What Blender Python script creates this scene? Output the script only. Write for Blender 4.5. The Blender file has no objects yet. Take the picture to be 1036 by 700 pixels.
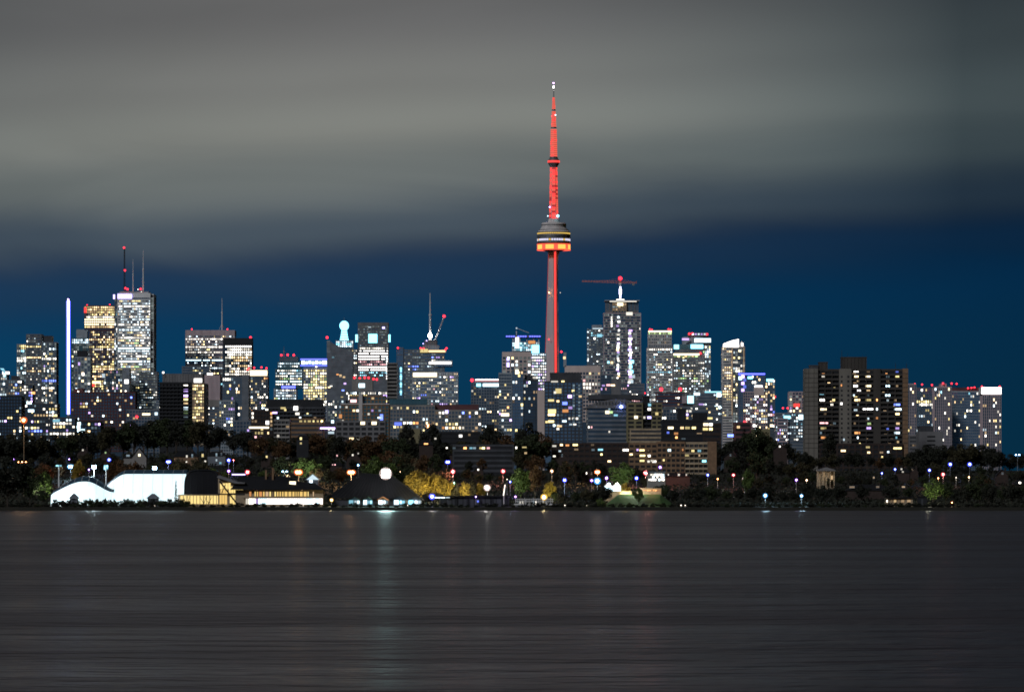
import bpy, bmesh, math, random
from mathutils import Vector, noise

# ------------------------------------------------------------------ camera, sky, light, exposure
S = bpy.context.scene
COL = S.collection
F = 4906.0            # focal length in pixels of the 1036 px wide photograph
CX, HOR, CAMZ = 518.0, 500.0, 8.0

cam = bpy.data.cameras.new("camera")
camo = bpy.data.objects.new("camera", cam)
COL.objects.link(camo)
cam.sensor_width = 36.0
cam.lens = 36.0 * F / 1036.0
cam.shift_y = 150.0 / 1036.0
cam.clip_start = 1.0
cam.clip_end = 60000.0
camo.location = (0, 0, CAMZ)
camo.rotation_euler = (math.radians(90), 0, 0)
S.camera = camo


def lin(r, g, b):
    def f(c):
        c /= 255.0
        return c / 12.92 if c <= 0.04045 else ((c + 0.055) / 1.055) ** 2.4
    return (f(r), f(g), f(b), 1.0)


W = bpy.data.worlds.new("World")
S.world = W
W.use_nodes = True
nt = W.node_tree
nt.nodes.clear()


def N(tree, typ, **kw):
    n = tree.nodes.new(typ)
    for k, v in kw.items():
        setattr(n, k, v)
    return n


def math_node(tree, op, a, b=None, clamp=False):
    n = tree.nodes.new("ShaderNodeMath")
    n.operation = op
    n.use_clamp = clamp
    for i, x in enumerate((a, b)):
        if x is None:
            continue
        if isinstance(x, (int, float)):
            n.inputs[i].default_value = x
        else:
            tree.links.new(x, n.inputs[i])
    return n.outputs[0]


MOON_EL, MOON_AZ = math.radians(32), math.radians(215)   # behind the camera, to its left
wl = nt.links
sky = N(nt, "ShaderNodeTexSky", sky_type='NISHITA')
sky.sun_disc = False
sky.sun_elevation = MOON_EL
sky.sun_rotation = MOON_AZ
sky.ozone_density = 6.0
sky.dust_density = 0.0
sky.air_density = 1.0
clear = N(nt, "ShaderNodeMix", data_type='RGBA', blend_type='MULTIPLY')
clear.inputs[0].default_value = 1.0
wl.new(sky.outputs[0], clear.inputs[6])
clear.inputs[7].default_value = (0.0075, 0.097, 0.262, 1)
tc = N(nt, "ShaderNodeTexCoord")
sep = N(nt, "ShaderNodeSeparateXYZ")
wl.new(tc.outputs["Generated"], sep.inputs[0])
# slow, stretched cloud streaks (directions, so they hold for any viewpoint)
mp = N(nt, "ShaderNodeMapping")
mp.inputs["Rotation"].default_value = (0, math.radians(4), 0)
mp.inputs["Scale"].default_value = (11, 11, 48)
wl.new(tc.outputs["Generated"], mp.inputs[0])
n1 = N(nt, "ShaderNodeTexNoise")
n1.inputs["Scale"].default_value = 1.0
n1.inputs["Detail"].default_value = 5.0
n1.inputs["Roughness"].default_value = 0.45
n1.inputs["Distortion"].default_value = 0.7
wl.new(mp.outputs[0], n1.inputs["Vector"])
mp2 = N(nt, "ShaderNodeMapping")
mp2.inputs["Rotation"].default_value = (0, math.radians(-3), 0)
mp2.inputs["Scale"].default_value = (3.4, 3.4, 24)
mp2.inputs["Location"].default_value = (3.1, 0, 1.7)
wl.new(tc.outputs["Generated"], mp2.inputs[0])
n2 = N(nt, "ShaderNodeTexNoise")
n2.inputs["Scale"].default_value = 1.0
n2.inputs["Detail"].default_value = 2.0
wl.new(mp2.outputs[0], n2.inputs["Vector"])
dn = math_node(nt, 'SUBTRACT', n1.outputs[0], 0.5)
dn2 = math_node(nt, 'SUBTRACT', n2.outputs[0], 0.5)
# cloud deck lower edge: elevation plus noise
e1 = math_node(nt, 'ADD', sep.outputs[2], math_node(nt, 'MULTIPLY', dn, 0.008))
e2 = math_node(nt, 'ADD', e1, math_node(nt, 'MULTIPLY', dn2, 0.010))
e2 = math_node(nt, 'ADD', e2, math_node(nt, 'MULTIPLY', sep.outputs[0], -0.058))     # the deck hangs lower to one side
e2 = math_node(nt, 'ADD', e2, 0.0005)
pos = math_node(nt, 'MULTIPLY', e2, 8.0, clamp=True)
ramp = N(nt, "ShaderNodeValToRGB")
cr = ramp.color_ramp
cr.interpolation = 'EASE'
stops = [(0.29, (0, 0, 0, 1)), (0.365, (0.35,) * 3 + (1,)), (0.44, (0.78,) * 3 + (1,)), (0.54, (1, 1, 1, 1))]
cr.elements[0].position, cr.elements[0].color = stops[0]
cr.elements[1].position, cr.elements[1].color = stops[-1]
for p, c in stops[1:-1]:
    e = cr.elements.new(p)
    e.color = c
wl.new(pos, ramp.inputs[0])
# city light on the cloud base: pale where it is thick, greyer higher up
ramp2 = N(nt, "ShaderNodeValToRGB")
c2 = ramp2.color_ramp
c2.interpolation = 'EASE'
cl = [(0.30, lin(36, 46, 60)), (0.38, lin(52, 60, 71)), (0.45, lin(84, 94, 100)), (0.53, lin(114, 120, 119)), (0.62, lin(130, 132, 127)),
      (0.71, lin(116, 117, 114)), (0.82, lin(100, 100, 100)), (1.0, lin(92, 93, 94))]
c2.elements[0].position, c2.elements[0].color = cl[0]
c2.elements[1].position, c2.elements[1].color = cl[-1]
for p, c in cl[1:-1]:
    e = c2.elements.new(p)
    e.color = c
wl.new(pos, ramp2.inputs[0])
mod = math_node(nt, 'ADD', math_node(nt, 'MULTIPLY', dn2, 0.7), math_node(nt, 'MULTIPLY', dn, 0.42))
mod = math_node(nt, 'ADD', mod, 1.0)
# brightest over the centre of the city, dying away sideways and faster towards the dark end of the shore
sx_ = math_node(nt, 'ADD', sep.outputs[0], 0.035)
pos_x = math_node(nt, 'MAXIMUM', sx_, 0.0)
neg_x = math_node(nt, 'MINIMUM', sx_, 0.0)
side = math_node(nt, 'SUBTRACT', 0.98, math_node(nt, 'MULTIPLY', math_node(nt, 'MULTIPLY', pos_x, pos_x), 42.0))
side = math_node(nt, 'SUBTRACT', side, math_node(nt, 'MULTIPLY', math_node(nt, 'MULTIPLY', neg_x, neg_x), 25.0))
side = math_node(nt, 'MAXIMUM', side, 0.30)
# the cloud deck is lit from the city below it, so it is dark overhead and far from the skyline
fall = N(nt, "ShaderNodeMapRange", interpolation_type='SMOOTHSTEP')
wl.new(sep.outputs[2], fall.inputs[0])
fall.inputs[1].default_value, fall.inputs[2].default_value = 0.11, 0.42
fall.inputs[3].default_value, fall.inputs[4].default_value = 1.0, 0.38
mod = math_node(nt, 'MULTIPLY', mod, fall.outputs[0])
cb = N(nt, "ShaderNodeMix", data_type='RGBA', blend_type='MULTIPLY')
cb.inputs[0].default_value = 1.0
wl.new(ramp2.outputs[0], cb.inputs[6])
comb = N(nt, "ShaderNodeCombineColor")
for i, ex in enumerate((1.22, 1.0, 0.86)):       # the dim end of the deck is bluer
    wl.new(math_node(nt, 'MULTIPLY', mod, math_node(nt, 'POWER', side, ex)), comb.inputs[i])
wl.new(comb.outputs[0], cb.inputs[7])
# Background 1: clear night sky; Background 2: the lit cloud deck
bgc = N(nt, "ShaderNodeBackground")
wl.new(clear.outputs[2], bgc.inputs[0])
# the clear band is paler above the city centre than towards the far end of the shore
wl.new(math_node(nt, 'MULTIPLY', math_node(nt, 'ADD', math_node(nt, 'MULTIPLY', sep.outputs[0], -3.2), 1.0, clamp=False), 0.044), bgc.inputs[1])
bgd = N(nt, "ShaderNodeBackground")
wl.new(cb.outputs[2], bgd.inputs[0])
bgd.inputs[1].default_value = 1.0
mixw = N(nt, "ShaderNodeMixShader")
wl.new(ramp.outputs[0], mixw.inputs[0])
wl.new(bgc.outputs[0], mixw.inputs[1])
wl.new(bgd.outputs[0], mixw.inputs[2])
wo = N(nt, "ShaderNodeOutputWorld")
wl.new(mixw.outputs[0], wo.inputs[0])

sun = bpy.data.lights.new("moonlight", 'SUN')
sun.energy = 1.15
sun.angle = math.radians(8)
sun.color = (0.93, 0.94, 1.0)
suno = bpy.data.objects.new("moonlight", sun)
COL.objects.link(suno)
# light travels from behind-left of the camera towards the city
d = Vector((0.55, 0.83, -math.tan(MOON_EL))).normalized()
suno.rotation_euler = d.to_track_quat('-Z', 'Y').to_euler()

S.view_settings.view_transform = 'Standard'
S.view_settings.look = 'None'
S.view_settings.exposure = 0.0
S.view_settings.gamma = 1.0
S.view_settings.use_curve_mapping = False
S.render.engine = 'CYCLES'
cy = S.cycles
cy.max_bounces = 4
cy.diffuse_bounces = 2
cy.glossy_bounces = 2
cy.transmission_bounces = 2
cy.transparent_max_bounces = 4
cy.sample_clamp_indirect = 1.5
cy.filter_width = 1.7
cy.caustics_reflective = False
cy.caustics_refractive = False
try:
    cy.use_denoising = True
    cy.denoiser = 'OPENIMAGEDENOISE'
    cy.denoising_input_passes = 'RGB_ALBEDO_NORMAL'
except Exception:
    pass

# ------------------------------------------------------------------ materials
MATS = {}


def surf(name, col, rough=0.8, metal=0.0, var=0.25, scale=0.15, spec=0.4, col2=None, streak=False):
    """A weathered surface: base colour broken up by noise in object space."""
    m = bpy.data.materials.new(name)
    m.use_nodes = True
    t = m.node_tree
    b = t.nodes["Principled BSDF"]
    c = N(t, "ShaderNodeTexCoord")
    mpn = N(t, "ShaderNodeMapping")
    mpn.inputs["Scale"].default_value = (scale, scale, scale * (0.15 if streak else 1.0))
    t.links.new(c.outputs["Object"], mpn.inputs[0])
    nz = N(t, "ShaderNodeTexNoise")
    nz.inputs["Scale"].default_value = 1.0
    nz.inputs["Detail"].default_value = 5.0
    t.links.new(mpn.outputs[0], nz.inputs["Vector"])
    r = N(t, "ShaderNodeValToRGB")
    e = r.color_ramp.elements
    a = col2 or tuple(x * (1 - var) for x in col)
    e[0].position, e[1].position = 0.32, 0.70
    e[0].color = (*a, 1)
    e[1].color = (*[x * (1 + (0 if col2 else var * .6)) for x in col], 1)
    t.links.new(nz.outputs[0], r.inputs[0])
    t.links.new(r.outputs[0], b.inputs["Base Color"])
    b.inputs["Roughness"].default_value = rough
    b.inputs["Metallic"].default_value = metal
    b.inputs["Specular IOR Level"].default_value = spec
    MATS[name] = m
    return m


def glow(name, col, strength, spread=0.0):
    """Something that gives off light. spread varies the strength from one window to the next."""
    m = bpy.data.materials.new(name)
    m.use_nodes = True
    t = m.node_tree
    b = t.nodes["Principled BSDF"]
    b.inputs["Base Color"].default_value = (0.03, 0.03, 0.035, 1)
    b.inputs["Roughness"].default_value = 0.3
    b.inputs["Emission Color"].default_value = (*col, 1)
    b.inputs["Emission Strength"].default_value = strength
    if spread:
        oi = N(t, "ShaderNodeObjectInfo")
        ge = N(t, "ShaderNodeNewGeometry")
        s = math_node(t, 'ADD', oi.outputs["Random"], ge.outputs["Random Per Island"])
        s = math_node(t, 'FRACT', s)
        s = math_node(t, 'POWER', s, 2.2)
        s = math_node(t, 'MULTIPLY', s, strength * spread)
        s = math_node(t, 'ADD', s, strength * 0.22)
        t.links.new(s, b.inputs["Emission Strength"])
    m.cycles.emission_sampling = 'NONE'
    MATS[name] = m
    return m


surf("concrete", (0.27, 0.26, 0.245), streak=True)
surf("grey_concrete", (0.18, 0.18, 0.187), streak=True)
surf("tower_concrete", (0.60, 0.49, 0.50), streak=True, var=0.12)
surf("pale_stone", (0.64, 0.60, 0.58), streak=True)
surf("cream_panel", (0.70, 0.58, 0.53), streak=True, var=0.12)
surf("pink_concrete", (0.52, 0.42, 0.44), streak=True)
surf("white_marble", (0.78, 0.80, 0.80), var=0.12)
surf("brown_granite", (0.13, 0.055, 0.06))
surf("dark_brick", (0.045, 0.030, 0.025), scale=0.6)
surf("red_brick", (0.11, 0.042, 0.042), scale=0.6)
surf("brown_brick", (0.25, 0.155, 0.09), scale=0.5)
surf("slab_concrete", (0.185, 0.172, 0.148), streak=True)
surf("slab_balcony", (0.060, 0.054, 0.048), streak=True)
surf("tan_brick", (0.42, 0.33, 0.22), scale=0.5)
surf("olive_concrete", (0.23, 0.205, 0.115), streak=True)
surf("black_panel", (0.018, 0.020, 0.024), rough=0.5)
surf("dark_panel", (0.06, 0.065, 0.075), rough=0.5)
surf("slate_panel", (0.17, 0.195, 0.225), rough=0.5)
surf("steel_panel", (0.36, 0.41, 0.45), rough=0.45)
surf("teal_panel", (0.10, 0.19, 0.22), rough=0.4)
surf("dark_roof", (0.008, 0.009, 0.012), rough=0.9)
surf("dim_membrane", (0.03, 0.075, 0.12), rough=0.5)  # upper dome fabric, its lack of floodlight put into the colour
surf("white_paint", (0.75, 0.75, 0.74), rough=0.5, var=0.06)
surf("grey_metal", (0.30, 0.30, 0.31), rough=0.45, metal=0.6)
surf("crane_paint", (0.75, 0.24, 0.15), rough=0.5)
surf("dark_metal", (0.05, 0.05, 0.055), rough=0.5, metal=0.5)
surf("blue_glass", (0.34, 0.50, 0.66), rough=0.12, metal=0.75, var=0.12)
surf("dark_glass", (0.17, 0.25, 0.33), rough=0.12, metal=0.7, var=0.15)
surf("grey_glass", (0.28, 0.36, 0.43), rough=0.16, metal=0.7, var=0.15)
surf("teal_glass", (0.18, 0.36, 0.40), rough=0.14, metal=0.7, var=0.12)
surf("membrane_plain", (0.8, 0.82, 0.83), rough=.6, var=.05)
surf("bark", (0.05, 0.038, 0.028))
surf("leaf_green", (0.042, 0.056, 0.020), scale=0.5, col2=(0.020, 0.030, 0.011))
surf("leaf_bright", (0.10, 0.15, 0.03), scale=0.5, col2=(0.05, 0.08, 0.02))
surf("leaf_olive", (0.062, 0.054, 0.022), scale=0.5, col2=(0.030, 0.028, 0.012))
surf("leaf_rust", (0.13, 0.065, 0.022), scale=0.5, col2=(0.06, 0.032, 0.013))
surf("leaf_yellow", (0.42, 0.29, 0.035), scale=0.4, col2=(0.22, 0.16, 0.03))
surf("leaf_dark", (0.027, 0.030, 0.018), scale=0.5, col2=(0.013, 0.015, 0.010))
surf("lawn_green", (0.05, 0.13, 0.03), scale=0.8)
surf("soil", (0.022, 0.020, 0.014), scale=0.05, col2=(0.012, 0.013, 0.008))

K = 1.0
glow("lit_warm", (1.0, 0.70, 0.36), 2.6 * K, 1.6)
glow("lit_yellow", (1.0, 0.80, 0.34), 2.4 * K, 1.6)
glow("lit_white", (1.0, 0.93, 0.80), 3.2 * K, 1.6)
glow("lit_cool", (0.72, 0.90, 1.0), 2.8 * K, 1.6)
glow("lit_cyan", (0.35, 0.80, 1.0), 2.4 * K, 1.4)
glow("lit_blue", (0.16, 0.24, 1.0), 3.0 * K, 1.4)
glow("lit_violet", (0.62, 0.42, 1.0), 3.0 * K, 1.4)
glow("lit_pink", (1.0, 0.50, 0.52), 2.4 * K, 1.4)
glow("lit_orange", (1.0, 0.42, 0.14), 2.4 * K, 1.4)
glow("lit_green", (0.55, 0.85, 0.35), 1.4 * K, 1.4)
glow("dim_warm", (1.0, 0.68, 0.38), 0.5 * K, 1.2)
glow("dim_room", (0.80, 0.95, 0.92), 0.17, 1.5)
glow("dim_cool", (0.55, 0.78, 0.92), 0.35 * K, 1.2)
glow("blaze_white", (1.0, 0.95, 0.90), 3.2)
glow("blaze_cool", (0.62, 0.88, 1.0), 3.0)
glow("blaze_cyan", (0.25, 0.80, 1.0), 3.2)
glow("blaze_violet", (0.50, 0.42, 1.0), 3.4)
glow("blaze_warm", (1.0, 0.82, 0.52), 2.6)
glow("strip_blue", (0.10, 0.12, 1.0), 3.5)
glow("mast_white", (0.72, 0.70, 1.0), 5.0)
glow("red_beacon", (1.0, 0.02, 0.035), 5.0)
glow("red_led", (1.0, 0.052, 0.045), 1.6)
glow("red_led_edge", (0.9, 0.05, 0.05), 0.34)
glow("red_wash_dim", (0.85, 0.05, 0.05), 0.55)
MATS["red_led"].cycles.emission_sampling = 'AUTO'
glow("red_wash_soft", (1.0, 0.14, 0.095), 0.92)  # red floodlight on the mast, put in as emission
glow("pod_red", (1.0, 0.09, 0.05), 1.5)
glow("pod_yellow", (1.0, 0.48, 0.09), 1.5)
glow("pod_amber", (1.0, 0.66, 0.14), 0.75)
glow("pod_white", (0.80, 0.78, 1.0), 0.95)
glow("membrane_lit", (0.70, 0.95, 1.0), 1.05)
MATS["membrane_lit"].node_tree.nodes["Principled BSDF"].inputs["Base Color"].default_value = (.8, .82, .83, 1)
glow("room_yellow", (1.0, 0.75, 0.27), 1.1)
glow("room_gold", (1.0, 0.66, 0.20), 0.9)
glow("bulb_white", (1.0, 0.95, 0.92), 40.0)
glow("bulb_blue", (0.22, 0.32, 1.0), 22.0)
glow("bulb_ice", (0.45, 0.75, 1.0), 24.0)
glow("bulb_red", (1.0, 0.22, 0.20), 20.0)
glow("bulb_orange", (1.0, 0.42, 0.14), 24.0)
glow("bulb_warm", (1.0, 0.72, 0.40), 16.0)
glow("bulb_violet", (0.62, 0.36, 1.0), 16.0)
glow("bulb_yellow", (1.0, 0.80, 0.36), 26.0)
glow("bulb_green", (0.5, 1.0, 0.7), 10.0)
glow("bulb_faint", (1.0, 0.88, 0.72), 5.0)


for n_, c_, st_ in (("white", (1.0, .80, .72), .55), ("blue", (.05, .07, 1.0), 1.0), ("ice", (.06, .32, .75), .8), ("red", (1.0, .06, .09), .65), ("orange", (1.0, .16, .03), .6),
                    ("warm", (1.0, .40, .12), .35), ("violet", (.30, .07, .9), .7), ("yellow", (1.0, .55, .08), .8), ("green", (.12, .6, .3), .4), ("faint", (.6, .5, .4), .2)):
    glow("halo_" + n_, c_, st_ * 1.4)  # dim coloured glow imitating the lens halo round a lamp


# ------------------------------------------------------------------ mesh helpers
class MB:
    def __init__(s):
        s.v, s.f, s.m = [], [], []

    def face(s, pts, m=0):
        n = len(s.v)
        s.v += [tuple(p) for p in pts]
        s.f.append(tuple(range(n, n + len(pts))))
        s.m.append(m)

    def box(s, x0, x1, y0, y1, z0, z1, m=0):
        n = len(s.v)
        s.v += [(x0, y0, z0), (x1, y0, z0), (x1, y1, z0), (x0, y1, z0), (x0, y0, z1), (x1, y0, z1), (x1, y1, z1), (x0, y1, z1)]
        for q in ((0, 3, 2, 1), (4, 5, 6, 7), (0, 1, 5, 4), (1, 2, 6, 5), (2, 3, 7, 6), (3, 0, 4, 7)):
            s.f.append(tuple(n + i for i in q))
            s.m.append(m)
        return s

    def prism(s, poly, y0, y1, m=0):
        """Extrude an (x, z) outline from y0 to y1."""
        n, k = len(s.v), len(poly)
        s.v += [(x, y0, z) for x, z in poly] + [(x, y1, z) for x, z in poly]
        s.f.append(tuple(range(n, n + k)))
        s.f.append(tuple(range(n + 2 * k - 1, n + k - 1, -1)))
        s.m += [m, m]
        for i in range(k):
            j = (i + 1) % k
            s.f.append((n + i, n + k + i, n + k + j, n + j))
            s.m.append(m)
        return s

    def lathe(s, prof, n=24, m=0, cx=0, cy=0):
        """Turn a list of (radius, z) about the vertical through (cx, cy)."""
        b = len(s.v)
        for r, z in prof:
            for i in range(n):
                a = 2 * math.pi * i / n
                s.v.append((cx + r * math.cos(a), cy + r * math.sin(a), z))
        for k in range(len(prof) - 1):
            for i in range(n):
                j = (i + 1) % n
                s.f.append((b + k * n + i, b + k * n + j, b + (k + 1) * n + j, b + (k + 1) * n + i))
                s.m.append(m)
        s.f.append(tuple(b + i for i in range(n - 1, -1, -1)))
        s.f.append(tuple(b + (len(prof) - 1) * n + i for i in range(n)))
        s.m += [m, m]
        return s

    def tube(s, p0, p1, r0, r1=None, n=6, m=0):
        r1 = r0 if r1 is None else r1
        p0, p1 = Vector(p0), Vector(p1)
        ax = (p1 - p0)
        if ax.length < 1e-6:
            return s
        ax.normalize()
        u = ax.orthogonal().normalized()
        w = ax.cross(u)
        b = len(s.v)
        for p, r in ((p0, r0), (p1, r1)):
            for i in range(n):
                a = 2 * math.pi * i / n
                s.v.append(tuple(p + u * (r * math.cos(a)) + w * (r * math.sin(a))))
        for i in range(n):
            j = (i + 1) % n
            s.f.append((b + i, b + j, b + n + j, b + n + i))
            s.m.append(m)
        s.f.append(tuple(b + i for i in range(n - 1, -1, -1)))
        s.f.append(tuple(b + n + i for i in range(n)))
        s.m += [m, m]
        return s

    def ball(s, c, r, m=0, n=10, k=6, sz=1.0):
        prof = [(max(r * math.sin(math.pi * i / k), r * 0.02), c[2] - sz * r * math.cos(math.pi * i / k)) for i in range(k + 1)]
        return s.lathe(prof, n, m, c[0], c[1])

    def mesh(s, name, mats):
        me = bpy.data.meshes.new(name)
        me.from_pydata(s.v, [], s.f)
        for x in ([mats] if isinstance(mats, str) else mats):
            me.materials.append(MATS[x])
        if any(s.m):
            me.polygons.foreach_set("material_index", s.m)
        me.update()
        return me

    def build(s, name, mats, parent=None, loc=None):
        o = bpy.data.objects.new(name, s.mesh(name, mats))
        COL.objects.link(o)
        if parent is not None:
            o.parent = parent
        if loc is not None:
            o.location = loc
        return o


def tag(o, label=None, cat=None, group=None, kind=None):
    if label:
        o["label"] = label
    if cat:
        o["category"] = cat
    if group:
        o["group"] = group
    if kind:
        o["kind"] = kind
    return o


def empty(name, loc, rz=0.0, label=None, cat=None, group=None):
    o = bpy.data.objects.new(name, None)
    o.empty_display_size = 2
    COL.objects.link(o)
    o.location = loc
    o.rotation_euler = (0, 0, rz)
    return tag(o, label, cat, group)


def copy_tree(o, parent=None):
    c = o.copy()
    COL.objects.link(c)
    c.parent = parent
    for ch in list(o.children):
        copy_tree(ch, c)
    return c


def XW(px, D):
    return (px - CX) * D / F


def ZW(py, D):
    return CAMZ + (HOR - py) * D / F


def smooth(a, b, x):
    t = min(1.0, max(0.0, (x - a) / (b - a)))
    return t * t * (3 - 2 * t)


PROFILE = [(2380, -2.0), (2398, -0.6), (2401, 1.6), (2440, 2.2), (2520, 4.0), (2650, 9.0), (2800, 15.0), (3000, 21.0), (3300, 24.0),
           (3700, 21.0), (4300, 15.0), (5500, 11.0), (7500, 10.0), (9000, 10.0), (16000, 10.0), (40000, 10.0)]


def T(x, y):
    """Height of the ground."""
    z = PROFILE[-1][1]
    for (a, za), (b, zb) in zip(PROFILE, PROFILE[1:]):
        if y <= b:
            z = za + (zb - za) * max(0.0, min(1.0, (y - a) / (b - a)))
            break
    k = smooth(2600, 3000, y) * (1 - smooth(3500, 4200, y))
    z += 11.0 * math.exp(-((x + 205) / 75.0) ** 2) * k
    z += 1.2 * smooth(2420, 2600, y) * noise.noise(Vector((x * 0.011, y * 0.011, 0.3)))
    return z


# ------------------------------------------------------------------ the setting: water and ground
wm = MB()
wm.face([(-30000, -3000, 0), (30000, -3000, 0), (30000, 2480, 0), (-30000, 2480, 0)])
m = bpy.data.materials.new("lake_water")
m.use_nodes = True
t = m.node_tree
b = t.nodes["Principled BSDF"]
b.inputs["Base Color"].default_value = (0.040, 0.029, 0.035, 1)
b.inputs["Roughness"].default_value = 0.34
b.inputs["IOR"].default_value = 1.33
b.inputs["Specular IOR Level"].default_value = 0.85
b.inputs["Specular Tint"].default_value = (1.0, 0.90, 0.95, 1)
g = N(t, "ShaderNodeNewGeometry")


def wnoise(scale, detail, seed):
    a = N(t, "ShaderNodeMapping")
    a.inputs["Scale"].default_value = scale
    a.inputs["Location"].default_value = (seed, seed * 2.3, 0)
    t.links.new(g.outputs["Position"], a.inputs[0])
    x = N(t, "ShaderNodeTexNoise")
    x.inputs["Scale"].default_value = 1.0
    x.inputs["Detail"].default_value = detail
    t.links.new(a.outputs[0], x.inputs["Vector"])
    return x.outputs[0]


h = math_node(t, 'ADD', math_node(t, 'MULTIPLY', wnoise((0.020, 0.034, 0), 3, 1.0), 7.0), math_node(t, 'MULTIPLY', wnoise((0.13, 0.19, 0), 3, 7.0), 2.2))
h = math_node(t, 'ADD', h, math_node(t, 'MULTIPLY', wnoise((0.55, 0.7, 0), 2, 3.0), 0.45))
bp = N(t, "ShaderNodeBump")
bp.inputs["Strength"].default_value = 1.0
bp.inputs["Distance"].default_value = 0.42
t.links.new(h, bp.inputs["Height"])
t.links.new(bp.outputs[0], b.inputs["Normal"])
# smoother and rougher patches of the lake (wind)
rr = math_node(t, 'MULTIPLY', wnoise((0.006, 0.022, 0), 4, 5.0), 0.30)
t.links.new(math_node(t, 'ADD', rr, 0.19), b.inputs["Roughness"])
MATS["lake_water"] = m
tag(wm.build("water", "lake_water"), "dark grey lake smoothed by wind along the city shore", "water", kind="structure")

gm = MB()
ys = [2380, 2398, 2401, 2420, 2440, 2480, 2520, 2580, 2650, 2720, 2800, 2900, 3000, 3150, 3300, 3500, 3700, 4000, 4300, 5000, 5500, 6500, 7500, 9000, 12000, 16000, 40000]
xs = [-30000, -12000, -6000, -3000, -1800] + list(range(-1200, 1201, 40)) + [1800, 3000, 6000, 12000, 30000]
for y in ys:
    for x in xs:
        gm.v.append((x, y, T(x, y)))
nx = len(xs)
for j in range(len(ys) - 1):
    for i in range(nx - 1):
        gm.f.append((j * nx + i, j * nx + i + 1, (j + 1) * nx + i + 1, (j + 1) * nx + i))
        gm.m.append(0)
tag(gm.build("ground", "soil"), "dark wooded shore rising from the lake to the city", "ground", kind="structure")

# ------------------------------------------------------------------ buildings
BUILDINGS = []
WCACHE = {}


def window_mesh(w, h, mat, frame):
    k = (round(w, 2), round(h, 2), mat, frame)
    if k not in WCACHE:
        q = MB()
        if frame:
            t_ = 0.14
            q.box(-w / 2, w / 2, -0.04, 0.10, -h / 2, h / 2, 0)
            q.box(-w / 2 - t_, -w / 2, -0.12, 0.10, -h / 2 - t_, h / 2 + t_, 1)
            q.box(w / 2, w / 2 + t_, -0.12, 0.10, -h / 2 - t_, h / 2 + t_, 1)
            q.box(-w / 2, w / 2, -0.12, 0.10, -h / 2 - t_, -h / 2, 1)
            q.box(-w / 2, w / 2, -0.12, 0.10, h / 2, h / 2 + t_, 1)
            if w > 1.6:
                q.box(-0.05, 0.05, -0.10, -0.04, -h / 2, h / 2, 1)
            WCACHE[k] = q.mesh("window", [mat, "dark_panel"])
        else:
            q.box(-w / 2, w / 2, -0.06, 0.06, -h / 2, h / 2, 0)
            WCACHE[k] = q.mesh("window", [mat])
    return WCACHE[k]


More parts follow.
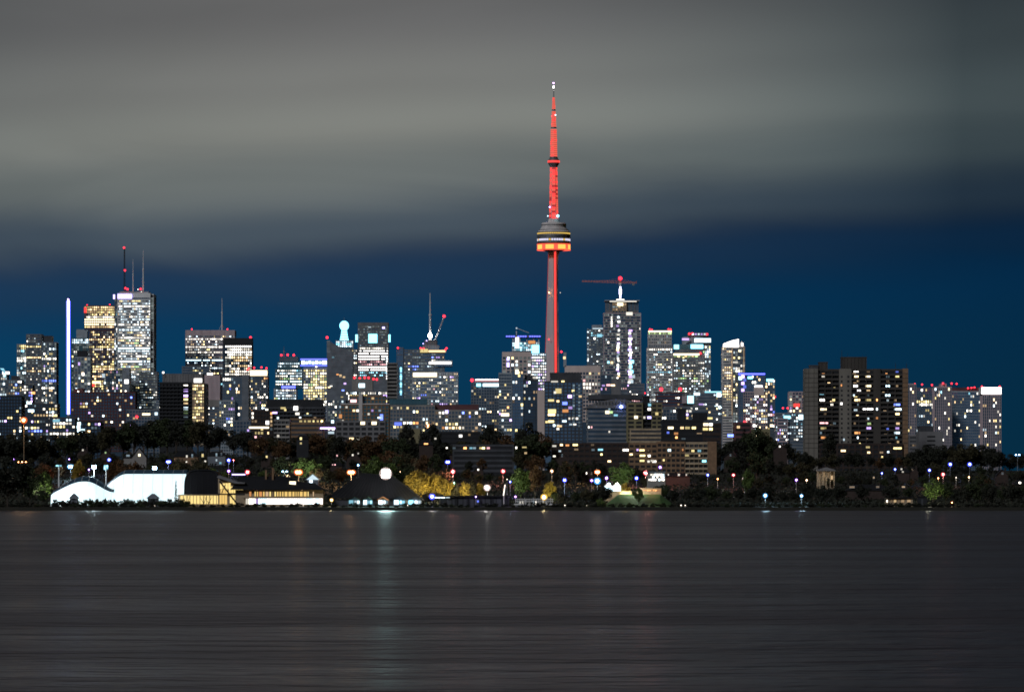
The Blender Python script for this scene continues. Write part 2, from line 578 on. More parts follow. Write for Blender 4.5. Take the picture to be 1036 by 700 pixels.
class Bld:
    """A building: an Empty at its base that parents walls, glazing, windows, roof pieces, lights."""

    def __init__(s, name, label, cat, px, D, depth=28.0, rot=0.0, group=None):
        s.D, s.depth, s.rot = D, depth, math.radians(rot)
        s.X = XW(px, D)
        s.zg = T(s.X, D + depth / 2) - 0.5
        s.root = empty(name, (s.X, D + depth / 2, s.zg), s.rot, label, cat, group)
        s.y0, s.y1 = -depth / 2, depth / 2
        s.wins = []
        s.rng = random.Random(name + label)
        BUILDINGS.append(s)

    def lx(s, px):
        return (XW(px, s.D) - s.X) / math.cos(s.rot)

    def lz(s, py):
        return ZW(py, s.D) - s.zg

    def m(s, px):
        return px * s.D / F

    def box(s, name, x0, x1, yt, yb, mat, dy0=None, dy1=None):
        """A block between photo columns x0..x1 and rows yt..yb (yb None: down to the ground)."""
        q = MB().box(s.lx(x0), s.lx(x1), s.y0 if dy0 is None else s.y0 + dy0, s.y1 if dy1 is None else s.y0 + dy1,
                     0 if yb is None else s.lz(yb), s.lz(yt))
        return q.build(name, mat, s.root)

    def roof(s, x0, x1, yt, yb, mat="dark_panel", dy0=4.0, dy1=None, name="penthouse", louvres=True):
        """Plant room on the roof with louvre ribs and a coping."""
        a, b_, z0, z1 = s.lx(x0), s.lx(x1), s.lz(yb), s.lz(yt)
        y0, y1 = s.y0 + dy0, (s.y1 - 3 if dy1 is None else s.y0 + dy1)
        q = MB().box(a, b_, y0, y1, z0 - 0.3, z1)
        q.box(a - .25, b_ + .25, y0 - .25, y1 + .25, z1, z1 + 0.5)
        if louvres:
            n = max(2, int((b_ - a) / 2.2))
            for i in range(n):
                x = a + (b_ - a) * (i + .5) / n
                q.box(x - .25, x + .25, y0 - .3, y0, z0, z1)
        return q.build(name, mat, s.root)

    def sec(s, x0, x1, yt, yb=None, style='band', wall='concrete', glass='dark_glass', fh=3.6, bay=3.0, p=0.25, pal=(('lit_white', 1),),
            row=0.0, rows=(), dy0=0.0, dy1=None, yw=None, side=0, ww=0.78, wh=None, sp=None, top=1.4, xw=None, frame=False, ytw=None, fill=None):
        a, b_, z0, z1 = s.lx(x0), s.lx(x1), (0.0 if yb is None else s.lz(yb)), s.lz(yt)
        if style != 'balc' and s.D > 3600 and bay < 4.5:
            bay, fh = bay * (.80 if s.D < 5400 else .88), fh * .93
        y0 = s.y0 + dy0
        y1 = s.y1 if dy1 is None else s.y0 + dy1
        wl_, gl = MB(), MB()
        zt = z1 - top
        n = max(1, int((zt - z0) / fh))
        inset = 0.35
        if style == 'blank':
            wl_.box(a, b_, y0, y1, z0, z1)
            # panel joints stand a little proud
            for i in range(1, int((z1 - z0) / (fh * 2))):
                zz = z1 - i * fh * 2
                wl_.box(a - .06, b_ + .06, y0 - .06, y1 + .06, zz - .15, zz + .15)
        else:
            spf = sp if sp is not None else {'band': 0.50, 'grid': 0.30, 'glass': 0.13, 'balc': 0.14}[style]
            pr = 1.3 if style == 'balc' else 0.0
            gl.box(a + inset, b_ - inset, y0 + inset, y1 - inset, z0, zt)
            wl_.box(a, b_, y0, y1, zt, z1)
            zvis = s.lz((yw or 470) + 25)
            for i in range(n):
                zb = zt - (i + 1) * fh
                if zb < zvis:
                    break
                wl_.box(a, b_, y0 - pr, y1, zb, zb + fh * spf)
                if style == 'balc':
                    wl_.box(a, b_, y0 - pr, y0 - pr + .12, zb + fh * spf, zb + fh * (spf + 0.27))
            nb = max(1, round((b_ - a) / bay))
            bw = (b_ - a) / nb
            pw = {'band': 0.0, 'grid': 0.28, 'glass': 0.07, 'balc': 0.10}[style] * bw
            if pw:
                for j in range(nb + 1):
                    x = a + j * bw
                    xa, xb = max(a, x - pw / 2), min(b_, x + pw / 2)
                    wl_.box(xa, xb, y0 - .04 if style != 'balc' else y0 - pr * .9, y0 + inset + .02, max(z0, zvis), zt + .02)
            if style == 'glass' or style == 'grid':
                nd = max(1, round((y1 - y0) / bay))
                for j in range(nd + 1):
                    y = y0 + (y1 - y0) * j / nd
                    for xx in (a - .04, b_ - inset):
                        wl_.box(xx, xx + inset + .04, max(y0, y - pw / 2), min(y1, y + pw / 2), max(z0, zvis), zt + .02)
            # corners
            if style == 'band':
                for xx in (a, b_ - .9):
                    wl_.box(xx - .03, xx + .93, y0 - .03, y0 + .9, max(z0, zvis), zt + .02)
            gl.build("glazing", glass, s.root)
            # lit windows
            wh_ = wh if wh is not None else 0.86 * (1 - spf)
            r = s.rng
            names = [x for x, _ in pal]
            wts = [y for _, y in pal]
            for i in range(n):
                zb = zt - (i + 1) * fh
                zc = zb + fh * spf + fh * (1 - spf) / 2
                py = HOR - (zc + s.zg - CAMZ) * F / s.D
                if py > (yw if yw is not None else 470):
                    break
                if ytw is not None and py < ytw:
                    continue
                pp, mats_, rp_ = p, None, False
                if row and r.random() < row:
                    pp = 0.85
                    mats_ = r.choices(names, wts)[0]
                for (ra, rb, rp, rm) in rows:
                    if ra <= py <= rb:
                        pp, mats_, rp_ = rp, rm, rp > .9
                last = None
                for j in range(nb):
                    px = x0 + (x1 - x0) * (j + .5) / nb
                    if xw and not (xw[0] <= px <= xw[1]):
                        continue
                    q_ = pp
                    if last is not None:
                        q_ = min(0.95, pp * 1.8)      # neighbours are often lit together
                    if r.random() < q_:
                        mt = mats_ or (last if last and r.random() < .6 else r.choices(names, wts)[0])
                        last = mt
                        s.wins.append((a + (j + .5) * bw, y0 + inset - .07, zc, 0, bw * ww, fh * wh_, mt, frame, 1 if rp_ else r.uniform(.5, 1.0)))
                    else:
                        last = None
                        if r.random() < (fill if fill is not None else (.6 if s.D > 5400 and style != 'balc' and p > 0 else 0)):
                            s.wins.append((a + (j + .5) * bw, y0 + inset - .07, zc, 0, bw * ww, fh * wh_, 'dim_room', frame, 1))
                if side:
                    nd = max(1, round((y1 - y0) / bay))
                    for j in range(nd):
                        if r.random() < pp:
                            xx = (b_ - inset + .07) if side > 0 else (a + inset - .07)
                            s.wins.append((xx, y0 + (y1 - y0) * (j + .5) / nd, zc, 90 if side > 0 else -90, (y1 - y0) / nd * ww, fh * wh_,
                                           mats_ or r.choices(names, wts)[0], frame, r.uniform(.5, 1)))
        wl_.build("wall", wall, s.root)
        return s

    def win(s, px, py, mat, wpx=2.0, hpx=1.8, dy=0.0, frame=False):
        s.wins.append((s.lx(px), s.y0 + dy - .07, s.lz(py), 0, s.m(wpx), s.m(hpx), mat, frame, 1))

    def lights(s, pts, r=1.15, mat="red_beacon", name="warning_light", dy=1.5):
        for px, py in pts:
            x, z = s.lx(px), s.lz(py)
            rr_ = s.m(r * .82)
            q = MB().ball((x, s.y0 + dy, z), rr_, 0, 8, 6)
            q.tube((x, s.y0 + dy, z - rr_ - s.m(2.0)), (x, s.y0 + dy, z - rr_ * .8), 0.25, n=6, m=1)
            q.build(name, [mat, "dark_metal"], s.root)

    def sign(s, x0, x1, y0, y1, mat, name="sign", dy=0.0, th=0.8, back="dark_metal"):
        q = MB().box(s.lx(x0), s.lx(x1), s.y0 + dy - th, s.y0 + dy - .05, s.lz(y1), s.lz(y0), 0)
        q.box(s.lx(x0) - .3, s.lx(x1) + .3, s.y0 + dy - .05, s.y0 + dy + .3, s.lz(y1) - .3, s.lz(y0) + .3, 1)
        return q.build(name, [mat, back], s.root)

    def mast(s, px, y0, y1, r=0.6, mat="grey_metal", name="antenna", dy=6.0, lattice=False):
        x, za, zb = s.lx(px), s.lz(y1), s.lz(y0)
        y = s.y0 + dy
        q = MB()
        if lattice:
            for ax, ay in ((-r, -r), (r, -r), (0, r)):
                q.tube((x + ax, y + ay, za - 1), (x + ax * .5, y + ay * .5, zb), 0.28, n=5)
            k = int((zb - za) / 4)
            for i in range(k):
                z = za + (zb - za) * i / k
                z2 = za + (zb - za) * (i + 1) / k
                q.tube((x - r, y - r, z), (x + r * .9, y - r * .9, z2), 0.16, n=4)
                q.tube((x + r, y - r, z), (x, y + r * .9, z2), 0.16, n=4)
        else:
            zm = za + (zb - za) * .55
            q.tube((x, y, za - 1), (x, y, zm), r, r * .75, 8)
            q.tube((x, y, zm - .01), (x, y, zb), r * .6, r * .3, 8)
            q.tube((x, y, zm - 1), (x, y, zm + .6), r * 1.3, n=8)
        return q.build(name, mat, s.root)

    def finish(s):
        ws = s.wins
        idx = list(range(len(ws)))
        if len(ws) > 100:
            s.rng.shuffle(idx)
            idx.sort(key=lambda i: (ws[i][6] == 'dim_room', -round(ws[i][4] * ws[i][5], 1)))
        for i in idx[:100]:
            x, y, z, rz, w, h, mt, fr, jt = ws[i]
            o = bpy.data.objects.new("window", window_mesh(w, h, mt, fr))
            COL.objects.link(o)
            o.parent = s.root
            o.location = (x, y, z)
            o.rotation_euler = (0, 0, math.radians(rz))
            o.scale = (jt, 1, 1)
        rest = idx[100:]
        if rest:
            mats = sorted({ws[i][6] for i in rest})
            q = MB()
            for i in rest:
                x, y, z, rz, w, h, mt, fr, jt = ws[i]
                w *= jt
                k = mats.index(mt)
                if rz == 0:
                    q.box(x - w / 2, x + w / 2, y - .06, y + .06, z - h / 2, z + h / 2, k)
                else:
                    q.box(x - .06, x + .06, y - w / 2, y + w / 2, z - h / 2, z + h / 2, k)
            tag(q.build("window", mats, s.root), kind="stuff")


OFFICE = (('lit_white', 5), ('lit_cool', 5), ('lit_warm', 1.5), ('lit_yellow', 1))
HOME = (('lit_warm', 3), ('lit_white', 4), ('lit_yellow', 2.5), ('lit_cool', 3), ('dim_warm', 3), ('dim_cool', 2), ('lit_orange', .6), ('lit_blue', .5), ('lit_violet', .5))
GOLD = (('lit_yellow', 4), ('lit_warm', 4), ('lit_white', 1))
ICE = (('lit_cool', 5), ('lit_white', 3), ('lit_cyan', 1.2), ('dim_cool', 2))
TEAL = (('lit_cool', 4), ('lit_white', 4), ('lit_yellow', 1.5), ('lit_green', .7), ('lit_cyan', 1))
MIXED = (('lit_white', 4), ('lit_warm', 3), ('lit_cool', 2), ('lit_yellow', 2), ('lit_violet', .8), ('lit_blue', .5), ('lit_pink', .5), ('dim_cool', 2))
TW, AP = "office_tower", "apartment_tower"

# ---- the lit communications tower
def comm_tower():
    RT = random.Random(4)
    D = 6500.0
    X = XW(560.2, D)
    zg = T(X, D)
    root = empty("observation_tower", (X, D, zg), math.radians(0), "very tall concrete needle tower with a round pod and red lit mast", "observation tower")

    def z(py):
        return ZW(py, D) - zg

    def w(px):
        return px * D / F
    # hexagonal shaft with three tapering fins, one of them towards the lake
    q = MB()
    zt = z(254)
    ang0 = math.radians(-62)
    rings = []
    for k in range(9):
        f = k / 8.0
        zz = f * zt
        fin = 21.0 - 14.5 * (f ** 0.62)            # reach of each fin
        core = 7.0 - 1.2 * f
        tip = 1.9 - 0.2 * f
        pts = []
        for a in range(3):
            th = ang0 + a * 2 * math.pi / 3
            u = Vector((math.cos(th), math.sin(th)))
            v = Vector((-u.y, u.x))
            pts += [u * fin - v * tip, u * fin + v * tip]
            th2 = th + math.pi / 3
            pts.append(Vector((math.cos(th2), math.sin(th2))) * core)
        rings.append([(p.x, p.y, zz) for p in pts])
    n = len(rings[0])
    for r in rings:
        q.v += r
    for k in range(8):
        for i in range(n):
            j = (i + 1) % n
            q.f.append((k * n + i, k * n + j, (k + 1) * n + j, (k + 1) * n + i))
            q.m.append(0)
    q.build("shaft", "tower_concrete", root)
    # lift shaft with its red light strip, in the hollow between two fins
    th = ang0 - math.pi / 3 + 2 * math.pi / 3
    th = math.radians(-80)
    q = MB()
    u = Vector((math.cos(th), math.sin(th), 0))
    for k in range(60):
        f0, f1 = k / 60, (k + .82) / 60
        za, zb = z(383) + (zt - z(383)) * f0, z(383) + (zt - z(383)) * f1
        fa = 21.0 - 14.5 * ((za / zt) ** 0.62)
        rad = max(7.4, fa * .93 + 1.0)
        c = u * rad
        q.box(c.x - 1.25 + w(.4), c.x + 1.25 + w(.4), c.y - .5, c.y + 2.5, za, zb)
    q.build("light_strip", "red_led", root)
    q = MB()
    za, zb = 0, zt
    for k in range(12):
        a_, b_ = zt * k / 12, zt * (k + 1) / 12
        fa = 21.0 - 14.5 * ((a_ / zt + .01) ** 0.62)
        rad = max(7.4, fa * .93 + 1.0)
        c = u * rad
        q.box(c.x - 2.4 + w(.4), c.x + 2.4 + w(.4), c.y + 1.0, c.y + 6, a_, b_)
    q.build("lift_shaft", "concrete", root)
    q = MB()
    th_ = ang0 - 2 * math.pi / 3
    for k in range(44):
        f0 = (k + .2) / 44
        zz = z(378) + (zt - z(378)) * f0
        fa = 21.0 - 14.5 * ((zz / zt) ** 0.62)
        c = Vector((math.cos(th_), math.sin(th_), 0)) * (fa + .25)
        q.box(c.x - .5, c.x + .5, c.y - .9, c.y + .3, zz, zz + (zt - z(378)) / 44 * .995)
    q.build("edge_light_strip", "red_led_edge", root)
    # main pod
    P = [(5.6, 257), (9, 254.2), (14.5, 253.2)]
    pod = MB().lathe([(w(5.2), z(258)), (w(6.0), z(255)), (w(11), z(253.4)), (w(15.2), z(247.6)), (w(16.1), z(246.6)), (w(16.4), z(238)), (w(16.3), z(235))], 40)
    pod.build("pod", "slate_panel", root)
    cap = MB().lathe([(w(16.5), z(234.9)), (w(14.2), z(232.4)), (w(12.6), z(230.5)), (w(12.4), z(226.6)), (w(11.6), z(225.6)), (w(6), z(225.2)), (w(5.2), z(221.5))], 40)
    cap.build("pod_roof", "pale_stone", root)
    # round windows rings and the lit radome at its foot
    def ring(name, r, ya, yb, mat, nseg, gap):
        k = MB()
        for i in range(nseg):
            a0 = 2 * math.pi * i / nseg
            a1 = 2 * math.pi * (i + 1 - gap) / nseg
            p = [(w(rr) * math.cos(aa), w(rr) * math.sin(aa)) for rr, aa in ((r, a0), (r, a1), (r - .7, a1), (r - .7, a0))]
            b0 = len(k.v)
            k.v += [(x, y, z(yb)) for x, y in p] + [(x, y, z(ya)) for x, y in p]
            for f in ((0, 1, 5, 4), (1, 2, 6, 5), (2, 3, 7, 6), (3, 0, 4, 7), (4, 5, 6, 7), (3, 2, 1, 0)):
                k.f.append(tuple(b0 + x for x in f))
                k.m.append(0 if mat[1] is None or i % 6 not in mat[2] else 1)
        return k.build(name, [mat[0]] + ([mat[1]] if mat[1] else []), root)
    ring("window_ring", 16.7, 235.9, 237.2, ("pod_amber", None, ()), 48, .16)
    ring("window_ring", 16.8, 242.0, 244.0, ("pod_white", "pod_amber", (4,)), 40, .22)
    ring("radome_light_ring", 16.8, 248.0, 252.4, ("pod_yellow", "pod_red", (0, 3)), 24, .03)
    ring("radome_edge_light", 17.0, 252.6, 253.5, ("pod_red", None, ()), 36, .02)
    ring("radome_edge_light", 17.0, 247.2, 247.8, ("pod_red", None, ()), 36, .02)
    k = MB()
    for rr, ya, yb in ((17.3, 240.2, 240.9), (17.0, 238.2, 239.4), (17.2, 245.2, 245.9), (15.0, 232.6, 233.2), (12.9, 227.6, 228.2)):
        k.lathe([(w(rr - .6), z(yb)), (w(rr), z(yb)), (w(rr), z(ya)), (w(rr - .6), z(ya))], 40)
    k.build("deck_rail", "grey_metal", root)
    # upper concrete shaft: slim, ribbed, its red floodlight put in as glowing ribbons
    up = MB().lathe([(w(4.6), z(222)), (w(4.0), z(200)), (w(3.6), z(169))], 6)
    up.build("upper_shaft", "tower_concrete", root)
    led = MB()
    for i in range(6):
        a = 2 * math.pi * (i + .5) / 6
        for s_ in range(26):
            y_a, y_b = 221.5 - s_ * 2.0, 221.5 - s_ * 2.0 - 1.75
            f = s_ / 26
            rad = w((4.6 - 1.0 * f) * math.cos(math.pi / 6)) + .25
            c, sn = math.cos(a), math.sin(a)
            hw = w((1.95 - .45 * f))
            pts = [(rad * c - hw * sn, rad * sn + hw * c), (rad * c + hw * sn, rad * sn - hw * c)]
            led.face([(*pts[0], z(y_a)), (*pts[0], z(y_b)), (*pts[1], z(y_b)), (*pts[1], z(y_a))], RT.choice((0, 0, 1, 1, 2)))
    led.build("red_wash_ribbon", ["red_wash_soft", "red_led", "red_wash_dim"], root)
    sk = MB().lathe([(w(3.4), z(169.5)), (w(5.2), z(166.5)), (w(5.9), z(165)), (w(5.9), z(162.6)), (w(4.4), z(160.6)), (w(3.4), z(159.5))], 24)
    sk.build("sky_pod", "grey_metal", root)
    k = MB().lathe([(w(5.7), z(164.8)), (w(6.1), z(164.8)), (w(6.1), z(162.8)), (w(5.7), z(162.8))], 24)
    k.build("sky_pod_light_ring", "red_led", root)
    # mast in four stepped lengths, their red uplight put in as glowing ribbons
    for (r0, r1, ya, yb) in ((3.7, 3.1, 160, 131), (2.6, 1.9, 130, 112.5), (1.7, 1.0, 112, 100), (0.55, 0.35, 100, 86)):
        mm = MB().lathe([(w(r0) * .93, z(ya)), (w(r1) * .93, z(yb))], 8)
        if r0 > 1:
            mm.lathe([(w(r0) * .8, z(ya)), (w(r0) * 1.12, z(ya)), (w(r0) * 1.12, z(ya - .8)), (w(r0) * .8, z(ya - .8))], 12)
        so = mm.build("mast_length", "grey_metal", root)
        if r0 > 1:
            led = MB()
            nseg = int((ya - yb) / 2)
            for i in range(8):
                a = 2 * math.pi * (i + .5) / 8
                c, sn = math.cos(a), math.sin(a)
                for s_ in range(nseg):
                    f = s_ / nseg
                    y_a, y_b = ya - 1.3 - s_ * 2, ya - 1.3 - s_ * 2 - 1.7
                    rr_ = w(r0 + (r1 - r0) * f)
                    rad = rr_ * .93 * math.cos(math.pi / 8) + .2
                    hw = rr_ * .375
                    pts = [(rad * c - hw * sn, rad * sn + hw * c), (rad * c + hw * sn, rad * sn - hw * c)]
                    led.face([(*pts[0], z(y_a)), (*pts[0], z(y_b)), (*pts[1], z(y_b)), (*pts[1], z(y_a))], RT.choice((0, 0, 0, 0, 0, 1)))
            led.build("red_wash_ribbon", ["red_wash_soft", "red_led", "red_wash_dim"], so)
    for dx, py, mat, r in ((-.2, 88.6, "bulb_white", .75), (-.2, 84.5, "bulb_violet", .6), (1.8, 116.8, "blaze_cool", .7), (-1.8, 118, "red_beacon", .6),
                           (3.2, 163.5, "bulb_violet", .7), (4.2, 219, "blaze_cyan", 1.4), (-6, 219, "blaze_cool", .6), (-4.2, 210, "bulb_violet", .5),
                           (-4.7, 296.5, "bulb_orange", .55), (-5.0, 343.5, "red_beacon", .7), (7.6, 356, "red_beacon", 1.0), (6.6, 296.5, "lit_white", .5)):
        a = w(7) if abs(py - 296) > 60 else w(7)
        MB().ball((w(dx), -w(6.2) if py < 260 and py > 200 else (-w(2.6) if py < 200 else -w(7.5)), z(py)), w(r), 0, 8, 6).build("beacon", mat, root)
    return root


comm_tower()

# ---- the financial towers and their neighbours, from the bright corner sign to the slim pylon
B = Bld("office_block", "low glass block with a curved cyan light on its corner", "office block", -2, 6100)
B.sec(-14, 7, 378, style='glass', glass='grey_glass', wall='slate_panel', p=.3, pal=ICE, yw=420)
q = MB()
for k in range(7):
    a0, a1 = math.radians(-20 + 18 * k), math.radians(-20 + 18 * (k + .95))
    for a, aa in ((a0, a1),):
        x0_, x1_ = B.lx(4.8) - B.m(4.6) * (1 - math.cos(a)), B.lx(4.8) - B.m(4.6) * (1 - math.cos(aa))
        q.box(min(x0_, x1_) - B.m(.9), max(x0_, x1_) + B.m(.9), B.y0 - 1.2, B.y0 - .1, B.lz(379 - 7 * math.sin(a) * .9 - .0), B.lz(379 - 7 * math.sin(aa) * .9) + .5)
q.build("corner_light", "lit_cyan", B.root)
B.sign(2.5, 9.5, 376, 378.5, "blaze_white")

B = Bld("apartment_block", "mid height block dotted with small warm windows below the stepped grey tower", "apartment block", 19, 5600)
B.sec(6, 22, 384, style='grid', wall='slate_panel', p=.42, pal=HOME, yw=416)
B.sec(22, 33, 389, style='grid', wall='dark_panel', p=.42, pal=HOME, yw=416)
B.roof(11, 18, 380.5, 384)

B = Bld("office_tower", "stepped grey twin topped tower beside the slim white light pylon", "tower", 37, 6650, depth=34)
B.sec(26.5, 42, 338, style='band', wall='grey_concrete', p=.10, pal=OFFICE, yw=418, fh=4, rows=((373, 375.5, .9, 'lit_warm'), (359, 362, .8, 'lit_warm'), (350, 353, .75, 'lit_yellow')))
B.sec(17, 26.4, 348, style='glass', wall='steel_panel', glass='teal_glass', p=.22, pal=ICE, yw=418, rows=((362, 365, .9, 'lit_white'), (350, 353, .8, 'lit_yellow')))
B.sec(42.1, 57, 346, style='glass', wall='slate_panel', glass='grey_glass', p=.22, pal=MIXED, yw=418, rows=((362, 365, .9, 'lit_white'), (383, 386, .7, 'lit_blue'), (391, 394, .9, 'lit_white')))
B.roof(43, 52, 340, 346)

B = Bld("light_pylon", "slim white pylon of light standing taller than the blocks around it", "light pylon", 69, 5900, depth=3)
q = MB().box(-1.6, 1.6, 0, 3, 0, B.lz(304.5))
for k in range(30):
    q.box(-1.8, 1.8, -.1, 3.1, B.lz(304.5) * k / 30, B.lz(304.5) * k / 30 + .4)
q.build("column", "grey_metal", B.root)
q = MB()
for k in range(40):
    za = B.lz(419) + (B.lz(304) - B.lz(419)) * k / 40
    zb = B.lz(419) + (B.lz(304) - B.lz(419)) * (k + .97) / 40
    hw = 1.25 if k > 33 else 1.0
    q.box(-hw, hw, -.5, -.12, za, zb)
q.build("light_tube", "mast_white", B.root)
q = MB()
for sx in (-1, 1):
    q.box(sx * 1.75 - .55, sx * 1.75 + .55, -.3, -.05, B.lz(419), B.lz(304.6))
q.build("edge_tube", "strip_blue", B.root)  # blue halo of the pylon put in as glowing side tubes
B.lights([(69, 303)], r=.9, mat="bulb_violet", name="tip_lamp", dy=0)

B = Bld("office_tower", "teal glass tower between the light pylon and the brown tower", "tower", 81, 6900)
B.sec(72.5, 91, 342, style='glass', wall='teal_panel', glass='teal_glass', p=.10, pal=TEAL, yw=400, rows=((344, 346.5, .7, 'lit_cool'),))
B.roof(77, 88, 333.5, 342, mat="steel_panel")

B = Bld("apartment_tower", "slim ribbed grey tower with a dark gap at its top", "tower", 83, 6400)
B.sec(75.5, 91.5, 361, style='grid', wall='steel_panel', glass='grey_glass', p=.10, pal=MIXED, yw=402, sp=.12, bay=4.5)
B.roof(78, 88, 355, 361, mat="black_panel")
B.win(84, 378.5, 'blaze_white', 2.4, 3)
B.win(80, 368, 'lit_violet', 1.8, 3)

B = Bld("office_tower", "brown stone tower with golden windows and a broad white lit band", "tower", 101, 6800, depth=45)
B.sec(90, 117, 334.2, style='grid', wall='brown_granite', glass='dark_glass', p=.28, pal=GOLD, yw=400, fh=3.7, bay=2.9, row=.22)
B.sec(85.4, 117, 309, 334, style='grid', wall='brown_granite', glass='dark_glass', p=.35, pal=GOLD, yw=402, fh=3.7, bay=2.9, dy0=-.5,
      rows=((310, 318, .55, None), (318.5, 321, .95, 'lit_white'), (321.5, 328.5, .96, 'blaze_warm'), (328.6, 334, .7, None)))
B.sign(85.2, 87.6, 311, 316.5, "red_led", dy=-.6)
B.lights([(88, 308.6), (111, 308)], r=.7)
B.sign(92.5, 96, 386, 391, "red_led", dy=-.6)
B.sign(93, 102, 385.5, 388, "lit_yellow", dy=-.8)

B = Bld("office_tower", "tallest white marble slab tower with a bright sign under its flat roof", "tower", 136, 6700, depth=52)
B.sec(118.8, 152.2, 296.5, style='band', wall='white_marble', glass='dark_glass', fh=3.9, bay=2.6, p=.44, pal=OFFICE + (('lit_green', .8),), row=.12, top=6.5, yw=398, ytw=303,
      rows=((308.5, 311, .97, 'lit_white'), (322, 324.5, .5, 'lit_cool'), (350, 352.8, .97, 'blaze_cool'), (353.5, 355.5, .7, 'lit_cool'), (363.5, 366, .97, 'blaze_cool')), ww=.9)
B.sec(115.6, 118.5, 299, style='glass', wall='slate_panel', glass='dark_glass', p=.25, pal=ICE, dy0=3, yw=398)
B.sec(152.5, 155.4, 297.5, style='glass', wall='white_marble', glass='black_panel', p=.03, pal=ICE, dy0=3, yw=398, bay=4)
B.sign(119, 133.5, 297.6, 302.2, "blaze_violet")
B.sign(114.4, 116.2, 298, 302.5, "blaze_violet", dy=2.5)
B.roof(121, 150, 295.2, 296.8, mat="steel_panel", louvres=False)
B.mast(125.6, 250, 296, r=1.1, mat="dark_metal", lattice=True)
B.mast(134.3, 262, 296, r=.8, mat='white_paint')
B.mast(144.6, 253, 296, r=1.1, mat='white_paint')
B.lights([(125.4, 250.6), (126.3, 273.6), (126.8, 291.6), (129, 292.6), (142.2, 292.4)], r=1.2)
B.lights([(143, 295.2), (139.5, 292.8)], r=.7, mat="lit_white", name="roof_lamp")

B = Bld("apartment_tower", "dark low tower with a lit orange corner at the foot of the white slab", "tower", 113, 6000)
B.sec(105, 123.5, 374, style='glass', wall='dark_panel', glass='dark_glass', p=.25, pal=MIXED, yw=402)
B.sec(123.6, 131, 372.5, style='blank', wall='steel_panel')
B.win(128, 386, 'blaze_white', 4, 4)
B.win(104.5, 380, 'lit_cool', 3, 4)

B = Bld("office_block", "pale blue slab with striped floors stepping out from the white tower", "office block", 146, 6050)
B.sec(131, 149.5, 379, style='band', wall='steel_panel', glass='grey_glass', p=.14, pal=OFFICE, yw=405, top=2)
B.sec(141, 159.5, 376, style='band', wall='grey_concrete', glass='grey_glass', p=.13, pal=OFFICE, yw=405, dy0=-4)
B.sec(137, 163, 405, style='band', wall='steel_panel', glass='grey_glass', p=.12, pal=MIXED, yw=432, dy0=-8)

B = Bld("brick_block", "wide dark red brick block with scattered homely windows below the brown tower", "apartment block", 107, 5000, depth=26)
B.sec(72, 137, 396.5, style='grid', wall='red_brick', glass='dark_glass', p=.13, pal=HOME, yw=432, fh=3.4, bay=3.6)
B.roof(74, 84, 393.5, 396.5, mat="brown_granite")
B.lights([(79, 396), (89.5, 396), (109, 395), (127, 395.5)], r=.9, mat="bulb_faint", name="roof_lamp")

B = Bld("apartment_tower", "black tower with one column of lit rooms and a golden lit end", "tower", 184, 4000, depth=26)
B.sec(161, 194.5, 386.5, style='balc', wall='black_panel', glass='black_panel', p=.0, yw=425, fh=3.0)
B.sec(194.6, 206.5, 387.5, style='grid', wall='tan_brick', glass='dark_glass', p=.93, pal=(('lit_yellow', 3), ('dim_warm', 3), ('lit_warm', 2)), yw=427, fh=2.8, bay=2.2, dy0=-1, sp=.35)
B.sec(206.6, 209, 388, style='blank', wall='black_panel')
for py, mt in ((390.5, 'lit_white'), (395, 'lit_violet'), (400, 'lit_violet'), (404, 'lit_yellow'), (408.5, 'lit_warm'), (413, 'lit_cool'), (417, 'lit_green'), (421, 'dim_cool')):
    B.win(188, py, mt, 4.2, 2.6)
B.roof(164, 205, 378.5, 386.8, mat="grey_concrete")
B.win(200, 384.8, 'blaze_white', 8, 4, dy=3.5)
B.lights([(165, 376.8)], r=1.3, mat="blaze_white", name="roof_lamp")

B = Bld("office_tower", "pinkish grey slab tower with a thin flagpole mast on its roof", "tower", 212, 6850, depth=40)
B.sec(187.5, 237.5, 334, style='band', wall='pink_concrete', glass='dark_glass', fh=4.0, bay=2.8, p=.22, pal=OFFICE, yw=385, top=8, rows=((363.4, 366.6, .97, 'blaze_cool'), (355.5, 357.5, .7, 'lit_white'), (351, 353, .5, 'lit_white')), row=.14)
B.mast(224.4, 301.5, 334, r=1.0, mat='white_paint')
q = MB()
for sx in (-1, 1):
    q.tube((B.lx(224.4) + sx * 4.5, B.y0 + 6, B.lz(334)), (B.lx(224.4), B.y0 + 6, B.lz(327)), .3)
q.build("mast_brace", "grey_metal", B.root)
B.lights([(194, 333), (230, 333), (226.5, 341)], r=.85)

B = Bld("office_tower", "black tower full of white windows beside the flagpole slab", "tower", 240, 6500, depth=36)
B.sec(225.5, 254.8, 342, style='grid', wall='black_panel', glass='dark_glass', fh=4.0, bay=3.2, p=.52, pal=(('lit_white', 6), ('lit_warm', 2)), yw=380, top=10,
      rows=((350, 352.5, .6, 'blaze_white'), (353.5, 356.5, .9, 'blaze_white')), xw=(227, 255))
B.lights([(253.4, 341.4)], r=1.4)

B = Bld("office_block", "dark low block with a short row of yellow lamps near its roof", "office block", 198, 6200)
B.sec(184, 212, 370.5, style='band', wall='slate_panel', glass='dark_glass', p=.05, pal=OFFICE, yw=385, rows=((374, 377.5, .85, 'lit_yellow'),), xw=(195, 206))
B.roof(188, 202, 368.6, 370.5, louvres=False)

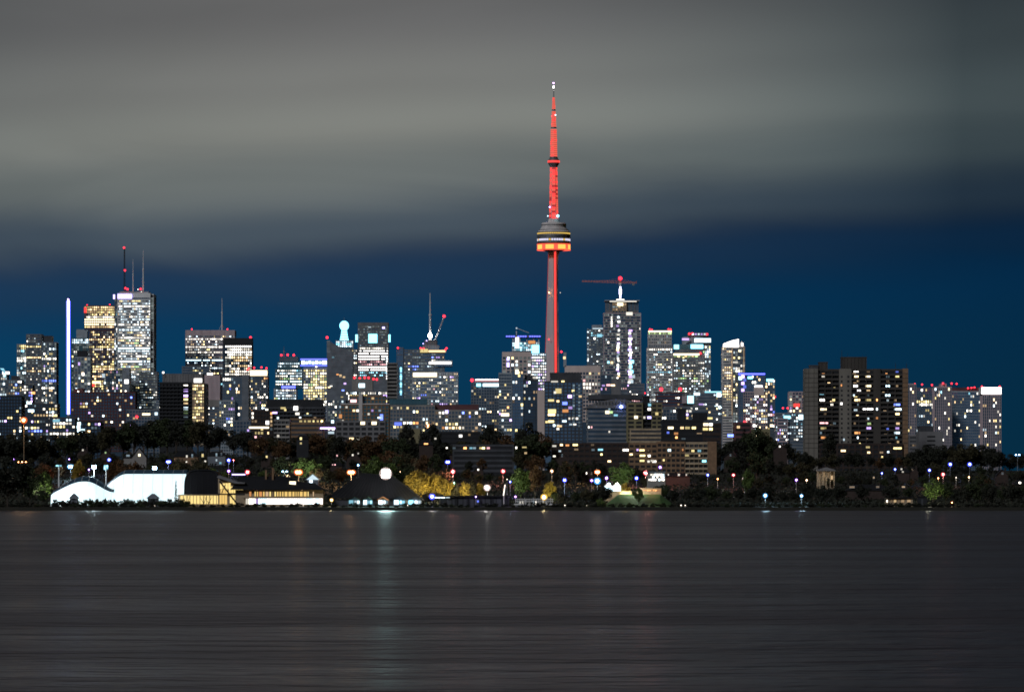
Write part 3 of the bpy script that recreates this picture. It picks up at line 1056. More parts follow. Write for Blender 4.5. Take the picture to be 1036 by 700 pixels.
B = Bld("stair_tower", "blank pinkish wall tower with a wider grey base", "tower", 217, 5400)
B.sec(206, 222.5, 379.5, style='blank', wall='pink_concrete')
B.sec(208.5, 223.5, 404.5, style='blank', wall='concrete', dy0=-3)
B.sec(210, 235, 411, style='band', wall='grey_concrete', glass='grey_glass', p=.14, pal=MIXED, yw=440, dy0=-6)
B.win(212.5, 378.3, 'blaze_white', 6, 1.8, dy=-.4)
B.win(224.5, 388.5, 'lit_cyan', 2, 1.6)
B.lights([(230, 431)], r=1.3)

B = Bld("apartment_tower", "grey residential tower with scattered windows below the black tower", "tower", 240, 5100)
B.sec(225, 245, 381, style='glass', wall='slate_panel', glass='grey_glass', p=.17, pal=MIXED, yw=442)
B.sec(245.1, 251.5, 379.5, style='blank', wall='slate_panel', dy0=-1)
B.sec(222, 238, 405, style='grid', wall='steel_panel', glass='grey_glass', p=.16, pal=HOME, yw=442, dy0=-5)

B = Bld("apartment_tower", "residential tower with a blazing white crown under a row of red beacons", "tower", 261, 5350)
B.sec(251.5, 271, 380.5, style='grid', wall='slate_panel', glass='dark_glass', p=.3, pal=HOME, yw=440, fh=3.2)
B.box("crown", 252.5, 270.5, 374, 380.3, "grey_metal", dy0=1)
B.sign(253, 270.3, 374.6, 380, "blaze_warm", name="crown_light", dy=.9)
B.lights([(251.5, 372.6), (257, 372), (264.5, 371.6), (269.5, 372.4), (250.2, 373.5)], r=1.1)

B = Bld("office_tower", "rounded teal glass tower narrowing in tiers to three red beacons", "tower", 291, 6300, depth=36)
B.sec(283, 301, 361, 366, style='band', wall='slate_panel', glass='grey_glass', p=.0)
B.sec(280.8, 303.5, 366, 373.2, style='band', wall='teal_panel', glass='teal_glass', p=.8, pal=ICE, dy0=-1, yw=410, fh=3.8)
B.sec(278.5, 306, 373.2, 393, style='band', wall='teal_panel', glass='teal_glass', p=.7, pal=TEAL, dy0=-3, yw=410, fh=3.8, rows=((385, 387.5, .95, 'blaze_cool'),))
B.sec(277, 300, 393, style='band', wall='steel_panel', glass='teal_glass', p=.6, pal=TEAL, dy0=-1, yw=410, fh=3.8)
B.sign(285, 299, 390.6, 392.8, "strip_blue", dy=-3.2)
B.mast(287, 350, 361.5, r=.7)
B.lights([(284.6, 359.2), (291, 359), (297.2, 359.2)], r=1.3)

B = Bld("office_tower", "square yellow windowed tower with a long blue edged sign on top", "tower", 318, 6200, depth=36)
B.sec(307, 333, 371.5, style='grid', wall='steel_panel', glass='dark_glass', p=.72, pal=(('lit_yellow', 4), ('lit_white', 4), ('lit_green', .6)), yw=412, fh=3.9, bay=3.4, top=3, row=.2)
B.box("sign_board", 303.8, 332.4, 362.6, 370.6, "dark_metal", dy0=-.5, dy1=.6)
B.sign(304, 332.2, 362.9, 364.2, "strip_blue", name="sign_edge_light", dy=-.5)
B.sign(304, 332.2, 369.4, 370.4, "strip_blue", name="sign_edge_light", dy=-.5)
q = MB()
for k, (a, b_) in enumerate(((305, 308.2), (309, 311.6), (312.2, 314.8), (315.6, 318), (318.8, 321.6), (322.2, 325.4), (326, 330.6))):
    q.box(B.lx(a), B.lx(b_), B.y0 - 1.3, B.y0 - .52, B.lz(368.6 - (k % 3) * .3), B.lz(365 + (k % 2) * .6))
q.build("sign_glow", "blaze_cool", B.root)
B.win(320, 370.9, 'lit_white', 1.5, 1.3, dy=-.6)

B = Bld("office_tower", "dark grey windowless tower with a roof slanting down to one side", "tower", 343, 6100, depth=30)
q = MB().prism([(B.lx(330.8), 0), (B.lx(357), 0), (B.lx(357), B.lz(356)), (B.lx(349), B.lz(353.5)), (B.lx(334), B.lz(346)), (B.lx(330.8), B.lz(344))], B.y0, B.y1)
for k in range(24):
    zz = B.lz(357) - k * 4.0
    q.box(B.lx(330.8) - .1, B.lx(357) + .1, B.y0 - .15, B.y1 + .1, zz - 1.3, zz)
q.build("wall", "slate_panel", B.root)
q = MB()
for k in range(9):
    zz = B.lz(345 + k * 1.4)
    q.box(B.lx(330.6), B.lx(334), B.y0 - .3, B.y0 + 5, zz - .5, zz + .4)
q.build("corner_louvre", "steel_panel", B.root)
B.lights([(330.9, 341.4)], r=1.5)
for px, py, mt in ((343, 363.5, 'dim_cool'), (337, 361, 'lit_cyan'), (341.5, 379, 'lit_orange'), (344.5, 380, 'lit_warm'), (348, 381.5, 'lit_warm'), (335, 390, 'lit_white'), (347, 395, 'lit_blue'), (349, 388, 'lit_violet'),
                   (333, 392, 'lit_warm'), (338, 405, 'lit_white'), (346, 402, 'lit_yellow'), (352, 398, 'lit_white')):
    B.win(px, py, mt, 2.4, 1.7)
B.sec(332, 350, 404, style='glass', wall='slate_panel', glass='grey_glass', p=.15, pal=MIXED, yw=440, dy0=-6)

B = Bld("beacon_tower", "tower topped with a glowing white weather beacon on a tapering neck", "tower", 348, 6650, depth=26)
B.sec(339.5, 357.5, 344.3, 353, style='band', wall='steel_panel', glass='teal_glass', p=.85, pal=(('blaze_cyan', 1), ('lit_cool', 2)), yw=372, fh=3.0, sp=.3)
B.sec(341, 361.5, 353.2, style='band', wall='grey_concrete', glass='grey_glass', p=.35, pal=OFFICE, yw=400, dy0=-1)
x_, z_ = B.lx(348), B.lz
q = MB().lathe([(B.m(4.6), z_(344.6)), (B.m(3.4), z_(339)), (B.m(2.7), z_(334)), (B.m(2.9), z_(332.6))], 16, 0, x_, B.y0 + 9)
q.build("beacon_neck", "blaze_cyan", B.root)
MB().ball((x_, B.y0 + 9, z_(329.3)), B.m(4.7), 0, 18, 12, 1.05).build("beacon_globe", "blaze_cyan", B.root)
B.mast(348, 320, 326, r=.3, dy=9)
q = MB()
for k in range(5):
    zz = z_(344.5 - k * 2.5)
    r_ = B.m(4.7 - k * .42)
    q.lathe([(r_, zz - .3), (r_ + .5, zz - .3), (r_ + .5, zz + .3), (r_, zz + .3)], 16, 0, x_, B.y0 + 9)
q.build("neck_hoop", "grey_metal", B.root)

B = Bld("office_tower", "glass bank tower with glowing square cyan signs and blazing white floors", "tower", 377, 6500, depth=40)
B.sec(362, 393, 326.3, style='band', wall='grey_concrete', glass='grey_glass', p=.12, pal=ICE, yw=402, fh=3.9, bay=2.8, top=4.5,
      rows=((328, 350, .10, 'dim_cool'), (350.5, 353.5, .7, 'lit_white'), (354.5, 364.5, .96, 'blaze_white'), (365, 369, .45, 'lit_pink'), (369.5, 375.5, .95, 'blaze_white'), (376, 381, .35, 'lit_cyan')))
B.sign(372.8, 381.6, 338, 346.8, "blaze_cyan")
B.sign(359.6, 362, 338.5, 346, "blaze_cyan", dy=1)
B.sign(392.8, 395, 338.5, 346, "blaze_cyan", dy=1)
B.win(388, 331.6, 'blaze_violet', 2.6, 2)
B.win(374, 331, 'lit_cool', 3, 1)
for k in range(16):
    B.win(391.4, 363 + k * 2.5, 'blaze_white' if k % 3 else 'lit_cool', 1.3, 1.3, dy=-.3)
for k in range(7):
    B.win(352.6, 381 + k * 2.2, 'lit_cool' if k % 2 else 'lit_blue', 1.2, 1.5, dy=-.4)

B = Bld("office_block", "flat grey block crowned by a string of orange red lights and one spotlight", "office block", 370, 6000)
B.sec(356, 377, 383, style='blank', wall='concrete')
B.sec(377.1, 394, 384, style='blank', wall='slate_panel', dy0=1)
B.sec(352, 394, 395.5, style='glass', wall='slate_panel', glass='grey_glass', p=.4, pal=MIXED, yw=425, dy0=-3)
B.lights([(358.5, 382), (364, 382.8), (369, 382), (373, 382.2), (377.8, 383.4), (381.2, 383.8)], r=1.35)
B.win(366, 390, 'blaze_cool', 6, 4, dy=-.3)
B.win(365.5, 390, 'blaze_white', 3, 3, dy=-.6)

B = Bld("balcony_tower", "slim grey tower with curved dark balcony bands beside the blue glass tower", "tower", 397, 5900)
B.sec(391.5, 402, 367, style='balc', wall='concrete', glass='black_panel', p=.0, fh=4.6, bay=14)

B = Bld("office_tower", "blue glass tower with a tall white spire over a blinding roof light", "tower", 427, 6000, depth=44)
B.sec(401.2, 408.2, 351.6, style='glass', wall='slate_panel', glass='blue_glass', p=.0, bay=8, fh=8)
B.sec(408.3, 449.5, 353.5, style='band', wall='slate_panel', glass='blue_glass', p=.16, pal=MIXED, yw=403, fh=4, dy0=1, rows=((354, 357, .0, None),))
for k in range(11):
    B.win(405.6, 373 + k * 2.6, 'lit_cyan' if k % 3 else 'blaze_cyan', 1.7, 1.5 if k % 3 else 2.6, dy=-.3)
B.sign(425, 433, 353, 356.6, "lit_yellow", name="crown_light")
B.sign(433.5, 451, 354.2, 356.4, "lit_warm", name="crown_light")
B.sec(440, 457.5, 364.5, 370.5, style='band', wall='steel_panel', glass='blue_glass', p=.0, dy0=-2)
B.sec(417, 463.5, 376.5, style='band', wall='steel_panel', glass='blue_glass', p=.27, pal=MIXED, yw=425, fh=4, dy0=-5)
B.sign(434, 456.5, 366, 368.4, "blaze_white", name="terrace_light", dy=-2)
B.sign(418, 442, 377.2, 381.3, "blaze_warm", name="terrace_light", dy=-5)
q = MB()
for k in range(12):
    q.box(B.lx(442.5 + k * 1.75), B.lx(443.2 + k * 1.75), B.y0 - 5.8, B.y0 - 5.02, B.lz(381.3), B.lz(377.2))
q.build("terrace_screen", "white_paint", B.root)
B.roof(429.5, 442, 344.5, 353.5, mat="grey_concrete", dy0=8)
B.roof(427.5, 444, 349.5, 353.4, mat="steel_panel", dy0=6)
B.mast(435, 296, 345, r=1.5, mat="white_paint", dy=14)
B.lights([(435, 339.5)], r=2.6, mat="bulb_white", name="roof_flood", dy=12)
B.lights([(428, 347.5), (431.5, 344.5)], r=.8, mat="blaze_violet", name="roof_lamp", dy=7)
B.lights([(402.6, 352), (425.6, 352.3), (428.4, 352.6), (451.8, 352.3), (450.5, 354)], r=1.05, dy=-1)


def luffing_crane():
    D = 6010.0
    r = empty("luffing_crane", (XW(439, D), D + 10, ZW(353, D)), 0, "crane with a raised slanting boom beside the white spire", "crane")
    k = D / F
    q = MB().box(-1.2, 1.2, -1.2, 1.2, -2, 8 * k)
    q.build("mast", "white_paint", r)
    q = MB()
    p0, p1 = Vector((0, 0, 7 * k)), Vector((10.2 * k, 0, 33 * k))
    for off in ((0, -.8, .6), (0, .8, .6), (.9, 0, -.5)):
        q.tube(p0 + Vector(off), p1 + Vector(off) * .4, .38, n=5)
    for i in range(14):
        a, b_ = p0.lerp(p1, i / 14), p0.lerp(p1, (i + 1) / 14)
        q.tube(a + Vector((0, -.8, .6)), b_ + Vector((.9, 0, -.5)), .2, n=4)
        q.tube(a + Vector((.9, 0, -.5)), b_ + Vector((0, .8, .6)), .2, n=4)
    q.build("boom", "white_paint", r)
    MB().box(-4.5 * k, -.5, -1.5, 1.5, 6 * k, 8 * k).build("counterweight", "dark_panel", r)
    MB().tube((-3 * k, 0, 12 * k), p1, .12, n=4).build("cable", "dark_metal", r)
    MB().ball(tuple(p1 + Vector((0, 0, .5))), 1.4 * k, 0, 8, 6).build("warning_light", "red_beacon", r)


luffing_crane()

B = Bld("apartment_block", "long pale gridded block with a teal top floor in front of the blue tower", "apartment block", 440, 3850, depth=22)
B.sec(394, 432, 403.5, 409.5, style='glass', wall='teal_panel', glass='teal_glass', p=.0, dy0=-.4, top=.6)
B.sec(394.5, 440, 409.6, style='grid', wall='concrete', glass='grey_glass', p=.24, pal=HOME, yw=436, fh=3.2, bay=3.2)
B.sec(440.1, 487, 414.5, style='grid', wall='concrete', glass='grey_glass', p=.26, pal=HOME, yw=437, fh=3.2, bay=3.2, dy0=-.6)
B.roof(432.5, 484, 409.8, 414.6, mat="brown_granite", louvres=False)
B.sign(399, 406.5, 427, 430.5, "lit_blue", dy=-.3)
B.win(452, 416.5, 'blaze_violet', 3, 3, dy=-1)
B.win(433.5, 431, 'bulb_orange', 2, 2.4, dy=-1)

B = Bld("office_tower", "square tower with a pink lit roof edge and pale blue top floor", "tower", 491, 5000, depth=26)
B.sec(476.5, 505.5, 387, style='grid', wall='slate_panel', glass='dark_glass', p=.24, pal=HOME, yw=440, fh=3.3, bay=3.4)
B.sec(480.5, 504.5, 383.2, 388, style='band', wall='steel_panel', glass='teal_glass', p=.0, dy0=-.5, top=.8)
B.sign(480.5, 505, 384, 386, "lit_pink", name="roof_edge_light", dy=-.6)
B.sign(481, 505, 383.6, 384.4, "blaze_white", name="roof_edge_light", dy=-.8)
B.sign(482, 486.5, 388, 391, "blaze_cyan", name="top_floor_light", dy=-.4)
B.sign(488.5, 504.5, 388, 391, "blaze_cool", name="top_floor_light", dy=-.4)
B.lights([(477.6, 384.6)], r=2.0)

B = Bld("office_block", "flat topped cream office block behind the glass towers", "office block", 523, 5900, depth=26)
B.sec(508, 537.5, 356, style='grid', wall='cream_panel', glass='dark_glass', p=.20, pal=OFFICE, yw=400, top=6, fh=4.2, bay=5, ww=.7)
B.win(514, 363.5, 'blaze_violet', 2.4, 2.6)
B.win(514, 369, 'blaze_violet', 2.6, 4.5)

B = Bld("construction_tower", "unfinished tower ablaze with work lights under a violet lit deck", "tower", 534, 6300, depth=34)
B.sec(518, 546, 345.5, 357, style='band', wall='steel_panel', glass='teal_glass', p=.75, pal=(('blaze_cool', 1), ('lit_cyan', 1), ('lit_cool', 1)), yw=362, fh=3, sp=.25)
B.sec(536, 553, 357, style='band', wall='steel_panel', glass='grey_glass', p=.62, pal=(('blaze_white', 2), ('lit_white', 2), ('lit_violet', 2), ('lit_cool', 2)), yw=402, fh=4)
B.sec(524, 536, 357, style='band', wall='grey_concrete', glass='grey_glass', p=.4, pal=ICE, yw=372, dy0=2)
B.box("deck", 512, 547.5, 339.5, 341.2, "grey_metal", dy0=-3)
q = MB()
for k in range(15):
    if k in (4, 9):
        continue
    q.box(B.lx(512 + k * 2.35), B.lx(513.7 + k * 2.35), B.y0 - 3.6, B.y0 - 3.02, B.lz(341), B.lz(339.8))
q.build("deck_light", "strip_blue", B.root)
q = MB()
for px in (519, 526, 533, 540, 545):
    q.box(B.lx(px) - .5, B.lx(px) + .5, B.y0 + 1, B.y0 + 2, B.lz(346), B.lz(341.2))
q.build("deck_post", "white_paint", B.root)
B.sign(521.4, 525, 341.4, 352, "blaze_white", name="work_light")
B.sign(534.5, 541.5, 344.6, 347.8, "lit_orange")
B.sign(538, 545.5, 349, 357.5, "blaze_cyan", name="work_light", dy=-.5)
B.mast(522.6, 331.5, 341, r=.6, mat="white_paint")
B.lights([(522.6, 332)], r=1.1, mat="lit_cool", name="mast_lamp")
q = MB().tube((B.lx(523), B.y0 + 6, B.lz(332)), (B.lx(535), B.y0 + 6, B.lz(336.6)), .35, n=5)
q.build("stay_cable", "white_paint", B.root)

B = Bld("apartment_tower", "blue glass condominium tower with three stepped roofs", "tower", 525, 4500, depth=26)
B.sec(504.5, 518, 377, style='glass', wall='steel_panel', glass='grey_glass', p=.2, pal=HOME, yw=436, fh=3.2, bay=3.2, sp=.3)
B.sec(518.1, 529.5, 374, style='glass', wall='slate_panel', glass='blue_glass', p=.12, pal=HOME, yw=436, fh=3.2, dy0=-1)
B.sec(529.6, 544, 384, style='glass', wall='dark_panel', glass='dark_glass', p=.17, pal=HOME, yw=436, fh=3.2)
B.win(523, 376.2, 'blaze_warm', 3.4, 4.6, dy=-1)
B.win(541, 382, 'lit_white', 4, 1.8)
B.win(511, 419.5, 'blaze_warm', 8, 3)
B.roof(531, 540, 380, 384, mat="dark_panel")

B = Bld("apartment_tower", "navy glass tower with big yellow windows and a beige side wall before the needle tower", "tower", 569, 4300, depth=26)
B.sec(551, 589.5, 385.5, style='grid', wall='dark_panel', glass='blue_glass', p=.06, pal=HOME, yw=436, fh=3.3, bay=4.2)
B.roof(556.5, 588, 377.5, 385.6, mat="dark_panel", dy0=1)
B.sec(543.8, 550.9, 394.5, style='blank', wall='cream_panel', dy0=2)
for px, py, mt, ww_, hh in ((561, 386, 'lit_white', 7, 1.6), (569.5, 385.8, 'lit_yellow', 3, 1.4), (565, 395.5, 'lit_yellow', 6, 5), (561.5, 397, 'lit_white', 2.4, 2.4), (576.5, 401, 'lit_violet', 4, 3), (557.5, 405, 'lit_yellow', 6, 2.2),
                            (571.5, 408, 'lit_blue', 5, 3), (577, 412.5, 'lit_violet', 4, 2.8), (558.5, 416, 'lit_yellow', 8, 4), (558, 419.5, 'lit_warm', 7, 2), (572, 415.6, 'lit_orange', 6, 3),
                            (557.5, 426.3, 'lit_yellow', 6, 2.4), (571, 426, 'lit_cool', 4.4, 2), (577.5, 429.3, 'lit_cool', 3, 1.6), (581.5, 429.3, 'lit_white', 3, 1.4), (566, 431, 'lit_warm', 5, 2), (587, 401, 'lit_warm', 3, 2)):
    B.win(px, py, mt, ww_, hh, dy=-.4)
for k in range(26):
    B.win(586 if k % 2 else 580.5, 390 + (k // 2) * 3.4, 'dim_cool', 2.0, 2.2, dy=-.2)

B = Bld("office_block", "cream flat roofed office block with rows of openings right behind the navy tower", "office block", 590, 5600, depth=26)
B.sec(571.5, 607.5, 370, style='grid', wall='cream_panel', glass='dark_glass', p=.16, pal=(('lit_white', 2), ('lit_pink', 1), ('lit_warm', 1)), yw=402, top=7.5, fh=4.4, bay=4,
      rows=((377, 380, .4, 'lit_warm'), (382, 385, .35, 'lit_pink'), (388, 391, .5, 'lit_white')), xw=(590, 607))
B.box("stair_head", 570.2, 573, 356.5, 371, "steel_panel")
B.win(571, 362, 'lit_warm', 2.4, 2.6)

B = Bld("office_tower", "teal tower with an icy blue crown beside the tower under construction", "tower", 602, 6900, depth=34)
B.sec(594, 611, 333, style='band', wall='slate_panel', glass='blue_glass', p=.06, pal=ICE, yw=392, rows=((333, 334.5, .5, 'lit_cool'), (338.5, 341, .4, 'lit_cyan')))
B.roof(599, 609, 329, 333, mat="steel_panel", dy0=4)
B.sign(599.5, 610, 331.8, 334, "lit_cool", name="crown_light", dy=3)
B.sign(604, 609, 338, 341, "lit_cyan", name="crown_light")
B.win(601.5, 342.5, 'lit_white', 1.6, 1.8)
for k in range(14):
    B.win(594.8, 333 + k * 2.9, 'lit_cool' if k % 2 else 'dim_cool', 1.1, 1.2, dy=-.2)

B = Bld("construction_tower", "tall grey tower still being built with open columned top floors", "tower", 629, 6400, depth=40)
B.sec(610.5, 648.5, 316.5, style='band', wall='pink_concrete', glass='dark_glass', p=.02, pal=ICE, yw=405, fh=3.9, bay=3, sp=.22)
B.sec(613, 646, 304.5, 316.4, style='grid', wall='grey_concrete', glass='grey_glass', p=.0, fh=16, bay=5, dy0=3)
B.sec(619.5, 634, 306, 316.4, style='grid', wall='tan_brick', glass='dark_glass', p=.9, pal=(('dim_warm', 3), ('dim_cool', 1)), fh=3.6, bay=4, dy0=-.4, yw=330)
B.box("roof_slab", 611.8, 647, 303.6, 304.6, "steel_panel", dy0=-1)
B.sign(616.8, 644, 304.7, 305.4, "lit_white", name="roof_edge_light", dy=-.5)
B.sign(624.5, 630.5, 306.5, 309.5, "blaze_warm", name="work_light", dy=-.6)
B.sign(633.5, 640, 315.8, 319, "lit_white", name="work_light", dy=-.2)
for k in range(34):
    r_ = B.rng.random()
    if k > 5:
        B.win(638 - .035 * k + B.rng.uniform(-.8, .8), 318 + k * 2.75, B.rng.choice(['lit_white', 'lit_violet', 'lit_pink', 'blaze_white', 'blaze_violet']), B.rng.uniform(1.6, 4.6), 2.0, dy=-.3)
    if k % 2 == 0 or k > 12:
        B.win(625.5 + B.rng.uniform(-.8, .8), 321 + k * 2.2, B.rng.choice(['lit_white', 'lit_violet', 'lit_warm', 'lit_cool', 'blaze_white', 'dim_cool']), B.rng.uniform(1.6, 3), 1.8, dy=-.3)
for k in range(8):
    B.win(639.5 + B.rng.uniform(-1.5, 1.5), 366 + k * 5, 'blaze_cyan' if k < 3 else 'lit_cool', 3, 3.2, dy=-.4)
B.win(615.5, 366.5, 'lit_cyan', 2.2, 2.2, dy=-.3)
B.win(619, 366.8, 'lit_warm', 2.4, 2.2, dy=-.3)
for k in range(5):
    B.win(618.8, 321 + k * 2.2, 'lit_white', 1.1, 1.3, dy=-.3)


def tower_crane():
    D = 6410.0
    k = D / F
    r = empty("tower_crane", (XW(627.8, D), D + 14, ZW(303.5, D)), 0, "red tower crane with a long level jib on the tower being built", "crane")
    q = MB()
    hgt = 17.5 * k
    for sx in (-1, 1):
        for sy in (-1, 1):
            q.tube((sx * 1.1, sy * 1.1, 0), (sx * 1.1, sy * 1.1, hgt), .25, n=4)
    for i in range(10):
        za, zb = hgt * i / 10, hgt * (i + 1) / 10
        q.tube((-1.1, -1.1, za), (1.1, -1.1, zb), .18, n=4)
        q.tube((1.1, 1.1, za), (-1.1, 1.1, zb), .18, n=4)
    q.build("mast", "white_paint", r)
    q = MB()
    q.box(-.9, .9, -1.4, -1.15, 2.5 * k, 14 * k)
    q.box(-1.7, 1.7, -1.45, -1.15, 6 * k, 11.5 * k)
    q.build("mast_light", "mast_white", r)

    def truss(x0, x1, z0, z1, name, hh):
        t_ = MB()
        n = max(4, int(abs(x1 - x0) / 3.5))
        for sy in (-.8, .8):
            t_.tube((x0, sy, z0), (x1, sy, z1), .28, n=4)
        t_.tube((x0, 0, z0 + hh), (x1, 0, z1 + hh * .55), .28, n=4)
        for i in range(n):
            f, f2 = i / n, (i + 1) / n
            xa, xb = x0 + (x1 - x0) * f, x0 + (x1 - x0) * f2
            za, zb = z0 + (z1 - z0) * f, z0 + (z1 - z0) * f2
            h_ = hh * (1 - .45 * f)
            t_.tube((xa, -.8, za), (xb, 0, zb + h_), .18, n=4)
            t_.tube((xa, 0, za + h_), (xb, .8, zb), .18, n=4)
        return t_.build(name, "crane_paint", r)
    truss(0, -39 * k, 17.6 * k, 18.9 * k, "jib", 2.6)
    truss(0, 16.6 * k, 17.6 * k, 17.4 * k, "counter_jib", 2.2)
    MB().box(12 * k, 14.4 * k, -1.4, 1.4, 15.2 * k, 17.4 * k).build("counterweight", "concrete", r)
    q = MB().tube((0, 0, 17 * k), (0, 0, 22 * k), 1.0, .4, 6)
    q.tube((0, 0, 22 * k), (-24 * k, 0, 19.6 * k), .12, n=4)
    q.tube((0, 0, 22 * k), (14 * k, 0, 18.4 * k), .12, n=4)
    q.tube((16.3 * k, 0, 17.4 * k), (16.3 * k, 0, 20 * k), .3, n=5)
    q.build("apex", "crane_paint", r)
    MB().box(-1.9, 1.2, -2.4, -.9, 15.6 * k, 17.4 * k).build("cab", "white_paint", r)
    MB().ball((0, 0, 22.3 * k), 1.9 * k, 0, 10, 7).build("warning_light", "red_beacon", r)
    MB().box(-3.9 * k, 4 * k, -1.8, 1.8, .3, 1.1 * k).build("base_frame", "lit_white", r)


tower_crane()

B = Bld("office_block", "dark low blocks with a few pink windows at the foot of the tower being built", "office block", 617, 5300)
B.sec(607.6, 618.5, 378.5, style='glass', wall='slate_panel', glass='dark_glass', p=.1, pal=MIXED, yw=402)
B.sec(618.6, 627.5, 383, style='blank', wall='grey_concrete', dy0=-2)
B.sec(627.6, 652, 388, style='band', wall='slate_panel', glass='grey_glass', p=.2, pal=MIXED, yw=412, dy0=-4)
B.win(610.5, 390, 'lit_violet', 3, 1.6)
B.win(615.5, 389.5, 'lit_pink', 4, 2)
B.win(620, 389.8, 'lit_warm', 4, 1.6, dy=-2.2)
B.lights([(643.3, 397.4), (652.5, 397.6)], r=.9)

# arena with a shallow vaulted roof
B = Bld("arena", "low wide arena with a shallow curved roof below the cranes", "arena", 622, 4000, depth=60)
B.sec(594, 657, 411, style='band', wall='slate_panel', glass='dark_glass', p=.05, pal=MIXED, yw=440, fh=4)
B.box("roof_block", 596, 651, 399, 403.8, "dark_panel", dy0=6)
q = MB()
pts = [(B.lx(592 + 66 * i / 18), B.lz(412.5 - 8.5 * math.sin(math.pi * i / 18) ** .7)) for i in range(19)]
q.prism([(B.lx(592), B.lz(413))] + pts + [(B.lx(658), B.lz(413))][::1], B.y0 - 1.5, B.y1 + 1.5)
q.build("roof", "grey_concrete", B.root)
q = MB()
for k in range(13):
    q.box(B.lx(603 + k * 3.2), B.lx(604.2 + k * 3.2), B.y0 - 1.9, B.y0 - 1.55, B.lz(409.6), B.lz(406.5))
q.build("roof_vent", "dark_panel", B.root)
B.lights([(628.5, 411.6)], r=1.8, mat="bulb_blue", name="roof_lamp", dy=-3)
B.win(614.5, 417, 'blaze_warm', 4, 3, dy=-.3)
B.win(618.4, 417, 'lit_green', 3, 2.4, dy=-.3)
B.win(623, 420, 'lit_cyan', 4, 2, dy=-.3)

B = Bld("apartment_tower", "pale ribbed tower with a glowing crown and red corner beacons", "tower", 668, 6100, depth=30)
B.sec(654.5, 680.5, 351.8, style='band', wall='pale_stone', glass='grey_glass', p=.3, pal=TEAL, yw=412, fh=3.4, bay=3, rows=((352.5, 354.5, .8, 'lit_white'), (376, 378.5, .6, 'lit_cyan')))
B.sec(656, 679.5, 335, 351.6, style='grid', wall='pale_stone', glass='grey_glass', p=.12, pal=(('dim_cool', 2), ('dim_warm', 1)), yw=360, fh=4.2, bay=2.6, dy0=.6, rows=((336, 339, .9, 'lit_green'), (348.5, 352, .8, 'lit_cyan')))
B.sign(656, 679.5, 334.6, 336, "blaze_warm", name="crown_light", dy=.3)
B.lights([(657.5, 333.2), (659.5, 333.6), (676.5, 333), (678.5, 333.2)], r=1.0)

B = Bld("apartment_tower", "tower with a wide blue lit crown rising behind the yellow crowned one", "tower", 704, 6350, depth=30)
B.sec(691, 719, 349, style='glass', wall='steel_panel', glass='grey_glass', p=.3, pal=TEAL, yw=402, fh=3.4)
q = MB().lathe([(B.m(14.4), B.lz(349)), (B.m(14.4), B.lz(341.2)), (B.m(13.4), B.lz(340.4))], 24, 0, B.lx(705), 6)
q.build("crown", "steel_panel", B.root)
B.sign(702.5, 719, 342.4, 346.4, "blaze_cool", name="crown_light", dy=-2.6)
B.sign(690, 697, 342.2, 344.2, "lit_violet", name="crown_light", dy=-.5)
B.box("mechanical_floor", 696, 716.5, 336.4, 340.5, "slate_panel", dy0=3)
for k in range(5):
    B.win(701 + k * 3, 338, 'lit_violet' if k % 2 else 'lit_cool', 1.8, 1.5, dy=2.9)
B.lights([(697.4, 337.6), (700.5, 337.4), (715.4, 338.2), (717.6, 350.5)], r=1.15)

B = Bld("apartment_tower", "broad tower with pale blue terraces and a yellow lit crown line", "tower", 697, 5950, depth=30)
B.sec(681.3, 713, 357.5, style='band', wall='concrete', glass='grey_glass', p=.3, pal=TEAL, yw=405, fh=3.4, bay=3.2)
B.box("terrace", 681, 711.5, 348.2, 353.4, "teal_panel", dy0=5)
B.sign(682, 687, 348.6, 353, "blaze_cyan", name="terrace_light", dy=4.6)
B.sign(699, 711.5, 348.4, 352.6, "blaze_cyan", name="terrace_light", dy=4.6)
B.box("terrace", 683, 711, 353.4, 357.4, "slate_panel", dy0=3)
B.sign(681.3, 707.5, 357.6, 359.4, "blaze_warm", name="crown_light", dy=-.3)
for k in range(7):
    B.win(683 + k * 3.6, 360.6, 'lit_yellow' if k % 2 else 'lit_green', 2.6, 1.4, dy=-.3)
B.lights([(708.5, 357.5)], r=1.2, dy=-2)

B = Bld("office_block", "plum dark block carrying two large red beacons on its roof", "office block", 678, 5000)
B.sec(663.5, 692.5, 397, style='band', wall='brown_granite', glass='dark_glass', p=.12, pal=MIXED, yw=425)
B.lights([(669, 393.8), (688.2, 393.8)], r=2.2)

B = Bld("shop_block", "low block with a glowing teal panel beside a plain pink one", "shop block", 697, 4600)
B.sec(672, 727, 411, style='band', wall='slate_panel', glass='grey_glass', p=.25, pal=MIXED, yw=432)
B.box("pink_panel", 690, 695.5, 400.6, 408, "pink_concrete", dy0=-1, dy1=1)
B.sign(695.6, 701.8, 400.4, 408, "lit_cyan", name="teal_panel", dy=-.5)
B.box("panel_stand", 691, 701, 407.9, 411.2, "dark_metal", dy0=.3, dy1=1)
B.win(699.8, 406, 'blaze_cool', 1.6, 2.4, dy=-1.4)

B = Bld("office_block", "grey flat block with a pale teal roof line next to the slanted crown tower", "office block", 718, 5200)
B.sec(706, 731, 397.5, style='band', wall='slate_panel', glass='grey_glass', p=.14, pal=OFFICE, yw=425)
B.sign(713, 730, 395.8, 397.2, "lit_cyan", name="roof_edge_light")
B.win(727.3, 399.6, 'blaze_cool', 4.4, 4, dy=-.3)
B.win(705, 398.5, 'blaze_cool', 6, 2.6, dy=-.3)
B.win(726, 412, 'blaze_cool', 6, 3, dy=-.3)
B.win(709.5, 409, 'lit_violet', 5, 1.6, dy=-.3)

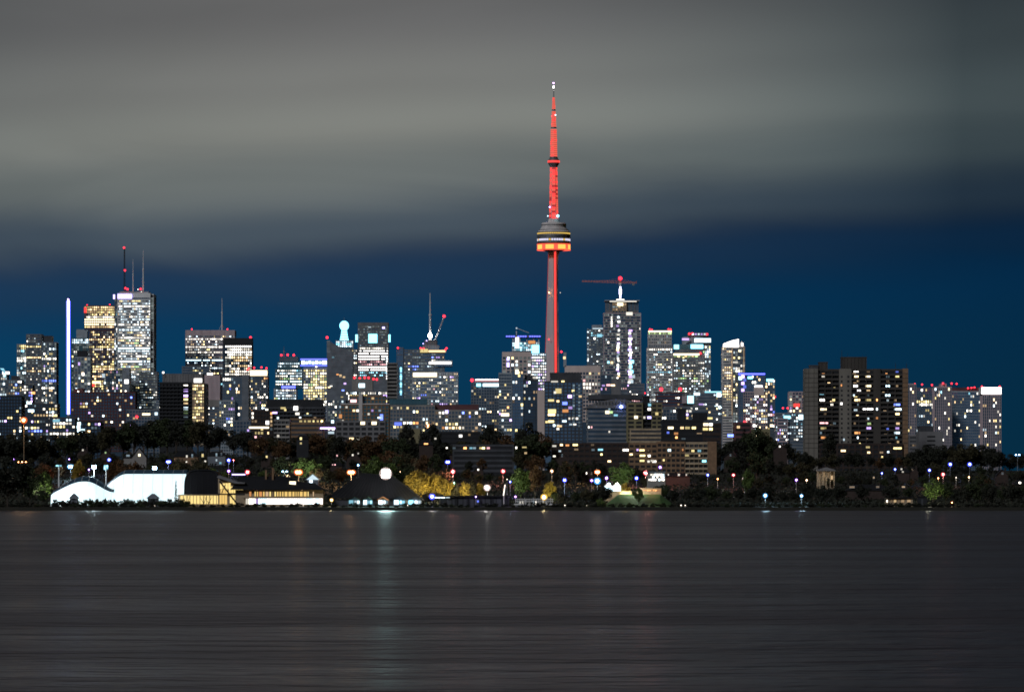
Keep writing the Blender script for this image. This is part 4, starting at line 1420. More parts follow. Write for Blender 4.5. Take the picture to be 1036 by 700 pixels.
B = Bld("apartment_tower", "slender pale tower with a blazing slanted white crown", "tower", 742, 5600, depth=26)
B.sec(730.5, 741.5, 351, style='band', wall='pale_stone', glass='grey_glass', p=.12, pal=GOLD, yw=430, fh=3.3, bay=2.8, rows=((371, 382.5, .85, None), (390, 405, .5, None)))
B.sec(741.6, 753.8, 351.5, style='glass', wall='concrete', glass='grey_glass', p=.25, pal=(('lit_white', 2), ('lit_yellow', 2), ('lit_cool', 1)), yw=430, fh=3.3, dy0=.6)
q = MB().prism([(B.lx(731.8), B.lz(351)), (B.lx(747.4), B.lz(351)), (B.lx(747.4), B.lz(343)), (B.lx(740), B.lz(344.6)), (B.lx(732.2), B.lz(347.6))], B.y0 - .5, B.y0 + 12)
q.build("crown", "blaze_white", B.root)
q = MB().prism([(B.lx(747.6), B.lz(351.4)), (B.lx(753.6), B.lz(351.4)), (B.lx(752), B.lz(347)), (B.lx(750.5), B.lz(345))], B.y0 + 1, B.y0 + 10)
q.build("crown_fin", "pale_stone", B.root)
B.win(751, 348.5, 'blaze_white', 1.7, 3.6, dy=.8)
q = MB().box(B.lx(752.2), B.lx(752.9), B.y0 - .3, B.y0 - .05, B.lz(380), B.lz(352))
q.box(B.lx(740.2), B.lx(740.9), B.y0 - .5, B.y0 - .05, B.lz(420), B.lz(352))
q.build("edge_light", "dim_warm", B.root)
B.win(748.5, 355, 'blaze_warm', 2.6, 2, dy=.3)
B.win(744, 366.5, 'lit_white', 5, 1.6, dy=.3)

B = Bld("apartment_tower", "glass tower with a blue violet roof line and a rounded pink blank panel", "tower", 765, 5300, depth=26)
B.sec(747, 774, 378.6, style='glass', wall='slate_panel', glass='blue_glass', p=.14, pal=MIXED, yw=396, fh=3.3)
B.sec(752, 776.5, 396, style='grid', wall='pink_concrete', glass='dark_glass', p=.4, pal=MIXED + (('blaze_white', 1),), yw=437, fh=3.3, dy0=-2)
B.sec(774.1, 784, 383, style='glass', wall='slate_panel', glass='grey_glass', p=.3, pal=MIXED, yw=437, fh=3.3, dy0=-1)
B.sign(747, 774, 377.6, 379, "strip_blue", name="roof_edge_light")
for k in range(5):
    B.win(751.5 + (k % 2) * 2, 381 + k * 3.4, 'lit_blue' if k % 2 else 'lit_violet', 3, 3, dy=-.3)
B.win(749, 382.5, 'blaze_cool', 3.4, 3.4, dy=-.3)
B.win(759, 382, 'blaze_cyan', 5, 2.4, dy=-.3)
B.win(779, 384.6, 'blaze_cyan', 7, 2.6, dy=-1.4)
q = MB().prism([(B.lx(762.5), B.lz(400)), (B.lx(773), B.lz(400)), (B.lx(773), B.lz(392)), (B.lx(771), B.lz(390.4)), (B.lx(764.5), B.lz(390.4)), (B.lx(762.5), B.lz(392))], B.y0 - 4.2, B.y0 - 2.05)
q.build("blank_panel", "cream_panel", B.root)
B.win(767.2, 390.8, 'blaze_white', 8, 1.8, dy=-4.3)
B.lights([(784, 401.4)], r=1.2)
B.lights([(753.3, 427.5)], r=2.0, name="red_sign_lamp", dy=-4)

B = Bld("apartment_block", "pinkish block with a red neon glow tucked behind the big balcony slab", "apartment block", 808, 5500)
B.sec(798.5, 830, 396, style='grid', wall='pink_concrete', glass='dark_glass', p=.2, pal=HOME, yw=425, fh=3.5, bay=4)
B.sign(803, 809, 408.2, 411.6, "red_led")
B = Bld("office_block", "low teal lit blocks with two red beacons in the gap before the balcony slab", "office block", 799, 5000)
B.sec(784.5, 826, 417.5, style='band', wall='slate_panel', glass='grey_glass', p=.3, pal=ICE, yw=446, fh=3.4)
B.sec(786, 797, 423, style='band', wall='pink_concrete', glass='dark_glass', p=.3, pal=HOME, yw=446, dy0=-3)
B.sign(793, 799.5, 420.5, 423.5, "blaze_cyan", dy=-.3)
B.sign(808, 813.5, 419.5, 424.5, "blaze_cool", dy=-.3)
B.lights([(788.5, 421), (792.2, 412.8), (797, 412.8)], r=1.1)

# ---- the big balcony slab
B = Bld("apartment_slab", "broad brown balcony slab with a plant room on its roof above the dark trees", "apartment slab", 867, 3300, depth=22)
B.sec(814.4, 827.6, 372.8, style='blank', wall='slab_concrete')
for x0, x1 in ((827.7, 849), (861.6, 884), (891, 913.2)):
    B.sec(x0, x1, 373.2, style='balc', wall='slab_balcony', glass='black_panel', p=.0, fh=3.165, bay=4.8, yw=447, dy0=2)
B.sec(849.1, 861.5, 373, style='blank', wall='slab_concrete', dy0=.4)
B.sec(884.1, 890.9, 373, style='blank', wall='slab_balcony', dy0=.6)
B.sec(913.3, 918.8, 372.8, style='blank', wall='brown_brick')
B.sec(829, 913, 448.5, style='grid', wall='dark_brick', glass='black_panel', p=.0, fh=3.1, bay=4, dy0=-1.5, yw=468)
B.roof(852.2, 877.4, 361.6, 373, mat="slab_balcony", dy0=5)
B.roof(829.5, 838, 366.6, 373, mat="slab_balcony", dy0=6)
B.roof(820, 828.5, 369.8, 373, mat="dark_panel", dy0=6, louvres=False)
B.mast(852.2, 354, 372, r=.3, mat="dark_metal", dy=5)
for px, y0_ in ((858.5, 356.5), (873.5, 358), (877, 358), (907, 366), (918, 366)):
    B.mast(px, y0_, 373, r=.14, mat="dark_metal", dy=8)
q = MB()
for k in range(17):
    zz = B.lz(373) - (k + 1) * 3.165
    q.box(B.lx(814.4) - .1, B.lx(827.6) + .1, B.y0 - .12, B.y0 + .3, zz - .16, zz + .16)
    q.box(B.lx(913.3) - .1, B.lx(918.8) + .1, B.y0 - .12, B.y0 + .3, zz - .16, zz + .16)
for px in (818.2, 823.5):
    q.box(B.lx(px) - .12, B.lx(px) + .12, B.y0 - .1, B.y0 + .2, 0, B.lz(373))
q.build("panel_joint", "slab_balcony", B.root)
SLAB = "360,148,40,blaze_white 428,178,35,blaze_warm 360,178,30,lit_warm 600,150,20,lit_blue 545,180,25,dim_cool 600,178,30,lit_yellow 370,205,18,lit_warm 355,235,30,lit_white 430,235,40,blaze_warm 545,235,30,blaze_cool 600,235,15,dim_warm 375,260,25,blaze_white 430,260,25,lit_warm 545,290,35,blaze_cool 165,178,25,lit_white 270,232,10,lit_orange 155,280,30,lit_cyan 160,318,40,lit_white 225,318,20,lit_yellow 345,290,12,lit_cool 365,318,40,lit_warm 430,318,40,lit_yellow 480,318,10,lit_orange 545,320,12,lit_cool 270,340,16,blaze_white 215,345,18,lit_white 600,345,45,lit_blue 165,372,45,blaze_warm 355,378,25,lit_cool 430,370,80,blaze_white 605,372,50,lit_cool 480,372,10,lit_cool 600,400,35,lit_warm 175,400,15,dim_warm 430,428,12,lit_cool 480,425,15,lit_orange 168,452,60,lit_pink 230,456,20,dim_cool 435,458,25,lit_green 605,457,25,lit_warm 165,485,40,lit_yellow 432,484,35,lit_violet 545,490,12,lit_blue 600,485,30,lit_violet 365,512,40,lit_orange 600,512,40,lit_cool 165,540,35,lit_orange 370,540,15,lit_cool 285,552,12,lit_cool 595,540,15,lit_cyan 605,565,15,lit_warm 430,150,22,dim_warm 545,205,18,dim_warm 430,290,14,dim_cool 590,320,14,dim_warm 370,345,12,dim_cool 150,512,14,dim_cool 350,456,14,dim_warm"
for w_ in SLAB.split():
    a, b_, c_, mt = w_.split(',')
    a, b_, c_ = float(a), float(b_), float(c_)
    inbal = a < 255 or 335 < a < 460 or a > 500
    B.win(805 + a / 5.833, 350 + b_ / 5.833, mt, c_ / 5.833 * .8, 2.2, dy=2.35 if inbal else .3, frame=True)
for a, b_, c_, mt in ((425, 597, 28, 'lit_yellow'), (430, 628, 20, 'lit_warm'), (505, 628, 25, 'dim_warm'), (545, 625, 15, 'lit_cool'), (600, 603, 60, 'lit_yellow'), (280, 618, 35, 'lit_warm'), (205, 622, 25, 'lit_warm'), (510, 655, 12, 'lit_yellow')):
    B.win(805 + a / 5.833, 350 + b_ / 5.833, mt, c_ / 5.833 * .8, 1.9, dy=-1.6, frame=True)
for k in range(17):
    for x0_, x1_ in ((829, 848), (863, 883), (892, 912)):
        if B.rng.random() < .62:
            B.win(B.rng.uniform(x0_ + 1.5, x1_ - 1.5), 378.4 + k * 4.71, B.rng.choice(("lit_warm", "dim_warm", "lit_yellow", "dim_warm", "lit_orange", "dim_warm")), B.rng.uniform(1.4, 3.4), 2.0, dy=2.34, frame=True)
    for px in (851.6, 858.2):
        B.win(px, 381 + k * 4.71, 'black_panel', 1.6, 1.7, dy=.35, frame=True)

# ---- condominium cluster with red beacons
COND = (('lit_yellow', 4), ('lit_white', 4), ('lit_warm', 2), ('lit_cool', 1.6), ('lit_cyan', .5))
B = Bld("condominium_tower", "pinkish ribbed tower peeping out beside the balcony slab", "tower", 923, 5050)
B.sec(914, 927, 388, style='grid', wall='pink_concrete', glass='grey_glass', p=.13, pal=COND, yw=455, fh=3.3, bay=2.6, sp=.1)
B.lights([(925.8, 388.4), (919.5, 391)], r=1.05)
B = Bld("condominium_tower", "dark glass tower with many yellow windows between two pink ribbed ones", "tower", 936, 5150)
B.sec(927.2, 947, 392, style='glass', wall='slate_panel', glass='blue_glass', p=.16, pal=COND, yw=455, fh=3.3, bay=2.8, row=.03)
B.lights([(933, 388.9), (943, 389.4)], r=1.05)
B = Bld("condominium_tower", "pink ribbed tower with a raised corner in the middle of the red beaconed cluster", "tower", 951, 5000)
B.sec(945.5, 963, 391, style='grid', wall='pink_concrete', glass='grey_glass', p=.13, pal=COND, yw=455, fh=3.3, bay=2.6, sp=.1)
B.roof(952, 958, 388.6, 391, mat="pink_concrete", louvres=False)
B.lights([(954.2, 387.8), (963, 387.9)], r=1.1)
B = Bld("condominium_tower", "wide blue glass tower between the pink ribbed tower and the white crowned one", "tower", 977, 5200)
B.sec(959, 994, 395.5, style='glass', wall='steel_panel', glass='blue_glass', p=.11, pal=COND, yw=455, fh=3.3, bay=2.8)
B.roof(963, 992, 392.5, 395.5, mat="brown_granite", louvres=False)
B.lights([(968, 388.2), (979.5, 392.6), (983, 392.2), (986, 391.9)], r=1.0)
B = Bld("condominium_tower", "end tower of the cluster with a solid blazing white crown", "tower", 1003, 4950)
B.sec(994, 1013, 398.5, style='grid', wall='pink_concrete', glass='grey_glass', p=.10, pal=COND, yw=455, fh=3.3, bay=2.6, sp=.1)
B.box("crown", 992.8, 1013.2, 391.6, 398.6, "white_paint", dy0=0)
B.sign(993, 1013, 391.8, 398.6, "blaze_white", name="crown_light")
B.lights([(993.5, 391), (1011.5, 391)], r=1.1)

# ---- nearer low and middle buildings
B = Bld("apartment_block", "dark flat roofed apartment block with a bright lamp at its upper corner", "apartment block", 298, 3900)
B.sec(270, 326, 404, 411.5, style='blank', wall='black_panel')
B.sec(268, 328, 411.6, style='balc', wall='dark_panel', glass='black_panel', p=.12, pal=HOME, yw=425, fh=3.2)
B.win(299.3, 413, 'blaze_white', 4.4, 4, dy=-1.5)
B.win(286.5, 412.8, 'lit_yellow', 5, 2, dy=-1.5)
B.win(301, 418.5, 'lit_white', 4, 2.4, dy=-1.5)
B.win(311.5, 420, 'dim_cool', 8, 2, dy=-1.5)
B = Bld("apartment_block", "brick block with lit ground floor shops below the white crowned tower", "apartment block", 262, 3700)
B.sec(254, 276, 415, style='grid', wall='dark_brick', glass='black_panel', p=.25, pal=HOME, yw=440, fh=3.2)
B.sign(252, 272, 431.6, 433.4, "blaze_warm", name="shop_light")
B.win(270.5, 427.5, 'blaze_white', 3.2, 3.6)
B.win(278, 417.5, 'lit_violet', 5, 1.8)
B = Bld("apartment_block", "small grey balcony block among brown autumn trees", "apartment block", 285, 3450)
B.sec(277, 293, 424, style='balc', wall='concrete', glass='dark_panel', p=.06, pal=HOME, yw=445, fh=3.0, bay=3)
B.win(281.5, 441, 'lit_white', 2.4, 2.4, dy=-1.5)
B = Bld("apartment_block", "brown block with a row of lit top windows and a blue neon strip", "apartment block", 318, 3500)
B.sec(293.5, 328, 423, style='band', wall='brown_brick', glass='dark_panel', p=.05, pal=HOME, yw=440, fh=3.2, rows=((425, 429, .75, 'lit_yellow'),), xw=(304, 326))
B.sec(326.1, 339.5, 426.5, style='band', wall='dark_panel', glass='dark_panel', p=.2, pal=ICE, yw=442, fh=3.2)
B.sign(324, 339, 432.4, 434, "lit_violet", name="neon_strip", dy=-.4)
B.win(335, 437.6, 'lit_cool', 6, 2.4)
B.win(336.5, 426.5, 'blaze_cool', 2.6, 3)
B = Bld("apartment_tower", "brown and glass condominium with pale trim in front of the spotlit block", "tower", 371, 4200)
B.sec(345, 393.5, 409, style='grid', wall='brown_brick', glass='teal_glass', p=.12, pal=HOME, yw=432, fh=3.2, bay=4)
B.sec(353, 390, 400, 408.8, style='grid', wall='brown_brick', glass='teal_glass', p=.15, pal=HOME, yw=432, fh=3.2, bay=4, dy0=3)
B.box("cornice", 344.6, 394, 408.2, 409.2, "pale_stone", dy0=-.6)
B.sec(363, 366.6, 399, style='blank', wall='pale_stone', dy0=-.8)
B.win(357.5, 405.5, 'lit_pink', 6, 2.6, dy=2.5)
B.win(386, 422, 'lit_blue', 3, 6)
B.win(344.5, 421, 'lit_orange', 3, 4)
B.win(384.5, 422.5, 'lit_cool', 5, 1.6)
B = Bld("apartment_block", "brown four storey block with dark square windows behind the tree tops", "apartment block", 364, 3350)
B.sec(340, 390, 425.5, style='grid', wall='grey_concrete', glass='black_panel', p=.05, pal=HOME, yw=445, fh=3.4, bay=4.5, sp=.45)
B.win(367, 428, 'blaze_warm', 4.4, 3)
B.win(378.5, 428, 'blaze_warm', 5, 3)
B = Bld("plain_block", "olive tinted blank concrete block above the dark tree line", "block", 415, 3200)
B.sec(404, 425, 434, style='blank', wall='olive_concrete')
B.roof(408, 412, 430, 434, mat="olive_concrete", louvres=False)
B = Bld("apartment_block", "low dark block with a row of coloured windows deep in the trees", "apartment block", 489, 2950, depth=14)
B.sec(458, 520, 449.5, style='band', wall='dark_panel', glass='black_panel', p=.04, pal=HOME, yw=458, fh=3.1)
for px, mt in ((470.5, 'lit_orange'), (476.5, 'lit_cyan'), (480, 'dim_cool'), (486.5, 'lit_yellow'), (489, 'lit_yellow'), (494, 'lit_pink'), (459.5, 'dim_cool')):
    B.win(px, 453.2, mt, 3, 1.9, dy=-.3)
B.win(452, 453, 'lit_white', 1.6, 1.6)
B.win(530.5, 452.4, 'lit_yellow', 4.4, 1.4)
B.win(531.8, 458.2, 'lit_warm', 2.6, 2)
B.win(522.3, 452.8, 'lit_white', 1.5, 1.9)
B = Bld("flat_roofed_block", "long black roofed block with one white lamp above the tree line", "block", 455, 3300)
B.sec(428, 486, 436.5, style='band', wall='black_panel', glass='black_panel', p=.02, pal=HOME, yw=446, fh=3.2)
B.roof(434, 441, 430.5, 436.5, mat="black_panel")
B.roof(492, 500, 430, 436.5, mat="black_panel")
B.win(466, 441, 'blaze_white', 3, 2.4, dy=-.4)
B.win(441, 443.6, 'lit_warm', 2.4, 1.6, dy=-.4)
B = Bld("brick_midrise", "long brown brick apartment building with dark window pairs in the trees", "apartment building", 615, 3050, depth=16)
B.sec(558, 636, 447.8, style='grid', wall='dark_brick', glass='black_panel', p=.03, pal=HOME, yw=470, fh=3.2, bay=3.4, sp=.6)
B.sec(636.1, 664.8, 447.8, style='grid', wall='brown_brick', glass='black_panel', p=.05, pal=HOME, yw=470, fh=3.2, bay=3.4, sp=.52)
for px, py, mt, w_ in ((568, 450, 'lit_warm', 2.6), (574, 450.4, 'lit_orange', 3.6), (582, 450, 'lit_yellow', 5), (583, 454.6, 'dim_warm', 4), (600, 455, 'dim_cool', 3), (607.5, 454.8, 'lit_cyan', 5), (608.5, 459.6, 'lit_yellow', 2),
                       (633, 455.2, 'lit_white', 5.4), (645, 455, 'lit_violet', 2), (649.5, 455.4, 'lit_yellow', 5), (656, 455.6, 'dim_warm', 1.6), (638.5, 459.6, 'lit_warm', 3), (650, 460.8, 'lit_yellow', 5.4), (656.8, 461, 'lit_white', 2.4),
                       (649.6, 466, 'lit_yellow', 4.6), (660, 466, 'lit_white', 3.4), (599.5, 450, 'dim_warm', 3)):
    B.win(px, py, mt, w_, 1.9, dy=-.3, frame=True)
B = Bld("brick_midrise", "tall end block of brown brick with balconies and a teal lamp near its corner", "apartment building", 695, 2960, depth=18)
B.sec(665, 693, 446.5, style='grid', wall='brown_brick', glass='black_panel', p=.02, pal=HOME, yw=482, fh=3.1, bay=2.9, sp=.45)
B.sec(693.1, 716, 447, style='balc', wall='tan_brick', glass='dark_panel', p=.05, pal=HOME, yw=482, fh=3.1, dy0=1)
B.sec(716.1, 725, 446.5, style='blank', wall='brown_brick')
for px, py, mt, w_ in ((677.2, 455.4, 'blaze_cool', 3), (701, 456, 'lit_yellow', 3), (707.5, 456, 'lit_cyan', 3.4), (695, 460.6, 'lit_yellow', 3.6), (707.5, 460.6, 'dim_warm', 1.6), (671.5, 465.4, 'lit_yellow', 2),
                       (678, 460.5, 'dim_warm', 2), (690.7, 455, 'lit_orange', 1.6), (691, 468, 'dim_warm', 2), (712.4, 466.4, 'blaze_cyan', 4)):
    B.win(px, py, mt, w_, 2.2, dy=-.3, frame=True)
B = Bld("apartment_block", "dark block with a warm lit row and stair towers behind the brown brick building", "apartment block", 699, 3400)
B.sec(669.5, 712, 424.5, style='band', wall='black_panel', glass='black_panel', p=.03, pal=HOME, yw=447, fh=3.4)
B.roof(686, 694.5, 414, 424.6, mat="black_panel", dy0=2)
B.roof(702, 716, 418, 424.6, mat="black_panel", dy0=3)
for px, mt, w_ in ((678.5, 'blaze_warm', 5.6), (690, 'lit_warm', 3.4), (695.5, 'lit_yellow', 4.6), (702, 'lit_yellow', 4)):
    B.win(px, 432.8, mt, w_, 2.4, dy=-.3, frame=True)
B.win(684, 438.5, 'lit_orange', 4, 2.4, dy=-.3, frame=True)
B.win(691.5, 443.8, 'dim_cool', 4, 1.6, dy=-.3, frame=True)
B.win(707.5, 438.4, 'dim_warm', 5, 1.2, dy=-.3, frame=True)
B.sec(711.5, 729.5, 428, style='band', wall='dark_brick', glass='black_panel', p=.0, fh=3.6, dy0=-2, yw=447)
for px, py, mt, w_ in ((714, 429.4, 'blaze_warm', 5), (719, 429.4, 'blaze_white', 3.6), (713.5, 434, 'lit_yellow', 5), (719, 434, 'lit_yellow', 3.4)):
    B.win(px, py, mt, w_, 2.6, dy=-2.3, frame=True)
B.win(718.5, 423, 'lit_yellow', 5, 2, dy=2.6)
B = Bld("apartment_tower", "olive twin wing apartment house with a dark recess in the middle", "apartment block", 653, 3700)
B.sec(634.5, 650.4, 407.5, style='grid', wall='olive_concrete', glass='black_panel', p=.06, pal=HOME, yw=436, fh=3.2, bay=5, sp=.42)
B.sec(659.2, 670, 407.5, style='grid', wall='olive_concrete', glass='black_panel', p=.06, pal=HOME, yw=436, fh=3.2, bay=5, sp=.42)
B.sec(650.5, 659.1, 406.5, style='balc', wall='black_panel', glass='black_panel', p=.0, fh=3.2, dy0=3)
B.roof(651, 657.5, 401, 406.6, mat="black_panel")
B.sec(637, 676, 433.5, style='band', wall='tan_brick', glass='dark_panel', p=.1, pal=(('lit_pink', 1), ('dim_warm', 1)), yw=440, fh=3.4, dy0=-3)
for px, py, mt, w_ in ((643.5, 422, 'blaze_warm', 3.6), (657, 422, 'blaze_violet', 4), (657, 414, 'blaze_white', 3), (657.3, 409.5, 'lit_cyan', 3), (664.5, 418.5, 'lit_yellow', 3), (652, 422, 'lit_white', 2)):
    B.win(px, py, mt, w_, 2.8, dy=-.3 if px not in (657, 657.3, 652) else 2.5)
B = Bld("apartment_block", "dark low building with stacked white windows beside the spruce", "apartment block", 757, 3350)
B.sec(743, 760, 427, style='band', wall='brown_granite', glass='black_panel', p=.0, fh=3.2)
B.sec(760.1, 779, 434, style='blank', wall='olive_concrete')
for px, py, mt, w_ in ((764, 430.5, 'blaze_white', 4.6), (765.5, 435.2, 'blaze_cool', 3.6), (768, 441, 'blaze_warm', 6.4), (739, 440.5, 'lit_blue', 6), (747, 432, 'lit_warm', 3), (780.5, 430.5, 'blaze_warm', 3)):
    B.win(px, py, mt, w_, 2.6, dy=-.5, frame=True)
B = Bld("plain_block", "small dull grey block in front of the red beaconed condominium cluster", "block", 942, 3400)
B.sec(930, 954, 436.5, style='blank', wall='grey_concrete')
B.roof(931, 945, 431.5, 436.6, mat="dark_panel")
q = MB()
for k in range(3):
    q.box(B.lx(938), B.lx(946), B.y0 - .4, B.y0 - .07, B.lz(442 + k * 4.2), B.lz(440.8 + k * 4.2))
q.build("ventilation_slot", "black_panel", B.root)
B = Bld("apartment_block", "dim grey block with a few windows at the foot of the balcony slab", "apartment block", 926, 3800)
B.sec(919.4, 935, 440, style='band', wall='grey_concrete', glass='dark_panel', p=.12, pal=HOME, yw=460, fh=3.2)

for nm, lab, x0, x1, yt, D_, wall_, p_ in (
        ("apartment_block", "dark block full of small lights below the stepped grey tower", 22, 58, 408, 4600, 'dark_panel', .28),
        ("apartment_block", "black low block with two warm windows at the picture's edge", -8, 22, 400, 4400, 'black_panel', .14),
        ("apartment_block", "dim block with blue lamps low between the pylon and the brick block", 50, 76, 422, 4200, 'dark_panel', .3),
        ("apartment_block", "dark block with pale blue lights under the red brick block", 78, 102, 426, 3900, 'black_panel', .3),
        ("apartment_block", "dusky block with red and white shop lights under the striped pale slab", 128, 164, 414, 4500, 'slate_panel', .12),
        ("apartment_block", "low dark terrace of flats with windows in front of the grey residential tower", 236, 256, 425, 4000, 'slate_panel', .2),
        ("office_block", "grey low filler block just behind the beige side wall", 538, 552, 420, 4700, 'slate_panel', .1),
        ("apartment_block", "low pale block with dim rows beside the arena", 655, 700, 413, 4200, 'slate_panel', .22)):
    B = Bld(nm, lab, "apartment block" if nm[0] == 'a' else "office block", (x0 + x1) / 2, D_)
    B.sec(x0, x1, yt, style='grid', wall=wall_, glass='dark_glass', p=p_, pal=MIXED, yw=446, fh=3.2, bay=3.4)
    if x0 == 128:
        B.lights([(138.5, 421.6)], r=1.6, name="red_sign_lamp", dy=-1)
        B.sign(144, 152, 418, 420, "blaze_warm", name="shop_light", dy=-.3)
        B.win(158, 418.5, 'lit_cool', 3, 3, dy=-.3)
    if x0 == 78:
        for px, py in ((80, 428.5), (79.5, 432), (84, 435.5), (80, 435.5)):
            B.win(px, py, 'blaze_cool', 3.4, 3, dy=-.3)
    if x0 == 50:
        B.win(57, 425.5, 'lit_cyan', 7, 3, dy=-.3)
        B.win(55.5, 420.5, 'lit_yellow', 5, 2, dy=-.3)
    if x0 == 22:
        B.win(29.5, 407.5, 'blaze_cool', 5, 2.6, dy=-.3)
        B.win(31.5, 415.5, 'blaze_cool', 6, 2.6, dy=-.3)
        B.win(33.5, 397.5, 'lit_orange', 4, 2.4, dy=-.3)
# ------------------------------------------------------------------ the shore: lamps first (trees keep clear of them)
KEEP = []          # (x0, x1, y0, y1, D) photo areas that nearer trees must not cover


def lamp_spot(px, py, want=8.0):
    """A distance at which a lamp seen at this place stands about `want` metres over the ground."""
    best, bd = 2500, 1e9
    D = 2425.0
    while D < 3100:
        e = abs(ZW(py, D) - T(XW(px, D), D) - want)
        if e < bd:
            best, bd = D, e
        D += 10
    return best


LAMP_DATA = {"bulb_white": (1.0, .95, .9), "bulb_blue": (.35, .45, 1.0), "bulb_ice": (.5, .8, 1.0), "bulb_red": (1.0, .35, .28), "bulb_orange": (1.0, .55, .25),
             "bulb_warm": (1.0, .75, .45), "bulb_violet": (.7, .5, 1.0), "bulb_yellow": (1.0, .8, .4), "bulb_green": (.6, 1.0, .75), "bulb_faint": (1.0, .88, .72)}


def lamp(px, py, mat, r, label, power=0.0, kind="street_lamp", D=None, group=None, heads=1, cat="street lamp", spread=None, lit=None, drop=0.0):
    D = D or lamp_spot(px, py)
    X, Z = XW(px, D), ZW(py, D)
    zg = T(X, D)
    root = empty(kind, (X, D, zg), 0, label, cat, group)
    hgt = Z - zg
    rr_ = r * random.Random(label + str(px)).uniform(.95, 1.4) * D / F
    q = MB().tube((0, 0, -.4), (0, 0, hgt - rr_ * .4), .17, .10, 8)
    q.tube((0, 0, -.4), (0, 0, .8), .28, .22, 8)
    q.tube((0, .0, hgt - rr_ * .4 - .05), (0, .9, hgt + rr_ * .6), .08, n=6)
    q.build("pole", "grey_metal" if kind != "mast_lamp" else "tan_brick", root)
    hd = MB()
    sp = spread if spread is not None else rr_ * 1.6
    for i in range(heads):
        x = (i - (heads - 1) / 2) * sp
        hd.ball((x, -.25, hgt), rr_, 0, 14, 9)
    hb = hd.build("halo_globe", mat.replace("bulb", "halo"), root)  # oversized glowing globe imitates the halo round the lamp
    hd = MB()
    for i in range(heads):
        x = (i - (heads - 1) / 2) * sp
        hd.ball((x, -.25 - rr_ * .62, hgt), rr_ * .50, 0, 14, 9)
    hd.build("bulb", mat, root)
    q = MB()
    for i in range(heads):
        x = (i - (heads - 1) / 2) * sp
        q.tube((x, -.25, hgt + rr_ * .86), (x, -.25, hgt + rr_ + .16), rr_ * .55, rr_ * .3, 10)
        if heads > 1:
            q.tube((0, 0, hgt - rr_), (x, -.2, hgt - rr_ * .7), .06, n=5)
    q.build("lamp_hood", "dark_metal", root)
    if power:
        ld = bpy.data.lights.new("lamp_light", 'POINT')
        ld.energy = power * ((6.0 if mat in ('bulb_orange', 'bulb_red', 'bulb_warm') else 3.2) if D > 2440 and kind != 'mast_lamp' else 1.2)
        ld.color = lit or LAMP_DATA[mat]
        ld.shadow_soft_size = .5
        lo = bpy.data.objects.new("lamp_light", ld)
        COL.objects.link(lo)
        lo.parent = root
        lo.location = (0, -1.2 - rr_, hgt - drop)
    KEEP.append((px - r - 1, px + r + 1, py - r - 1, py + r + 1, D))
    return root


# the tall orange mast lamp
lamp(24.2, 425, "bulb_orange", 3.6, "tallest orange street lamp on a long pole above the dark trees", 5000, D=2560, kind="mast_lamp")
KEEP.append((22, 27, 425, 466, 2560))
lamp(14, 464.5, "bulb_violet", .8, "small white lamp high over the shore tree beside three orange bulbs", 0)
lamp(12, 472, "bulb_ice", 1.1, "pale blue lamp in the leaves below a row of orange bulbs", 300)
lamp(22.5, 467.3, "bulb_orange", .85, "lamp post carrying three small orange bulbs in a row", 600, heads=3, spread=2.2)
lamp(70, 464.4, "bulb_violet", .9, "small violet lamp over the bright twin lamp behind the dome", 0)
lamp(71.5, 472, "bulb_ice", 1.9, "bright blue white twin lamp behind the low lobe of the dome", 2500, heads=2, spread=1.2)
lamp(74.5, 477, "bulb_white", 1.0, "small white lamp just under the twin lamp behind the dome", 0)
lamp(81, 478.6, "bulb_red", 1.5, "reddish lamp behind the saddle of the white dome", 1500)
lamp(90, 475, "bulb_violet", 1.2, "violet white lamp next to the lit floodlight post behind the dome", 300)
lamp(110.5, 465, "bulb_blue", 1.5, "blue lamp beside rust coloured trees left of the gabled house", 400)
lamp(170.5, 467, "bulb_blue", 2.0, "bright blue white lamp above the roof of the big dome", 1200, heads=2, spread=1.0)
lamp(231.5, 465.6, "bulb_blue", 1.9, "blue lamp above the clubhouse end of the dark arch", 500)
lamp(236.3, 465.4, "bulb_red", .9, "small pink lamp touching the blue lamp over the clubhouse", 0)
lamp(231.5, 476.4, "bulb_violet", 1.3, "violet white lamp at the back of the clubhouse roof", 200)
lamp(250.4, 477.5, "bulb_red", 2.0, "pink street lamp on a post behind the clubhouse roof", 900)
lamp(288, 476.8, "bulb_ice", 1.2, "pair of small blue white lamps behind the clubhouse roof", 600, heads=2, spread=2.2)
lamp(302, 477.6, "bulb_orange", 2.3, "large orange double lamp under the green lit tree by the clubhouse", 4000, heads=2, spread=1.6)
lamp(355.4, 477.7, "bulb_orange", 2.0, "wide orange twin lamp behind the great dark hip roof", 3500, heads=2, spread=2.1)
lamp(362.4, 470.5, "bulb_ice", 1.0, "small blue white lamp above the wide orange twin lamp", 200)
lamp(406.5, 477.2, "bulb_warm", 1.6, "amber lamp beside the giant floodlight", 1200, heads=2, spread=1.2)
lamp(453, 467.3, "bulb_blue", 2.1, "blue lamp over the red lamp next to the yellow tree", 500, heads=2, spread=1.0)
lamp(458.2, 477, "bulb_red", 2.5, "red street lamp right of the yellow tree top", 2500)
lamp(459.6, 488.5, "bulb_green", 1.2, "pale green lamp among the yellowish hedge trees", 900)
lamp(509, 476.6, "bulb_red", 2.1, "red lamp above the leaning white flagpole", 1200)
lamp(516.2, 487.2, "bulb_blue", 1.3, "blue lamp beside the top of the leaning white flagpole", 300)
lamp(513, 484.8, "bulb_faint", .7, "tiny white lamp between the red and the blue lamp by the flagpole", 0)
lamp(481.5, 502.4, "bulb_violet", 1.0, "small violet lamp at the edge of the black boathouse roof", 200, D=2422)
